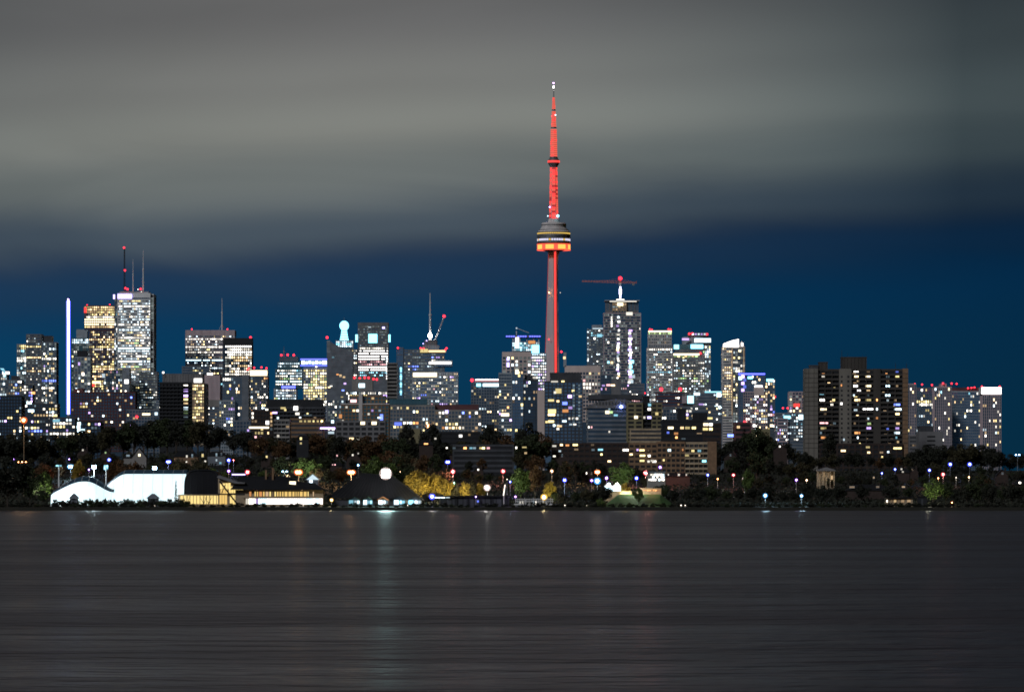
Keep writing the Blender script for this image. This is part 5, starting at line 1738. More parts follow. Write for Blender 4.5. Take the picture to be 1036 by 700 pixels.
lamp(521.5, 502.3, "bulb_violet", 1.0, "violet lamp at the end of the white boat railing", 500, D=2424)
lamp(550.4, 502.8, "bulb_yellow", 2.6, "big yellow lamp glowing in a bush by the boat railing", 2600, D=2428)
lamp(558.3, 476.4, "bulb_warm", 1.5, "peach lamp on its own in the dark above the yellow lamp", 500)
lamp(571.2, 485.6, "bulb_blue", 2.3, "large blue lamp standing alone in dark trees", 900)
lamp(604.4, 477.4, "bulb_orange", 2.4, "orange lamp over the icy twin lamps near the white tent", 2500, heads=2, spread=.9)
lamp(604.3, 486.4, "bulb_ice", 2.7, "biggest icy blue lamp above the round dark tree", 2500)
lamp(598.6, 486, "bulb_violet", 1.4, "violet lamp close by the biggest icy lamp", 200)
lamp(613.6, 483.5, "bulb_violet", 1.4, "violet lamp at the foot of the green lit tree over the tent", 1600)
lamp(644, 483.6, "bulb_blue", 1.6, "blue lamp between the white tent and the lit pavilion", 500)
lamp(653.2, 478.4, "bulb_red", 2.7, "large pink white lamp at the corner of the lit pavilion", 3500)
lamp(667.8, 472.6, "bulb_violet", 1.5, "purple lamp in front of the brown brick wall", 1500)
lamp(716, 480.4, "bulb_blue", 1.6, "blue lamp right of the brown brick building's foot", 300)
lamp(726, 484.4, "bulb_orange", .8, "faint orange lamp in dark trees beside a blue one", 100)
lamp(742, 480.4, "bulb_red", 1.4, "pinkish red lamp left of a bright white one in dark trees", 300)
lamp(753.2, 484.4, "bulb_white", 2.2, "bright white lamp lighting leaves in the dark wood", 2500)
lamp(774.2, 501.2, "bulb_ice", 2.4, "brightest blue white lamp low by the dark water's edge", 3500, D=2430)
lamp(810.8, 501.4, "bulb_ice", 1.6, "blue white lamp with a lit patch of bank under it near the water", 3000, D=2430)
lamp(805.6, 485.4, "bulb_violet", 1.2, "small purple lamp in dark trees beside a warm one", 150)
lamp(816, 485.6, "bulb_warm", 1.2, "small warm lamp between the purple lamp and the lit portico", 300)
lamp(892.2, 478.6, "bulb_blue", 1.2, "small blue lamp under the balcony slab, lower of two", 150)
lamp(905.4, 474.6, "bulb_blue", 1.2, "small blue lamp under the balcony slab, higher of two", 150)
lamp(940.2, 475.6, "bulb_blue", 1.3, "blue lamp just above the green lit tree", 300)
lamp(954, 479.8, "bulb_red", 1.7, "pink lamp over the crown of the green lit tree", 1200)
lamp(949.2, 483.6, "bulb_orange", 1.0, "small orange lamp touching the top of the green lit tree", 300)
lamp(961.2, 469.6, "bulb_blue", 2.0, "bright blue lamp nearer the green lit tree, first of an equal pair", 500)
lamp(981, 469.6, "bulb_blue", 2.0, "bright blue lamp farther from the green lit tree, second of an equal pair", 500)
lamp(967.2, 483, "bulb_faint", .9, "small warm white lamp in dark trees under the first bright blue lamp", 100)
lamp(980.2, 482.6, "bulb_warm", 1.0, "small amber lamp in dark trees under the second bright blue lamp", 150)
lamp(1029.4, 460, "bulb_ice", 1.2, "pale blue lamp on the hill top at the edge of the skyline", 100, D=2900, heads=2, spread=2.0)
lamp(963, 508.2, "bulb_orange", .8, "tiny reddish lamp at the water's edge", 80, D=2412)
for px, py in ((571.5, 511), (593.5, 511.5), (689, 511), (693.2, 511)):
    lamp(px, py, "bulb_faint", .75, "tiny white marker lamp on the dark embankment", 20, D=2405, group="marker lamps on the embankment", kind="marker_lamp", cat="marker lamp")
for px, py in ((156.5, 511.5), (292, 511.2), (306.8, 511.2), (412.5, 511)):
    lamp(px, py, "bulb_faint", .7, "tiny marker lamp on the embankment before the lit club buildings", 20, D=2405, group="marker lamps before the club", kind="marker_lamp", cat="marker lamp")


def flood_post(px, ytop, ybase, label, mat, w, rows, D=2470, power=0, cat="floodlight"):
    X = XW(px, D)
    k = D / F
    zg = T(X, D)
    hgt = ZW(ytop, D) - zg
    r = empty("floodlight_post", (X, D, zg), 0, label, cat)
    q = MB().tube((0, 0, -.5), (0, 0, hgt), .42, .28, 8)
    for i in range(rows):
        q.box(-w * k / 2, w * k / 2, -.12, .12, hgt - i * 1.5 * k - .14, hgt - i * 1.5 * k + .14)
    q.build("pole", "white_paint", r)
    q = MB()
    n = max(2, int(w))
    for i in range(rows):
        for j in range(n):
            x = (-.5 + (j + .5) / n) * w * k
            q.box(x - .42, x + .42, -.75, -.15, hgt - i * 1.5 * k - .36, hgt - i * 1.5 * k + .36)
    q.build("lamp_bank", mat, r)
    if power:
        ld = bpy.data.lights.new("lamp_light", 'POINT')
        ld.energy = power
        ld.color = (.75, .95, 1)
        ld.shadow_soft_size = 1
        lo = bpy.data.objects.new("lamp_light", ld)
        COL.objects.link(lo)
        lo.parent = r
        lo.location = (0, -3, hgt - .5)
    KEEP.append((px - w / 2 - 1, px + w / 2 + 1, ytop - 2, ybase, D))


flood_post(59.5, 471, 482, "T shaped floodlight post at the far left end of the white dome", "lit_cyan", 5, 1)
flood_post(95.2, 471.5, 482, "brightly lit floodlight post over the dip between the dome lobes", "bulb_ice", 3.6, 2, power=3500)
flood_post(107.3, 471.2, 484, "greenish three armed floodlight post next to the taller dome lobe", "lit_cyan", 3.4, 3)
flood_post(156.5, 472.6, 480, "floodlight post on the ridge line of the taller dome lobe", "bulb_ice", 3.4, 2, D=2480, power=3000)


# ---- the giant floodlight above the hip roof
def giant_flood():
    D = 2437.0
    px, py = 390.2, 479.0
    k = D / F
    X, zg = XW(px, D), T(XW(px, D), D)
    hgt = ZW(py, D) - zg
    r = empty("stadium_floodlight", (X, D, zg), 0, "dazzling white stadium floodlight above the great dark roof", "floodlight")
    q = MB().tube((0, 0, -.5), (0, 0, hgt), .13, .10, 10)
    q.box(-2.6, 2.6, .1, .2, hgt - .1, hgt + .1)
    q.box(-.1, .1, .1, .2, hgt - 2.6, hgt + 2.6)
    q.build("pole", "dark_metal", r)

    def disc(q, x, z, rad, ya, yb, n=12):
        q.lathe([(rad, 0), (rad * .92, .01)], n)
        b0 = len(q.v) - 2 * n
        for n_ in range(2 * n):
            vx, vy, vz = q.v[b0 + n_]
            q.v[b0 + n_] = (x + vx, yb if n_ >= n else ya, z + vy)
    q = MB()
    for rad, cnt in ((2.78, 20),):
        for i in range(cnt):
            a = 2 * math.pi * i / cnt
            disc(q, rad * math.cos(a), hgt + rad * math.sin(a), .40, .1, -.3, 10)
    q.build("reflector_ring", "halo_white", r)  # dim ring of discs imitates the bloom round the floodlight
    q = MB()
    for i in range(7):
        for j in range(7):
            x, z = (i - 3) * .78, (j - 3) * .78 + hgt
            if (i - 3) ** 2 + (j - 3) ** 2 > 8.5:
                continue
            disc(q, x, z, .41, .1, -.45)
    q.build("lamp_bank", "bulb_white", r)  # bank swollen to the width of the lamp's bloom
    ld = bpy.data.lights.new("lamp_light", 'SPOT')
    ld.energy = 38000
    ld.color = (.52, .95, .93)
    ld.spot_size = math.radians(150)
    ld.spot_blend = .6
    ld.shadow_soft_size = 2.2
    lo = bpy.data.objects.new("lamp_light", ld)
    COL.objects.link(lo)
    lo.parent = r
    lo.location = (0, -1.5, hgt)
    lo.rotation_euler = Vector((0, -1, -.12)).to_track_quat('-Z', 'Y').to_euler()
    KEEP.append((383, 397, 472, 486, D))


giant_flood()

s_ = MATS["bulb_white"]
# the bright white lamp by the boathouse
lamp(492.8, 493.2, "bulb_white", 2.7, "large white lamp shining over the black boathouse roof", 3500, D=2455)


# ---- trees
def leaf_cloud(rng, clumps, per, size, squash=1.0):
    v, f = [], []
    for (c, r) in clumps:
        for _ in range(per):
            while True:
                p = Vector((rng.uniform(-1, 1), rng.uniform(-1, 1), rng.uniform(-1, 1)))
                if .25 < p.length < 1:
                    break
            p = Vector(c) + Vector((p.x * r, p.y * r, p.z * r * squash))
            n = Vector((rng.gauss(0, 1), rng.gauss(0, 1), rng.gauss(0, 1) + .6)).normalized()
            u = n.orthogonal().normalized()
            u.rotate(__import__('mathutils').Quaternion(n, rng.uniform(0, 6.28)))
            w = n.cross(u)
            s = size * rng.uniform(.55, 1.25)
            b0 = len(v)
            v += [tuple(p + u * s), tuple(p + w * s * .6), tuple(p - u * s), tuple(p - w * s * .6)]
            f.append((b0, b0 + 1, b0 + 2, b0 + 3))
    return v, f


CROWNS, TRUNKS = {}, {}


def make_shapes():
    R = random.Random(7)
    for kind, H, wid, base, ncl, per, size in (("broad_tree", 14, 6.2, .26, 22, 105, .50), ("tall_tree", 17, 4.8, .24, 22, 100, .50), ("round_tree", 11, 5.2, .22, 18, 110, .45),
                                               ("spruce", 17, 3.4, .08, 0, 0, .5), ("bush", 3.2, 2.6, .02, 9, 70, .30), ("ragged_tree", 15, 5.4, .30, 15, 95, .48)):
        q = MB()
        clumps = []
        if kind == "spruce":
            v, f = [], []
            q.tube((0, 0, -.6), (0, 0, H * .97), .30, .03, 8)
            for k in range(30):
                z = H * (base + (1 - base) * (k / 30))
                rad = wid * (1 - k / 30) ** .85 + .25
                m_ = max(4, int(13 * (1 - k / 30)) + 3)
                for j in range(m_):
                    a = 2 * math.pi * (j + R.random()) / m_
                    for t_ in range(3):
                        rr2 = rad * (t_ + .6 + R.random() * .5) / 3.3
                        p = Vector((math.cos(a) * rr2, math.sin(a) * rr2, z - rr2 * .32 + R.uniform(-.15, .15)))
                        u = Vector((math.cos(a), math.sin(a), -.35)).normalized()
                        w = Vector((-math.sin(a), math.cos(a), R.uniform(-.3, .3))).normalized()
                        s = R.uniform(.45, .8)
                        b0 = len(v)
                        v += [tuple(p + u * s), tuple(p + w * s * .45), tuple(p - u * s), tuple(p - w * s * .45)]
                        f.append((b0, b0 + 1, b0 + 2, b0 + 3))
        else:
            zc = H * (base + (1 - base) * .5)
            hz = H * (1 - base) * .5
            for k in range(ncl):
                while True:
                    p = Vector((R.uniform(-1, 1), R.uniform(-1, 1), R.uniform(-1, 1)))
                    if p.length < 1:
                        break
                p = p * (p.length ** -.35)
                r_ = R.uniform(.26, .44) * wid
                c = (p.x * (wid - r_ * .7), p.y * (wid - r_ * .7), zc + p.z * (hz - r_ * .55))
                clumps.append((c, r_))
            v, f = leaf_cloud(R, clumps, per, size, .8)
            q.tube((0, 0, -.8), (0.15, 0, H * base), H * .022, H * .017, 9)
            q.tube((0.15, 0, H * base - .05), (-.2, .1, zc + hz * .4), H * .017, H * .004, 8)
            for c, r_ in clumps[:9]:
                st = Vector((0.1, 0, H * base * R.uniform(.75, 1.4)))
                mid = st.lerp(Vector(c), .5) + Vector((0, 0, -.3))
                q.tube(st, mid, H * .010, H * .007, 6)
                q.tube(mid, c, H * .007, H * .003, 6)
        TRUNKS[kind] = (q.mesh("trunk", "bark"), H, wid)
        CROWNS[kind] = (v, f)


make_shapes()
CM = {}


def crown_mesh(kind, leaf):
    if (kind, leaf) not in CM:
        me = bpy.data.meshes.new("crown")
        me.from_pydata(CROWNS[kind][0], [], CROWNS[kind][1])
        me.materials.append(MATS[leaf])
        me.update()
        CM[(kind, leaf)] = me
    return CM[(kind, leaf)]


PROTO = {}
TREES = []


def tree(kind, leaf, px, ytop, D, label, group=None, width=1.0, force=False, rng=random.Random(3), ybase=None):
    me, H, wid = TRUNKS[kind]
    X = XW(px, D)
    zg = T(X, D) - .15 if ybase is None else ZW(ybase, D)
    h_ = ZW(ytop, D) - zg
    if h_ < 1.2:
        return None
    sz = h_ / H
    sx = min(sz, 1.75 * max(.4, sz)) * width
    if h_ > 24:
        sx = 24 / H * width
    hw = wid * sx * F / D
    if not force:
        for (x0, x1, y0, y1, d_) in KEEP:
            if D < d_ and px + hw * .95 > x0 and px - hw * .95 < x1 and ytop < y1:
                return None
    key = (kind, leaf)
    if key not in PROTO:
        r = empty(kind, (0, 0, 0))
        o = bpy.data.objects.new("trunk", me)
        COL.objects.link(o)
        o.parent = r
        c = bpy.data.objects.new("crown", crown_mesh(kind, leaf))
        COL.objects.link(c)
        c.parent = r
        PROTO[key] = r
    else:
        r = copy_tree(PROTO[key])
    r.location = (X, D, zg)
    r.scale = (sx, sx, sz)
    r.rotation_euler = (0, 0, rng.uniform(0, 6.28))
    for k_ in ("label", "category", "group"):
        if k_ in r:
            del r[k_]
    tag(r, label, "shrub" if kind == "bush" else "tree", group)
    TREES.append((px, ytop, D, hw))
    return r


# ---- the white air dome
def dome_lobe(root, x0, x1, ytop, D, depth, lname, rname, endl, endr):
    """A barrel shaped lobe: rounded cross section swept along x, drawn in at its ends."""
    z1 = ZW(ytop, D)
    xa, xb = XW(x0, D), XW(x1, D)
    low, high, seam = MB(), MB(), MB()
    nx, na = 26, 22
    zg = 2.0

    def P(i, j, grow=0.0):
        u = i / nx
        x = xa + (xb - xa) * u
        e = 1.0
        if endl and u < endl:
            e = .5 * smooth(0, endl, u) + .5 * math.sqrt(max(0.0, 1 - ((endl - u) / endl) ** 2))
        if endr and u > 1 - endr:
            e = min(e, .25 + .75 * smooth(0, endr, 1 - u))
        e = max(e, .06)
        a = math.pi * j / na
        c, s = math.cos(a), math.sin(a)
        cy_ = D + depth / 2 - math.copysign(abs(c) ** .55, c) * depth / 2 * (.55 + .45 * e)
        zz = zg + (z1 - zg) * (.42 + .58 * e) * s ** .72 + grow
        return Vector((x, cy_ - grow, zz))
    for i in range(nx):
        for j in range(na):
            pts = [P(i, j), P(i + 1, j), P(i + 1, j + 1), P(i, j + 1)]
            t_ = high if j > (5 if x0 < 60 else 6) else low  # wall glows, crown stays dim: floodlight put into the membrane materials
            t_.face(pts)
    for i in range(1, nx, 3):
        for j in range(0, na // 2):
            seam.tube(P(i, j, .05), P(i, j + 1, .05), .10, n=4)
    for o in (low, high):
        o.f = [tuple(reversed(x)) for x in o.f]
    MATS['membrane_lit'].cycles.emission_sampling = 'AUTO'
    ob = low.build("lit_wall_membrane", "membrane_lit", root)
    o2 = high.build("roof_membrane", "dim_membrane", root)
    seam.build("seam_cable", "white_paint", root)


dome = empty("air_dome", (0, 0, 0), 0, "glowing white air supported sports dome with two lobes on the shore", "sports dome")
dome_lobe(dome, 50, 114, 481.5, 2436, 34, "", "", .52, .42)
dome_lobe(dome, 101, 187.5, 475, 2446, 42, "", "", .30, 0)
q = MB()
q.box(XW(51, 2432), XW(187, 2432), 2431.5, 2433, 1.4, 2.6)
q.build("footing", "concrete", dome)
KEEP.append((53, 187, 474, 504, 2432))

for i, px in enumerate((58, 76, 92, 112, 128, 144, 160)):
    X, Dl = XW(px, 2422), 2422.0
    r_ = empty("ground_floodlight", (X, Dl, T(X, Dl)), 0, "low floodlight in the grass aimed at the dome wall", "floodlight", "floodlights along the dome")
    q = MB().box(-.3, .3, -.1, .2, .2, .6)
    q.box(-.05, .05, -.05, .05, -.2, .2)
    q.build("housing", "dark_metal", r_)
    MB().box(-.26, .26, .2, .23, .24, .56).build("lens", "blaze_cool", r_)
    ld = bpy.data.lights.new("spot_light", 'SPOT')
    ld.energy = 15000
    ld.color = (.82, .97, 1)
    ld.spot_size = math.radians(110)
    ld.spot_blend = .6
    ld.shadow_soft_size = .3
    lo = bpy.data.objects.new("spot_light", ld)
    COL.objects.link(lo)
    lo.parent = r_
    lo.location = (0, .35, .5)
    lo.rotation_euler = Vector((0, 1, .30)).to_track_quat('-Z', 'Y').to_euler()

# small things before the dome
for px, w_, lab in ((75, 9, "small dark hipped pavilion before the low lobe of the dome"), (155, 12, "dark hipped pavilion with a lit front before the tall lobe of the dome")):
    D = 2421.0
    X = XW(px, D)
    k = D / F
    zg = T(X, D)
    r = empty("garden_pavilion", (X, D, zg), 0, lab, "pavilion")
    hw, hh = w_ * k / 2, ZW(504, D) - zg
    q = MB()
    for sx in (-1, 0, 1):
        for sy in (-1, 1):
            q.box(sx * hw * .85 - .15, sx * hw * .85 + .15, sy * 2 - .15, sy * 2 + .15, -.2, hh)
    q.build("post", "dark_panel", r)
    MB().box(-hw * .8, hw * .8, -1.8, 1.8, 0, hh - .02).build("wall", "slate_panel", r)
    q = MB()
    top = ZW(499.2, D) - zg
    ev = [(-hw * 1.15, -3, hh), (hw * 1.15, -3, hh), (hw * 1.15, 3, hh), (-hw * 1.15, 3, hh)]
    rd = [(-hw * .25, 0, top), (hw * .25, 0, top)]
    q.face([ev[0], ev[1], rd[1], rd[0]])
    q.face([ev[1], ev[2], rd[1]])
    q.face([ev[2], ev[3], rd[0], rd[1]])
    q.face([ev[3], ev[0], rd[0]])
    q.face(list(reversed(ev)))
    q.build("roof", "slate_panel", r)
for i, px in enumerate((90.5, 93.5, 97, 99, 107, 112, 115.5, 126, 129, 142, 145)):
    tree("bush", "leaf_dark", px, 503.2 + (i * 7 % 4) * .5, 2424, "clipped dark shrub standing before the glowing dome wall", "clipped shrubs before the dome", .38, True)
RH = random.Random(13)
px = 57.0
while px < 187:
    tree("bush", RH.choice(("leaf_dark", "leaf_green")), px, 504.6 + RH.uniform(-1.2, 2.2), 2413 + RH.uniform(-2, 2), "dark hedge shrub at the foot of the glowing dome", "hedge shrubs below the dome", 1.0, True, rng=RH)
    px += RH.uniform(3.6, 7.5)
tree("spruce", "leaf_dark", 178, 485.6, 2426, "slim dark spruce against the lit end of the dome", None, .62, True)

# ---- dark arched hall
D = 2438.0
r = empty("arched_hall", (XW(204.5, D), D, 0), 0, "dark arched hall end between the glowing dome and the clubhouse", "hall")
X = XW(204.5, D)


def hx(px, D=D):
    return XW(px, D) - X


pts = []
for i in range(21):
    a = math.pi * i / 20
    c, s_ = math.cos(a), math.sin(a)
    pts.append((hx(204.5) + math.copysign(abs(c) ** .5, c) * -17.8 * D / F, ZW(500, D) + (ZW(475.4, D) - ZW(500, D)) * s_ ** .55))
q = MB().prism(pts, 0, 40)
q.build("vault", "dark_roof", r)
q = MB()
for i in range(20):
    (xa, za), (xb, zb) = pts[i], pts[i + 1]
    q.tube((xa, -.25, za), (xb, -.25, zb), .35, n=6)
for k in range(1, 6):
    xx = hx(187 + k * 5.9)
    q.tube((xx, -.08, ZW(500, D)), (xx, -.08, ZW(480, D)), .14, n=4)
q.build("arch_rib", "black_panel", r)
q = MB()
for k in range(13):
    xx = hx(182.5 + k * 3.35)
    q.box(xx, xx + 1.35, .3, .5, ZW(509.6, D), ZW(501.2, D))
q.build("terrace_window", "room_yellow", r)
q = MB().box(hx(180), hx(226), .55, 6, T(X, D) - .5, ZW(500, D) - .03)
for k in range(14):
    xx = hx(182.5 + k * 3.35)
    q.box(xx - .3, xx - .01, .1, .6, T(X, D) - .5, ZW(500, D) - .05)
q.box(hx(179.8), hx(226.2), -.4, .52, ZW(500.9, D), ZW(500.1, D))
q.build("wall", "tan_brick", r)
for px in (189, 206, 211):
    D2 = 2426.0
    k = D2 / F
    t_ = empty("bare_tree", (XW(px, D2), D2, T(XW(px, D2), D2) - .3), 0, "bare forked tree trunk against the yellow lit terrace", "tree", "bare trees before the yellow terrace")
    q = MB().tube((0, 0, 0), (.1, 0, 1.8), .24, .18, 8)
    for dx, dz in ((-1.6, 5.4), (1.4, 5.6), (.3, 6.0)):
        q.tube((.1, 0, 1.75), (dx * .6, .1, dz * .62), .15, .1, 6)
        q.tube((dx * .6, .1, dz * .62), (dx, .15, dz), .1, .04, 6)
        q.tube((dx * .6, .1, dz * .62), (dx * 1.4, .2, dz * .93), .07, .03, 5)
    q.build("trunk", "bark", t_)

# ---- clubhouse
D = 2434.0
X = XW(270, D)
zc0 = T(X, D) - .4
r = empty("clubhouse", (X, D, zc0), 0, "long two storey lakeside clubhouse with golden rooms and a white lit ground floor", "clubhouse")


def cxl(px):
    return XW(px, D) - X


def czl(py):
    return ZW(py, D) - zc0


q = MB()
q.box(cxl(238), cxl(327), .5, 16, 0, czl(495.4))
q.box(cxl(246), cxl(327.5), -1.2, .45, czl(503.8), czl(502.6))
q.box(cxl(246), cxl(327.5), -1.2, .45, 0, czl(510.6))
q.build("wall", "tan_brick", r)
q = MB()
a = [(cxl(233), -2.2, czl(495.2)), (cxl(328), -2.2, czl(495.2)), (cxl(328), 18, czl(495.2)), (cxl(233), 18, czl(495.2))]
b_ = [(cxl(243), 7, czl(482)), (cxl(288), 7, czl(481.4))]
c_ = [(cxl(300), 7, czl(487)), (cxl(318), 7, czl(488.4))]
q.face([a[0], a[1], c_[1], c_[0], b_[1], b_[0]])
q.face([a[1], a[2], c_[1]])
q.face([a[2], a[3], b_[0], b_[1], c_[0], c_[1]])
q.face([a[3], a[0], b_[0]])
q.face(list(reversed(a)))
rf = q.build("roof", "dark_roof", r)
q = MB()
for px in (267.5, 274.5):
    q.box(cxl(px), cxl(px + 1.8), 6, 7.5, czl(486), czl(473.5 if px > 270 else 475.5))
    q.box(cxl(px) - .15, cxl(px + 1.8) + .15, 5.85, 7.65, czl(475.6 if px < 270 else 473.6), czl(475.2 if px < 270 else 473.2))
q.build("chimney", "brown_brick", rf)
rg = random.Random(5)
xx = 252.0
while xx < 318:
    w_ = rg.choice((1.4, 1.8, 2.4, 3.2))
    if rg.random() < .8:
        mt = rg.choice(("room_yellow", "room_gold", "room_gold", "dim_warm", "lit_orange"))
        q = MB().box(-w_ * .25, w_ * .25, -.06, .06, -1.15, 1.15)
        for sx in (-1, 1):
            q.box(sx * w_ * .25 - .07, sx * w_ * .25 + .07, -.12, .1, -1.25, 1.25, 1)
        o = q.build("window", [mt, "dark_panel"], r, (cxl(xx + w_ / 2), .42, czl(499.6)))
    xx += w_ + .75
xx = 248.6
while xx < 325.5:
    w_ = rg.choice((2.2, 3.0, 3.6))
    mt = rg.choice(("blaze_white", "blaze_cool", "blaze_white", "lit_violet")) if xx > 256 else "lit_white"
    q = MB().box(-w_ * .24, w_ * .24, -.05, .05, -1.4, 1.4)
    q.box(-.06, .06, -.12, -.05, -1.4, 1.4, 1)
    q.build("window", [mt, "white_paint"], r, (cxl(xx + w_ / 2), -.1 + .5, czl(507.0)))
    xx += w_ + .25
# fan shaped glazed wing with its raking beam
w0 = MB().prism([(cxl(220.5), 0), (cxl(247), 0), (cxl(247), czl(488.6)), (cxl(238), czl(488)), (cxl(222), czl(482.4)), (cxl(220.5), czl(484))], 1.2, 14)
w0.build("wing_wall", "tan_brick", r)
q = MB()
q.prism([(cxl(219.6), czl(482.6)), (cxl(221.4), czl(480.6)), (cxl(239), czl(487)), (cxl(248), czl(488)), (cxl(248), czl(489.2)), (cxl(238), czl(489)), (cxl(221), czl(483.6))], -1.4, 14)
q.build("wing_roof", "grey_concrete", r)
for row, (ya, yb, x0, x1, mt) in enumerate(((488.2, 494.6, 222.5, 233.5, "room_yellow"), (492, 498.6, 231.5, 246, "room_yellow"), (500.6, 510, 222, 230, "room_gold"), (500.6, 510.2, 232.5, 247, "room_yellow"), (495, 500, 223, 230.5, "room_gold"))):
    n = max(2, int((x1 - x0) / 2.3))
    for j in range(n):
        xa = x0 + (x1 - x0) * j / n
        xb = x0 + (x1 - x0) * (j + .84) / n
        q = MB().box(cxl(xa), cxl(xb), 1.02, 1.14, czl(yb), czl(ya + (row == 0) * (n - j) * .2))
        q.build("window", mt, r)
q = MB().tube((cxl(222), .2, czl(486.5)), (cxl(240.5), .2, czl(510.5)), .42, n=6)
q.tube((cxl(228), .3, czl(490)), (cxl(224), .3, czl(499)), .22, n=6)
q.box(cxl(220), cxl(247.5), .2, 1.0, czl(500.4), czl(499.2))
q.build("raking_beam", "black_panel", r)
q = MB().box(cxl(233), cxl(246.5), 14.2, 15, czl(480.4), czl(479.2))
q.build("roof_light", "blaze_violet", r)
q = MB().box(cxl(292.6), cxl(299), 2.0, 2.2, czl(490.6), czl(486.8))
q.build("dormer_window", "blaze_warm", r)
q = MB().box(cxl(292.2), cxl(299.4), 2.2, 5, czl(491), czl(486.4))
q.build("dormer", "dark_roof", r)
KEEP.append((215, 328, 480, 508, 2430))

D = 2445.0
X = XW(316.5, D)
zg = T(X, D) - .3
k = D / F
r = empty("glass_gazebo", (X, D, zg), 0, "small pale lit glass gable house above the end of the clubhouse", "gazebo")
zz = lambda py: ZW(py, D) - zg
q = MB().box(-5.4 * k, 5.4 * k, .2, 6, 0, zz(485))
q.build("wall", "slate_panel", r)
q = MB().prism([(-7.2 * k, zz(485.2)), (7.2 * k, zz(485.2)), (0, zz(479.4))], 0, .5)
q.build("gable_glass", "lit_cool", r)
q = MB()
for s_ in (-1, 1):
    q.tube((0, -.1, zz(479.2)), (s_ * 7.6 * k, -.1, zz(485.6)), .22, n=5)
    q.face([(0, -.2, zz(479.1)), (s_ * 7.8 * k, -.2, zz(485.6)), (s_ * 7.8 * k, 6.5, zz(485.6)), (0, 6.5, zz(479.1))][::s_])
q.build("roof", "slate_panel", r)
MB().box(-3.4 * k, -.4 * k, -.05, .18, zz(489), zz(485.6)).build("door", "lit_cool", r)

# ---- the great hip roof and the row of beach cabins
D = 2442.0
X = XW(381, D)
zg = T(X, D) - .4
r = empty("hip_roofed_hall", (X, D, zg), 0, "great black hip roofed hall behind the row of small cabins", "hall")
zz = lambda py: ZW(py, D) - zg
xl = lambda px: XW(px, D) - X
q = MB()
ev = [(xl(331), 0, zz(503.5)), (xl(429), 0, zz(506)), (xl(429), 36, zz(506)), (xl(331), 36, zz(503.5))]
rd = [(xl(366), 17, zz(478.6)), (xl(396), 17, zz(481.2))]
q.face([ev[0], ev[1], rd[1], rd[0]])
q.face([ev[1], ev[2], rd[1]])
q.face([ev[2], ev[3], rd[0], rd[1]])
q.face([ev[3], ev[0], rd[0]])
q.face(list(reversed(ev)))
rf = q.build("roof", "dark_roof", r)
q = MB()
for a, b2 in ((ev[0], rd[0]), (rd[0], rd[1]), (ev[1], rd[1])):
    q.tube(a, b2, .22, n=6)
for k in range(22):
    f = (k + .5) / 22
    a = Vector(ev[0]).lerp(Vector(ev[1]), f)
    tgt = Vector(rd[0]).lerp(Vector(rd[1]), min(1, max(0, (f - .1) / .8)))
    q.tube(a + Vector((0, -.02, .02)), a.lerp(tgt, .97) + Vector((0, -.03, .03)), .06, n=4)
q.build("roof_seam", "dark_metal", rf)
q = MB().box(xl(335), xl(425), 1.5, 34, 0, zz(505.5))
q.build("wall", "dark_panel", r)
KEEP.append((340, 425, 478, 506, 2440))

CAB = ((352, 364.5, "beach cabin with a white and blue lit front, first in the row of five", "lit_cyan", "lit_cool", "leaf_green", "teal_panel"),
       (366.8, 377, "narrow beach cabin with a greenish gable and one bright white panel", "blaze_cool", "lit_cyan", "leaf_bright", "teal_panel"),
       (382, 393, "beach cabin with an orange lit gable edge and white doors", "blaze_cool", "blaze_cool", "lit_orange", "tan_brick"),
       (397.6, 410.4, "pale blue beach cabin with a glowing white slanting awning", "blaze_cool", "lit_cyan", "teal_panel", "slate_panel"),
       (412, 426.4, "wide pale cyan beach cabin at the yellow tree end of the row", "lit_cyan", "lit_cool", "teal_panel", "steel_panel"))
for i, (x0, x1, lab, m1, m2, trim, wall_) in enumerate(CAB):
    D = 2424.0
    X = XW((x0 + x1) / 2, D)
    zg = T(X, D) - .2
    k = D / F
    hw = (x1 - x0) * k / 2
    zz = lambda py: ZW(py, D) - zg
    r = empty("beach_cabin", (X, D, zg), 0, lab, "cabin", "beach cabins under the great roof")
    MB().prism([(-hw, 0), (hw, 0), (hw, zz(506)), (0, zz(502.6)), (-hw, zz(506))], 0, 5).build("wall", wall_, r)
    q = MB()
    for s_ in (-1, 1):
        pts = [(0, -.5, zz(502.2)), (s_ * hw * 1.1, -.5, zz(505.9)), (s_ * hw * 1.1, 5.3, zz(505.9)), (0, 5.3, zz(502.2))]
        q.face(pts if s_ > 0 else pts[::-1])
        q.face([(x, y, z - .18) for x, y, z in (pts[::-1] if s_ > 0 else pts)])
        q.face([pts[0], pts[1], (pts[1][0], pts[1][1], pts[1][2] - .18), (0, -.5, zz(502.2) - .18)])
    q.build("roof", trim if trim != "lit_orange" else "tan_brick", r)
    if trim == "lit_orange":
        q = MB()
        for s_ in (-1, 1):
            q.tube((0, -.6, zz(502.4)), (s_ * hw * 1.05, -.6, zz(505.8)), .16, n=5)
        q.build("gable_light", "lit_orange", r)
    MB().box(-hw * .82, -hw * .12, -.12, -.02, zz(510.2), zz(505.8)).build("door", m1, r)
    for a_, b2 in ((.05, .42), (.5, .88)):
        MB().box(hw * a_, hw * b2, -.12, -.02, zz(509.4), zz(506.2)).build("window", m2 if i != 2 or a_ < .1 else "dim_cool", r)
    MB().box(-hw, hw, -.4, -.14, zz(511.4), zz(510.6)).build("step", "concrete", r)
lamp(335.5, 505.6, "bulb_yellow", 1.5, "yellowish lamp between the clubhouse and the beach cabins", 900, D=2424)
lamp(437.2, 502.2, "bulb_blue", 2.4, "large blue white lamp at the foot of the yellow tree", 2500, D=2428, lit=(1, .86, .5))

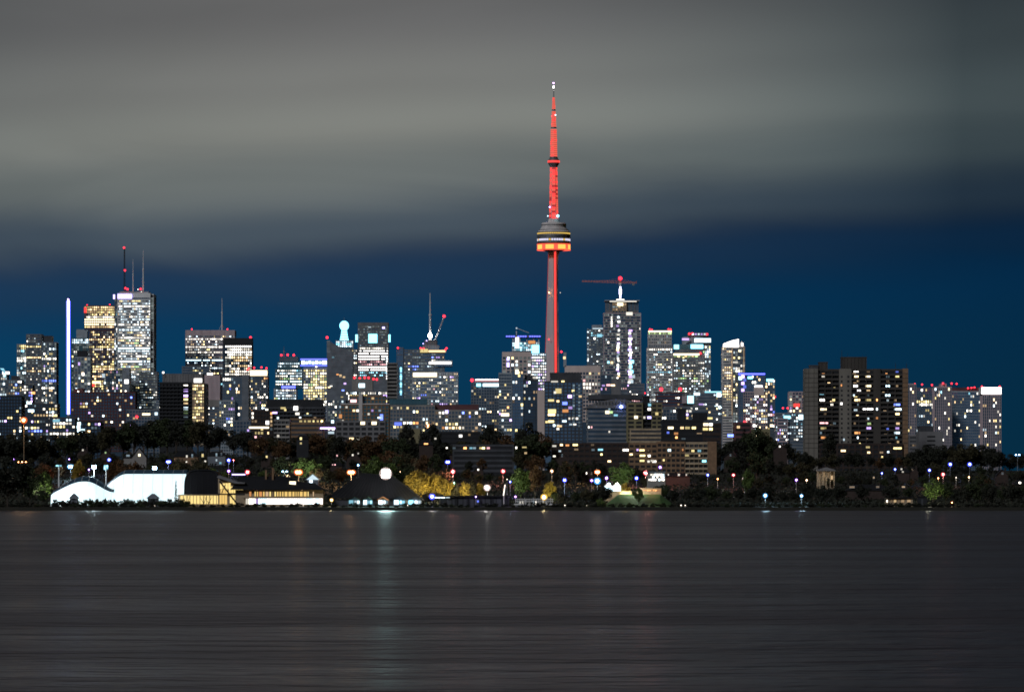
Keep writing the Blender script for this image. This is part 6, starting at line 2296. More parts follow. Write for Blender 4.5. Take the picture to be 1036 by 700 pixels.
# ---- boathouse, flagpole, railing
D = 2426.0
X = XW(478, D)
zg = T(X, D) - .4
zz = lambda py: ZW(py, D) - zg
xl = lambda px: XW(px, D) - X
r = empty("boathouse", (X, D, zg), 0, "long black flat roofed boathouse under the large white lamp", "boathouse")
MB().box(xl(444), xl(515), 0, 14, 0, zz(502.6)).build("wall", "black_panel", r)
q = MB().box(xl(441.5), xl(517), -1.4, 15, zz(502.5), zz(501.2))
for k in range(13):
    q.box(xl(446 + k * 5.6) - .12, xl(446 + k * 5.6) + .12, -.25, -.02, .2, zz(502.7))
q.build("roof", "dark_roof", r)
q = MB()
for a_, b2 in ((440, 445.5), (446.5, 450), (451, 455.2)):
    q.box(xl(a_), xl(b2), -1.75, -1.45, zz(503.6), zz(502.8))
q.build("eave_light", "lit_cool", r)
for k in range(5):
    MB().box(xl(452 + k * 12), xl(460 + k * 12), -.12, -.02, .3, zz(505)).build("door", "dark_panel", r)
MB().box(xl(482.6), xl(484.4), -.3, -.14, zz(508), zz(506)).build("door_lamp", "lit_blue", r)

D = 2422.0
X = XW(509.6, D)
r = empty("flagpole", (X, D, T(X, D) - .3), 0, "leaning white flagpole at the end of the black boathouse", "flagpole")
zz = lambda py: ZW(py, D) - r.location.z
q = MB().tube((0, 0, 0), (.05, 0, zz(501.2)), .2, n=8)
q.tube((.05, 0, zz(501.3)), (.9, 0, zz(489.8)), .36, .2, 8, 0)
q.build("pole", "white_paint", r)
MB().ball((.9, 0, zz(489.5)), .3).build("cap", "grey_metal", r)
MB().tube((-.2, -.45, zz(501)), (.62, -.45, zz(490.4)), .14, n=6).build("light_tube", "lit_white", r)
KEEP.append((507, 513, 488, 502, 2422))

D = 2420.0
X = XW(540, D)
zg = T(X, D) - .2
xl = lambda px: XW(px, D) - X
zz = lambda py: ZW(py, D) - zg
r = empty("railing", (X, D, zg), 0, "white lit railing with boards along the quay below the yellow lamp", "railing")
for k in range(22):
    px = 522 + k * 1.75
    MB().box(xl(px) - .12, xl(px) + .12, -.12, .12, 0, zz(504.2 + (k % 5 == 0) * -1.0)).build("post", "white_paint", r)
q = MB()
for py in (504.6, 506.6, 509.8):
    q.box(xl(521.5), xl(560), -.22, -.13, zz(py + .5), zz(py))
q.build("rail", "white_paint", r)
rg = random.Random(11)
for k in range(12):
    px = 523 + k * 2.6
    if k in (5, 9):
        continue
    MB().box(xl(px), xl(px + rg.uniform(1.2, 2.1)), .2, .3, .3, zz(505 + rg.uniform(0, 2.4))).build("board", rg.choice(("white_paint", "lit_white", "white_paint", "dim_cool")), r)
# small rowing shells on the quay
for i, (px, lab) in enumerate(((524.6, "overturned white rowing boat on trestles under the violet lamp"), (559.2, "overturned pale rowing boat on trestles past the yellow lamp"))):
    X = XW(px, 2414)
    r = empty("rowing_boat", (X, 2414, T(X, 2414) - .05), .1, lab, "boat")
    q = MB()
    rings = []
    for i_ in range(11):
        u = -1 + 2 * i_ / 10
        w_ = .75 * (1 - abs(u) ** 2.4) + .02
        rings.append([(u * 3.6, w_ * math.cos(math.pi * j / 6), 1.0 + .62 * w_ / .75 * math.sin(math.pi * j / 6)) for j in range(7)])
    for a_, b2 in zip(rings, rings[1:]):
        for j in range(6):
            q.face([a_[j], b2[j], b2[j + 1], a_[j + 1]])
    q.build("hull", "white_paint", r)
    q = MB()
    for x in (-1.8, 1.8):
        q.box(x - .08, x + .08, -.7, .7, .9, 1.02)
        for y in (-.6, .6):
            q.box(x - .07, x + .07, y - .07, y + .07, 0, .9)
    q.build("trestle", "bark", r)

# ---- lawn, wall in place of light trails, tent and lit pavilion
lw = MB()
for j in range(6):
    for i in range(20):
        def LP(i, j):  # noqa
            px = 612 + 70 * i / 20
            D_ = 2412 + 46 * j / 6
            edge = min(1, i / 4, (20 - i) / 4)
            return (XW(px, D_), D_, T(XW(px, D_), D_) + .03 + 5.4 * smooth(0, 1, j / 6) * edge - (0.4 if edge == 0 else 0))
        lw.face([LP(i, j), LP(i + 1, j), LP(i + 1, j + 1), LP(i, j + 1)])
tag(lw.build("lawn", "lawn_green"), "bright green lamp lit lawn sloping to the shore", "lawn", kind="structure")
D = 2460.0
X = XW(636, D)
zt_ = T(X, D)
r = empty("light_trail_wall", (X, D, zt_), 0, "long low wall added in place of car light trails above the green lawn", "wall")  # wall added where car light trails ran
xl = lambda px: XW(px, D) - X
zz = lambda py: ZW(py, D) - zt_
q = MB().box(xl(611), xl(646), -.3, .3, 0, zz(497.2))
q.box(xl(610.8), xl(646.2), -.42, .42, zz(497.2), zz(496.6))
q.box(xl(648), xl(669), .7, 1.3, 0, zz(494.4))
q.box(xl(647.8), xl(669.2), .58, 1.42, zz(494.4), zz(493.8))
q.build("wall", "tan_brick", r)
q = MB()
for k in range(9):
    q.box(xl(651 + k * 2), xl(652.2 + k * 2), .4, .68, zz(496.4), zz(495.4))
q.build("added_wall_lamp", "lit_orange", r)  # glowing dashes stand in for the orange trail
for px, pw, cl_ in ((630, 500, (1, .55, .2)), (658, 900, (1, .42, .2)), (642, 4200, (.85, 1, .75))):  # added lights: orange for the trail, pale for the lawn
    ld = bpy.data.lights.new("added_wall_light", 'POINT')
    ld.energy = pw
    ld.color = cl_
    ld.shadow_soft_size = .4
    lo = bpy.data.objects.new("added_wall_light", ld)
    COL.objects.link(lo)
    lo.parent = r
    lo.location = (xl(px), -6, zz(492))
KEEP.append((622, 668, 494, 503, 2460))

D = 2466.0
X = XW(620, D)
r = empty("party_tent", (X, D, T(X, D)), 0, "white lit party tent with two peaks beside a yellow tree", "tent")
xl = lambda px: XW(px, D) - X
zz = lambda py: ZW(py, D) - r.location.z
q = MB()
for a_, b2 in ((611.5, 619.8), (620, 628.4)):
    m_ = (a_ + b2) / 2
    c4 = [(xl(a_), 0, zz(491.6)), (xl(b2), 0, zz(491.6)), (xl(b2), 5, zz(491.6)), (xl(a_), 5, zz(491.6))]
    ap = (xl(m_), 2.5, zz(487.8))
    for i in range(4):
        q.face([c4[i], c4[(i + 1) % 4], ap])
q.build("canopy", "lit_white", r)
q = MB().box(xl(612), xl(628), 4.6, 4.8, 0, zz(491.7))
q.box(xl(612), xl(628), .1, .25, 0, zz(494.6))
q.build("side_wall", "blaze_cool", r)
q = MB()
for px in (611.7, 619.9, 628.2):
    for y in (.1, 4.9):
        q.tube((xl(px), y, 0), (xl(px), y, zz(491.6)), .09, n=6)
q.build("pole", "white_paint", r)
for px, mt in ((616, "bulb_ice"), (624.4, "bulb_white")):
    MB().ball((xl(px), -.6, zz(490)), .7, 0).build("tent_lamp", mt, r)
KEEP.append((611, 629, 487, 497, 2460))

D = 2510.0
X = XW(665, D)
r = empty("pavilion", (X, D, T(X, D) - .2), 0, "white lit pavilion front with dark gaps before the brick building", "pavilion")
xl = lambda px: XW(px, D) - X
zz = lambda py: ZW(py, D) - r.location.z
MB().box(xl(655), xl(673), .4, 6, 0, zz(477.8)).build("wall", "concrete", r)
MB().box(xl(654.4), xl(673.6), -.6, 6.4, zz(477.7), zz(476.8)).build("roof", "slate_panel", r)
rg = random.Random(2)
for k in range(8):
    for py in (479.2, 481.6, 484.2):
        if rg.random() < .72:
            MB().box(xl(656 + k * 2.05), xl(657.7 + k * 2.05), .2, .38, zz(py + 1.9), zz(py)).build("window", rg.choice(("lit_white", "blaze_white", "lit_cool")), r)
KEEP.append((654, 674, 476, 487, 2510))

# ---- lit portico in the wood
D = 2680.0
X = XW(836, D)
r = empty("portico", (X, D, T(X, D) - .2), 0, "old stone portico with columns lit from inside among dark trees", "portico")
xl = lambda px: XW(px, D) - X
zz = lambda py: ZW(py, D) - r.location.z
MB().box(xl(827), xl(845), 3, 6, 0, zz(476)).build("wall", "tan_brick", r)
MB().prism([(xl(826), zz(476.4)), (xl(846), zz(476.4)), (xl(844), zz(474.8)), (xl(836), zz(472.6)), (xl(828), zz(474.8))], -.3, 6.2).build("pediment", "grey_concrete", r)
for px in (828, 832, 836, 840, 844):
    MB().lathe([(.42, 0), (.42, .4), (.3, .5), (.27, zz(477)), (.42, zz(476.6))], 12, 0, xl(px), .5).build("column", "tan_brick", r)
for px, py in ((830, 481), (834, 479.5), (838.4, 480), (842, 483)):
    MB().box(xl(px - .9), xl(px + .9), 2.8, 2.96, zz(py + 3), zz(py - 2)).build("window", "dim_warm", r)
for px in (832, 841):
    ld = bpy.data.lights.new("portico_light", 'POINT')
    ld.energy = 55
    ld.color = (1, .85, .5)
    ld.shadow_soft_size = .3
    lo = bpy.data.objects.new("portico_light", ld)
    COL.objects.link(lo)
    lo.parent = r
    lo.location = (xl(px), -1.5, zz(483))
KEEP.append((826, 846, 472, 486, D))

# ---- kiosk and lit low building at the right hand shore
D = 2420.0
X = XW(909, D)
r = empty("low_pavilion", (X, D, T(X, D) - .2), 0, "low pavilion with dim warm lit front near the green tree", "pavilion")
xl = lambda px: XW(px, D) - X
zz = lambda py: ZW(py, D) - r.location.z
MB().box(xl(896), xl(923.5), .3, 6, 0, zz(504)).build("wall", "tan_brick", r)
MB().prism([(xl(894), zz(505)), (xl(924.5), zz(503.4)), (xl(924.5), zz(502.4)), (xl(911), zz(502.8)), (xl(894), zz(504.6))], -.8, 6.4).build("roof", "dark_roof", r)
for px, w_, mt in ((902, 2, "dim_warm"), (905.6, 2.4, "lit_warm"), (909.5, 1.6, "dim_warm"), (913.4, 3, "dim_warm"), (919.6, 3.4, "dim_warm"), (897.5, 1.2, "lit_white")):
    MB().box(xl(px - w_ / 2), xl(px + w_ / 2), .1, .28, zz(508), zz(505.6)).build("window", mt, r)
D = 2416.0
X = XW(933, D)
r = empty("kiosk", (X, D, T(X, D) - .2), 0, "dark square kiosk in front of the green lit tree", "kiosk")
zz = lambda py: ZW(py, D) - r.location.z
k = D / F
MB().box(-5 * k, 5 * k, 0, 4, 0, zz(503)).build("wall", "black_panel", r)
MB().box(-5.6 * k, 5.6 * k, -.4, 4.4, zz(503), zz(502.2)).build("roof", "dark_roof", r)
MB().box(-1 * k, 1 * k, -.1, -.02, .2, zz(504.6)).build("door", "dark_panel", r)
MB().box(5.0 * k, 5.25 * k, 3.2, 3.8, zz(505.4), zz(504.6)).build("added_wall_lamp", "lit_warm", r)  # added lamp, unseen behind the kiosk, lights the green tree
ld = bpy.data.lights.new("added_wall_light", 'POINT')
ld.energy = 2600
ld.color = (1, .95, .7)
ld.shadow_soft_size = .3
lo = bpy.data.objects.new("added_wall_light", ld)
COL.objects.link(lo)
lo.parent = r
lo.location = (6.4 * k, 4.5, zz(505))
KEEP.append((927, 966, 484, 508, 2422))


# ---- houses in the trees
def house_spot(px, yeave, D):
    best, bd = D, 1e9
    d_ = 2450.0
    while d_ < 3060:
        e = abs(ZW(yeave, d_) - T(XW(px, d_), d_) - 5.5) + abs(d_ - D) * .002
        if e < bd:
            best, bd = d_, e
        d_ += 10
    return best


def house(px0, px1, yeave, yridge, D, label, wins, wall="grey_concrete", gable=True, roofm="dark_roof"):
    D = house_spot((px0 + px1) / 2, yeave, D)
    X = XW((px0 + px1) / 2, D)
    zg = T(X, D) - .3
    k = D / F
    hw = (px1 - px0) * k / 2
    ze, zr = ZW(yeave, D) - zg, ZW(yridge, D) - zg
    r = empty("house", (X, D, zg), 0, label, "house")
    dp = 9.0
    if gable:
        MB().prism([(-hw, 0), (hw, 0), (hw, ze), (0, zr), (-hw, ze)], 0, dp).build("wall", wall, r)
        q = MB()
        for s_ in (-1, 1):
            pts = [(0, -.5, zr + .25), (s_ * (hw + .4), -.5, ze - .1), (s_ * (hw + .4), dp + .5, ze - .1), (0, dp + .5, zr + .25)]
            q.face(pts if s_ > 0 else pts[::-1])
            q.face([pts[0], pts[1], (pts[1][0], -.5, ze - .4), (0, -.5, zr - .05)])
        rf = q.build("roof", roofm, r)
    else:
        MB().box(-hw, hw, 0, dp, 0, ze).build("wall", wall, r)
        q = MB()
        a = [(-hw - .5, -.6, ze), (hw + .5, -.6, ze), (hw + .5, dp + .6, ze), (-hw - .5, dp + .6, ze)]
        b2 = [(-hw * .6, dp / 2, zr), (hw * .6, dp / 2, zr)]
        q.face([a[0], a[1], b2[1], b2[0]])
        q.face([a[1], a[2], b2[1]])
        q.face([a[2], a[3], b2[0], b2[1]])
        q.face([a[3], a[0], b2[0]])
        q.face(a[::-1])
        rf = q.build("roof", roofm, r)
    MB().box(hw * .45, hw * .45 + .9, dp * .4, dp * .4 + .9, (ze + zr) / 2 - 1, zr + .9).build("chimney", "dark_brick", rf)
    for px, py, mt, w_, h_ in wins:
        x, z = XW(px, D) - X, ZW(py, D) - zg
        q = MB().box(-w_ * k / 2, w_ * k / 2, -.06, .04, -h_ * k / 2, h_ * k / 2)
        q.box(-w_ * k / 2 - .1, w_ * k / 2 + .1, -.14, -.07, -h_ * k / 2 - .16, -h_ * k / 2, 1)
        q.box(-w_ * k / 2 - .1, w_ * k / 2 + .1, -.14, -.07, h_ * k / 2, h_ * k / 2 + .14, 1)
        q.build("window", [mt, "white_paint"], r, (x, -.05, z))
        KEEP.append((px - 1.2, px + 1.2, py - 1.2, py + 1.2, D))
    return r


house(133, 148, 463, 453, 2680, "grey gabled house with one lit attic window above the dome", ((141, 460.3, 'blaze_warm', 2.2, 2.4),), "concrete")
KEEP.append((131, 150, 452, 464, 2680))
house(125, 133, 463, 459, 2690, "small dim house beside the grey gabled house", ((129.5, 460.8, 'dim_cool', 3.4, 1.6),), "concrete", False)
house(176, 200, 462, 456, 2700, "dim brick house row with a yellow lamp lit window over the big dome", ((189, 461.6, 'lit_white', 1.6, 2), (205, 460.6, 'lit_yellow', 2, 3), (194.5, 461, 'dim_cool', 1.6, 3), (207.6, 466.5, 'lit_white', 1.8, 1.4), (188.6, 467, 'lit_white', 1.4, 1.2)), "brown_brick", False)
house(210, 228, 461, 456.5, 2720, "dim house with tall blue grey windows behind the dark arch", ((219, 460, 'dim_cool', 1.6, 3), (224, 459.6, 'dim_cool', 1.6, 3), (219, 465.4, 'lit_cool', 1.4, 2), (223, 468.4, 'lit_cyan', 2, 2)), "slate_panel", False)
house(78, 90, 458, 453, 2760, "dark house with a single white window above the brick red lamp", ((83.8, 455.2, 'lit_white', 1.6, 1.6),), "dark_brick")
house(101, 112, 460, 455, 2760, "dark house with a faint greenish window", ((106.8, 457.8, 'lit_green', 1.4, 1.4),), "dark_brick")
house(264, 276, 464, 459, 2740, "dark house with a small yellow window in green trees", ((269.8, 462, 'lit_yellow', 1.8, 2),), "dark_brick")
house(258, 270, 447, 443, 3050, "house with warm windows half hidden in brown trees", ((260.6, 450.6, 'lit_yellow', 2.6, 1.8), (264, 450.6, 'lit_orange', 2, 1.6), (258.6, 442, 'lit_pink', 2, 2), (263.6, 442, 'lit_violet', 2, 2)), "black_panel", False)
house(300, 312, 444, 440, 3050, "dim brown house with two stacked yellow windows", ((304.4, 443.6, 'lit_yellow', 2, 2.4), (304.4, 448.4, 'lit_yellow', 1.8, 1.8)), "black_panel", False)
house(287, 298, 472, 468, 2620, "dark house with a yellow window under the green lit tree", ((292.8, 469.2, 'lit_yellow', 1.8, 3), (291, 481, 'lit_warm', 4.6, 2)), "dark_brick", False)
house(334, 346, 471, 466, 2660, "dark house with a pair of tiny pink windows", ((336.6, 470, 'lit_pink', 1.2, 1), (339, 470, 'lit_pink', 1.2, 1), (341, 460.8, 'lit_pink', 1.3, 1.4)), "dark_brick", False)
house(351, 364, 463, 458, 2740, "dark house with two small white windows above the orange twin lamp", ((356.8, 460.2, 'lit_white', 1.6, 1.8), (362.4, 458.6, 'lit_white', 1.1, 1.1)), "dark_brick")
house(424, 438, 450, 445, 2960, "dark house with an orange window in the wood above the amber lamp", ((431, 449, 'lit_orange', 4, 1.4), (440.5, 443.6, 'lit_white', 2, 1.6)), "dark_brick", False)
house(462, 474, 468, 462, 2700, "dark house with two slanting white windows by the blue lamp", ((470.8, 464.2, 'lit_white', 1.6, 1.4), (467.4, 467, 'lit_white', 1.4, 1.2)), "dark_brick")
house(455, 466, 460, 456.5, 2800, "dark house with one dull orange window", ((460, 459, 'lit_orange', 4, 1.6),), "dark_brick", False)
house(502, 512, 467, 462, 2700, "dark house with one small window above the red lamp", ((507, 465.2, 'lit_warm', 1.6, 1.6),), "dark_brick")
house(479, 489, 477, 472, 2600, "dark house with one cream window between the hedge and the red lamp", ((483.8, 475, 'lit_white', 1.5, 1.5),), "dark_brick")
house(564, 574, 463, 458, 2760, "dark house with one pale window under the brown brick midrise", ((568.6, 460.6, 'dim_cool', 1.6, 2.6),), "dark_brick")
house(588, 600, 480, 475, 2580, "dark house with two narrow white windows beside the orange lamp", ((593.4, 478.6, 'lit_white', 1.1, 2), (598.5, 478.8, 'dim_warm', 1.4, 1.6)), "dark_brick")
house(672, 698, 482, 478, 2540, "dark shed with three small white windows below the brick building", ((676.2, 480, 'lit_white', 1.3, 1.3), (686.8, 480.2, 'lit_white', 1.9, 1.7), (694.4, 480.2, 'lit_white', 1.2, 1.2)), "dark_brick", False)
house(733, 745, 462, 457, 2780, "dark house with one faint window in the wood", ((739, 460.4, 'dim_cool', 1.4, 1.6),), "dark_brick")
house(783, 796, 454, 449, 2960, "dark house with one tiny white window near the blue lit blocks", ((789, 451.6, 'lit_white', 1.4, 1.4),), "dark_brick")
house(906, 920, 478, 473, 2620, "dark house with two white windows under the balcony slab", ((912, 474.4, 'lit_white', 1.6, 1.4), (913.4, 477.4, 'lit_white', 1.8, 1.4)), "dark_brick", False)
house(921, 929, 477, 473, 2640, "dark house with one dim window left of the blue lamp", ((923, 475, 'dim_warm', 1.5, 1.5),), "dark_brick")
house(1008, 1020, 481, 475, 2600, "dark house with one pale window near the skyline's end", ((1014.2, 478.8, 'dim_cool', 2, 1.4),), "dark_brick")
house(1026, 1042, 490, 485, 2520, "dark house with a white window low at the edge of the wood", ((1031.8, 488.2, 'lit_white', 2, 1.6),), "dark_brick", False)
house(856, 902, 496, 490, 2480, "long dark shed with dim warm slots in the wood", ((862, 492.6, 'dim_warm', 5, 1.4), (888, 492.4, 'dim_warm', 3, 1.4), (884, 483, 'dim_warm', 1.5, 1.5), (914, 492.4, 'dim_warm', 3, 1.2)), "dark_brick", False)

KEEP += [(560, 664, 448, 463, 3040), (666, 724, 447, 474, 2950), (849, 916, 372, 452, 3290), (664, 725, 422, 447, 3390)]

# ---- single trees that the lamps pick out
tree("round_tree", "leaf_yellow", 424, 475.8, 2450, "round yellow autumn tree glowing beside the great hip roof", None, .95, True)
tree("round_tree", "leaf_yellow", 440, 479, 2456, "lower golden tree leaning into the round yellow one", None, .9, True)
for i, px in enumerate((453, 461, 469.5, 478, 485)):
    tree("round_tree", "leaf_yellow" if i % 2 == 0 else "leaf_olive", px, 486.5 + (i * 5 % 3), 2462 + i, "yellowish hedge tree in the row behind the boathouse", "hedge trees behind the boathouse", .62, True)
tree("round_tree", "leaf_bright", 527, 474, 2462, "rounded green tree between the flagpole and the brown tree", None, .8, True)
tree("tall_tree", "leaf_rust", 541.5, 470, 2458, "tall rust brown tree beside the rounded green one", None, .62, True)
tree("round_tree", "leaf_yellow", 557, 487, 2440, "yellow green tree around the big yellow lamp", None, .62, True)
tree("round_tree", "leaf_dark", 610.5, 491.8, 2418, "round dark tree standing before the white tent", None, 1.2, True)
tree("bush", "leaf_bright", 608, 503.4, 2412, "small lit green bush under the round dark tree", None, .8, True)
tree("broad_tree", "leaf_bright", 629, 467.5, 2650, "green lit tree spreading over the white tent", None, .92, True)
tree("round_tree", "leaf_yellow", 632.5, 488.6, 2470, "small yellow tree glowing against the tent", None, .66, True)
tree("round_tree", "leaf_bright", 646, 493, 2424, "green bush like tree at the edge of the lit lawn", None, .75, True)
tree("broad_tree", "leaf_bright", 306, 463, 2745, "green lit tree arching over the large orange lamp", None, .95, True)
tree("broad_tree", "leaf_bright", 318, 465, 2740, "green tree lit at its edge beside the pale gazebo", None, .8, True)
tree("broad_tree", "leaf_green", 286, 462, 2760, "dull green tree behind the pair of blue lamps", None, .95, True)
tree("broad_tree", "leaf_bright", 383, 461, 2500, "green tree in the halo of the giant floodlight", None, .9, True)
tree("broad_tree", "leaf_green", 402, 462, 2510, "darker green tree close behind the giant floodlight", None, .95, True)
tree("broad_tree", "leaf_bright", 944, 484, 2436, "green lit tree behind the dark kiosk", None, .9, True)
tree("round_tree", "leaf_green", 957, 487, 2444, "dim green tree leaning on the kiosk's lit tree", None, .85, True)
tree("broad_tree", "leaf_dark", 8, 462, 2412, "large dark shore tree at the picture's edge", None, 1.1, True)
tree("broad_tree", "leaf_green", 30, 473, 2414, "broad shore tree with a lit green flank next to the dome", None, .9, True)
tree("round_tree", "leaf_bright", 46, 477.5, 2417, "bright green crown touching the low lobe of the dome", None, .62, True)
tree("round_tree", "leaf_green", 44, 495, 2408, "low green tree lit by the dome's glow at the waterside", None, .7, True)
tree("broad_tree", "leaf_yellow", 79, 465, 2600, "golden lit tree behind the bright twin lamp", None, .5, True)
tree("round_tree", "leaf_rust", 118, 465, 2580, "rust coloured tree beside the blue lamp over the dome", None, .8, True)
tree("round_tree", "leaf_rust", 136, 467, 2570, "second rust coloured tree under the gabled house", None, .8, True)
tree("round_tree", "leaf_olive", 181, 463.5, 2600, "olive tree lit by the lamp above the big dome", None, .75, True)
tree("round_tree", "leaf_olive", 199, 464.5, 2590, "brownish olive tree over the dark arch", None, .75, True)
tree("broad_tree", "leaf_rust", 262, 441, 2990, "brown autumn tree over the small homely windows", None, .9, True)
tree("broad_tree", "leaf_rust", 285, 446, 2960, "brown autumn tree below the small grey balcony block", None, .9, True)
tree("round_tree", "leaf_bright", 756, 474.5, 2540, "leafy branch top lit above the bright white lamp", None, .5, True)
tree("spruce", "leaf_dark", 766, 423.5, 3150, "pointed dark spruce against the pale towers", None, 1.15, True)
tree("spruce", "leaf_dark", 753, 433, 3140, "shorter dark spruce left of the pointed one", None, 1.3, True)
tree("tall_tree", "leaf_dark", 412, 428, 3150, "tall dark tree top before the long pale block", None, .9, True)
tree("round_tree", "leaf_dark", 437.5, 429.6, 3180, "round dark tree top before the lit orange lamp of the pale block", None, .8, True)
tree("round_tree", "leaf_dark", 495, 430.6, 3180, "round dark tree top below the pink edged tower", None, .9, True)
tree("broad_tree", "leaf_dark", 535, 427.6, 3160, "broad dark tree top before the stepped glass tower", None, .9, True)
tree("tall_tree", "leaf_dark", 839, 437.5, 3200, "tall dark tree reaching up the balcony slab", None, .9, True)



def added_uplight(px, D, tpx, tpy, tD, power, label, col=(1, .86, .5)):  # added spotlight with a made-up fixture, there to brighten a tree
    X = XW(px, D)
    z = T(X, D)
    r = empty("added_spotlight", (X, D, z), 0, label, "spotlight")
    q = MB().tube((0, 0, -.2), (0, 0, .5), .06, n=6)
    q.tube((0, -.1, .5), (0, .35, .85), .16, .24, 10)
    q.build("housing", "dark_metal", r)
    MB().tube((0, .352, .852), (0, .372, .868), .2, n=10).build("lens", "lit_warm", r)
    ld = bpy.data.lights.new("spot_light", 'SPOT')
    ld.energy = power
    ld.color = col
    ld.spot_size = math.radians(75)
    ld.spot_blend = .5
    ld.shadow_soft_size = .3
    lo = bpy.data.objects.new("spot_light", ld)
    COL.objects.link(lo)
    lo.parent = r
    lo.location = (0, .5, 1.0)
    tv = Vector((XW(tpx, tD), tD, ZW(tpy, tD))) - (Vector((X, D, z)) + Vector(lo.location))
    lo.rotation_euler = tv.to_track_quat('-Z', 'Y').to_euler()


added_uplight(418, 2431, 423, 490, 2450, 20000, "added spotlight on the ground aimed up the round yellow tree")
added_uplight(441, 2434, 440, 491, 2456, 15000, "added spotlight on the ground aimed up the lower golden tree")
added_uplight(464, 2448, 464, 494, 2464, 17000, "added spotlight behind the boathouse aimed at the yellowish hedge trees")
added_uplight(524, 2440, 529, 492, 2462, 9000, "added spotlight aimed at the rounded green tree", (.8, 1, .7))
added_uplight(556, 2424, 557, 496, 2440, 11000, "added spotlight at the quay aimed at the yellow green tree", (1, .95, .5))
added_uplight(634, 2455, 632, 494, 2470, 14000, "added spotlight by the tent aimed at the small yellow tree")
added_uplight(40, 2408, 45, 486, 2417, 22000, "added spotlight at the waterside aimed at the bright green crown", (.9, 1, .7))
added_uplight(305, 2715, 308, 468, 2745, 42000, "added spotlight by the shore road aimed at the arching green tree", (.85, 1, .8))
added_uplight(384, 2470, 385, 470, 2500, 16000, "added spotlight behind the great roof aimed at the tree in the floodlight's halo", (.85, 1, .8))
added_uplight(627, 2610, 628, 478, 2650, 42000, "added spotlight by the shore road aimed at the green tree over the tent", (.85, 1, .8))
added_uplight(180, 2585, 182, 470, 2600, 6000, "added spotlight behind the dome aimed at the olive tree", (1, .9, .6))
added_uplight(943, 2424, 944, 496, 2436, 4000, "added spotlight by the kiosk aimed at its green tree", (.9, 1, .6))

# ---- belts of dark trees
RB = random.Random(21)


def top_at(px, curve):
    for (a, ya), (b_, yb) in zip(curve, curve[1:]):
        if a <= px <= b_:
            return ya + (yb - ya) * (px - a) / (b_ - a)
    return curve[-1][1]


def belt(x0, x1, step, curve, D0, D1, label, group, kinds, leaves, jit=3.0, width=1.05):
    px = x0
    while px < x1:
        D = RB.uniform(D0, D1)
        y = top_at(px, curve) + RB.uniform(-.4, 1) * jit
        for _ in range(3):
            if tree(RB.choice(kinds), RB.choice(leaves), px + RB.uniform(-2, 2), y, D, label, group, width * RB.uniform(.85, 1.2), rng=RB):
                break
            D += 60
            y += 2
        px += step * RB.uniform(.75, 1.25)


SKY = ((-20, 440), (30, 439), (70, 437), (108, 432), (128, 424), (165, 424), (205, 426), (240, 434), (262, 440), (300, 441), (318, 436), (340, 441), (385, 440), (402, 441), (430, 444), (470, 446),
       (520, 440), (545, 436), (556, 447), (640, 451), (724, 447), (735, 442), (765, 433), (790, 446), (812, 452), (826, 464), (915, 462), (925, 453), (960, 448), (1000, 451), (1025, 458), (1060, 464))
BK = ("broad_tree", "tall_tree", "ragged_tree", "broad_tree")
DK = ("leaf_dark", "leaf_dark", "leaf_green", "leaf_olive")
belt(-15, 250, 10.5, SKY, 3080, 3190, "dark tree on the ridge below the financial towers", "ridge trees below the financial towers", BK, DK)
belt(250, 555, 10.5, SKY, 3040, 3140, "dark tree on the ridge below the middle towers", "ridge trees below the middle towers", BK, DK + ("leaf_rust",))
belt(726, 826, 9.5, SKY, 3040, 3120, "dark tree on the ridge before the blue lit glass tower", "ridge trees before the blue lit tower", BK, DK)
belt(918, 1050, 9.5, SKY, 2980, 3080, "dark tree on the ridge below the condominium cluster", "ridge trees below the condominiums", BK, ("leaf_dark", "leaf_dark", "leaf_olive"))
belt(812, 928, 8.5, ((812, 458), (826, 461), (850, 458), (900, 460), (928, 456)), 3120, 3230, "dark tree hiding the foot of the balcony slab", "trees at the foot of the balcony slab", BK, DK + ("leaf_rust",), 4)
MID = tuple((a, max(b_ + 16, 458)) for a, b_ in SKY)
belt(-10, 330, 13, MID, 2800, 2930, "dark tree half way down the slope above the dome and clubhouse", "slope trees above the dome and clubhouse", BK, DK + ("leaf_olive",), 5)
belt(330, 560, 13, MID, 2780, 2920, "dark tree half way down the slope above the cabins and boathouse", "slope trees above the cabins", BK, DK + ("leaf_rust",), 5)
belt(560, 730, 12, ((560, 462), (640, 470), (668, 478), (700, 482), (730, 470)), 2700, 2860, "dark tree at the foot of the brick buildings", "trees at the foot of the brick buildings", BK, DK, 4)
belt(730, 1045, 12, MID, 2740, 2920, "dark tree in the wood below the balcony slab", "slope trees below the balcony slab", BK, ("leaf_dark", "leaf_dark", "leaf_olive", "leaf_green"), 5)
LOW = ((-20, 470), (30, 468), (330, 473), (560, 478), (700, 486), (760, 480), (1060, 478))
belt(30, 345, 13, LOW, 2690, 2790, "dim tree along the shore road behind the dome and clubhouse", "road trees behind the dome and clubhouse", ("broad_tree", "round_tree"), DK + ("leaf_rust", "leaf_rust", "leaf_bright"), 5)
belt(345, 600, 12, LOW, 2690, 2790, "dim tree along the shore road behind the cabins and boathouse", "road trees behind the boathouse", ("broad_tree", "round_tree"), DK + ("leaf_rust", "leaf_rust", "leaf_bright", "leaf_green"), 5)
belt(600, 1045, 13, LOW, 2660, 2780, "dim tree along the shore road in the dark wood", "road trees in the dark wood", ("broad_tree", "round_tree"), DK, 6)
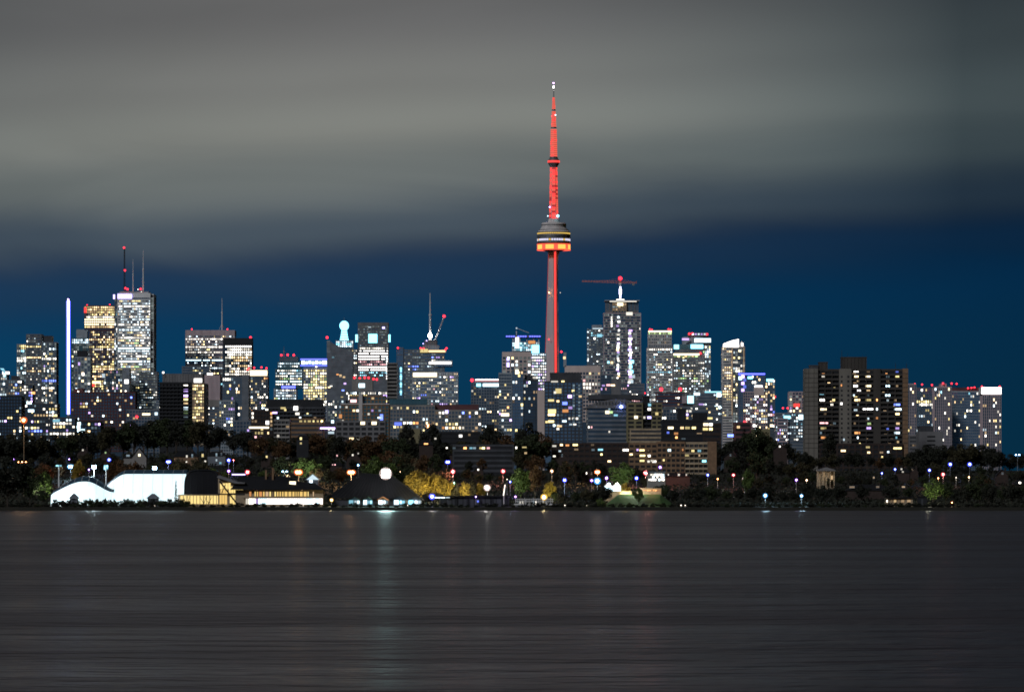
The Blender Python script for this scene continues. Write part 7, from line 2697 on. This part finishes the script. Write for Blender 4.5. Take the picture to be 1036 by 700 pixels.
belt(672, 925, 13, ((672, 492), (760, 494), (830, 488), (925, 492)), 2440, 2520, "dark tree near the water below the balcony slab", "waterside trees below the balcony slab", ("round_tree", "broad_tree"), ("leaf_dark", "leaf_dark", "leaf_green"), 6)
belt(966, 1045, 12, ((966, 488), (1045, 486)), 2430, 2500, "dark tree near the water at the wooded end of the shore", "waterside trees at the wooded end", ("round_tree", "broad_tree"), ("leaf_dark", "leaf_green"), 6)
belt(560, 606, 10, ((560, 498), (606, 496)), 2425, 2450, "dark tree near the water below the large blue lamp", "waterside trees by the large blue lamp", ("round_tree",), ("leaf_dark", "leaf_green", "leaf_olive"), 4)
# shrubs on the embankment
px = -6.0
while px < 1045:
    tree("bush", RB.choice(("leaf_dark", "leaf_dark", "leaf_green")), px, 509.4 + RB.uniform(-1.4, 1.2), RB.uniform(2404, 2410), "low dark shrub along the embankment by the water", "shrubs along the embankment", 1.5, True, rng=RB)
    px += RB.uniform(7.0, 10.5)

# ground cover of the wooded slope: nobody could count it
RU = random.Random(31)
v, f = [], []
for _ in range(15000):
    D = 2412 + 640 * RU.random() ** 1.5
    px = RU.uniform(-25, 1060)
    if 612 < px < 682 and D < 2466 or (48 < px < 330 and D < 2470) or (330 < px < 430 and D < 2482) or (440 < px < 520 and D < 2445):
        continue
    X = XW(px, D)
    z0 = T(X, D)
    for _k in range(3):
        p = Vector((X + RU.uniform(-1.6, 1.6), D + RU.uniform(-1.6, 1.6), z0 + RU.uniform(0, 1.9)))
        n = Vector((RU.gauss(0, 1), RU.gauss(0, 1) - .6, RU.gauss(0, 1))).normalized()
        u = n.orthogonal().normalized()
        w = n.cross(u)
        s = RU.uniform(.5, 1.0)
        b0 = len(v)
        v += [tuple(p + u * s), tuple(p + w * s * .7), tuple(p - u * s), tuple(p - w * s * .7)]
        f.append((b0, b0 + 1, b0 + 2, b0 + 3))
ug = MB()
ug.v, ug.f, ug.m = v, f, [0] * len(f)
tag(ug.build("undergrowth", "leaf_dark"), "dark undergrowth covering the wooded slope", "undergrowth", kind="stuff")

for b_ in BUILDINGS:
    b_.finish()
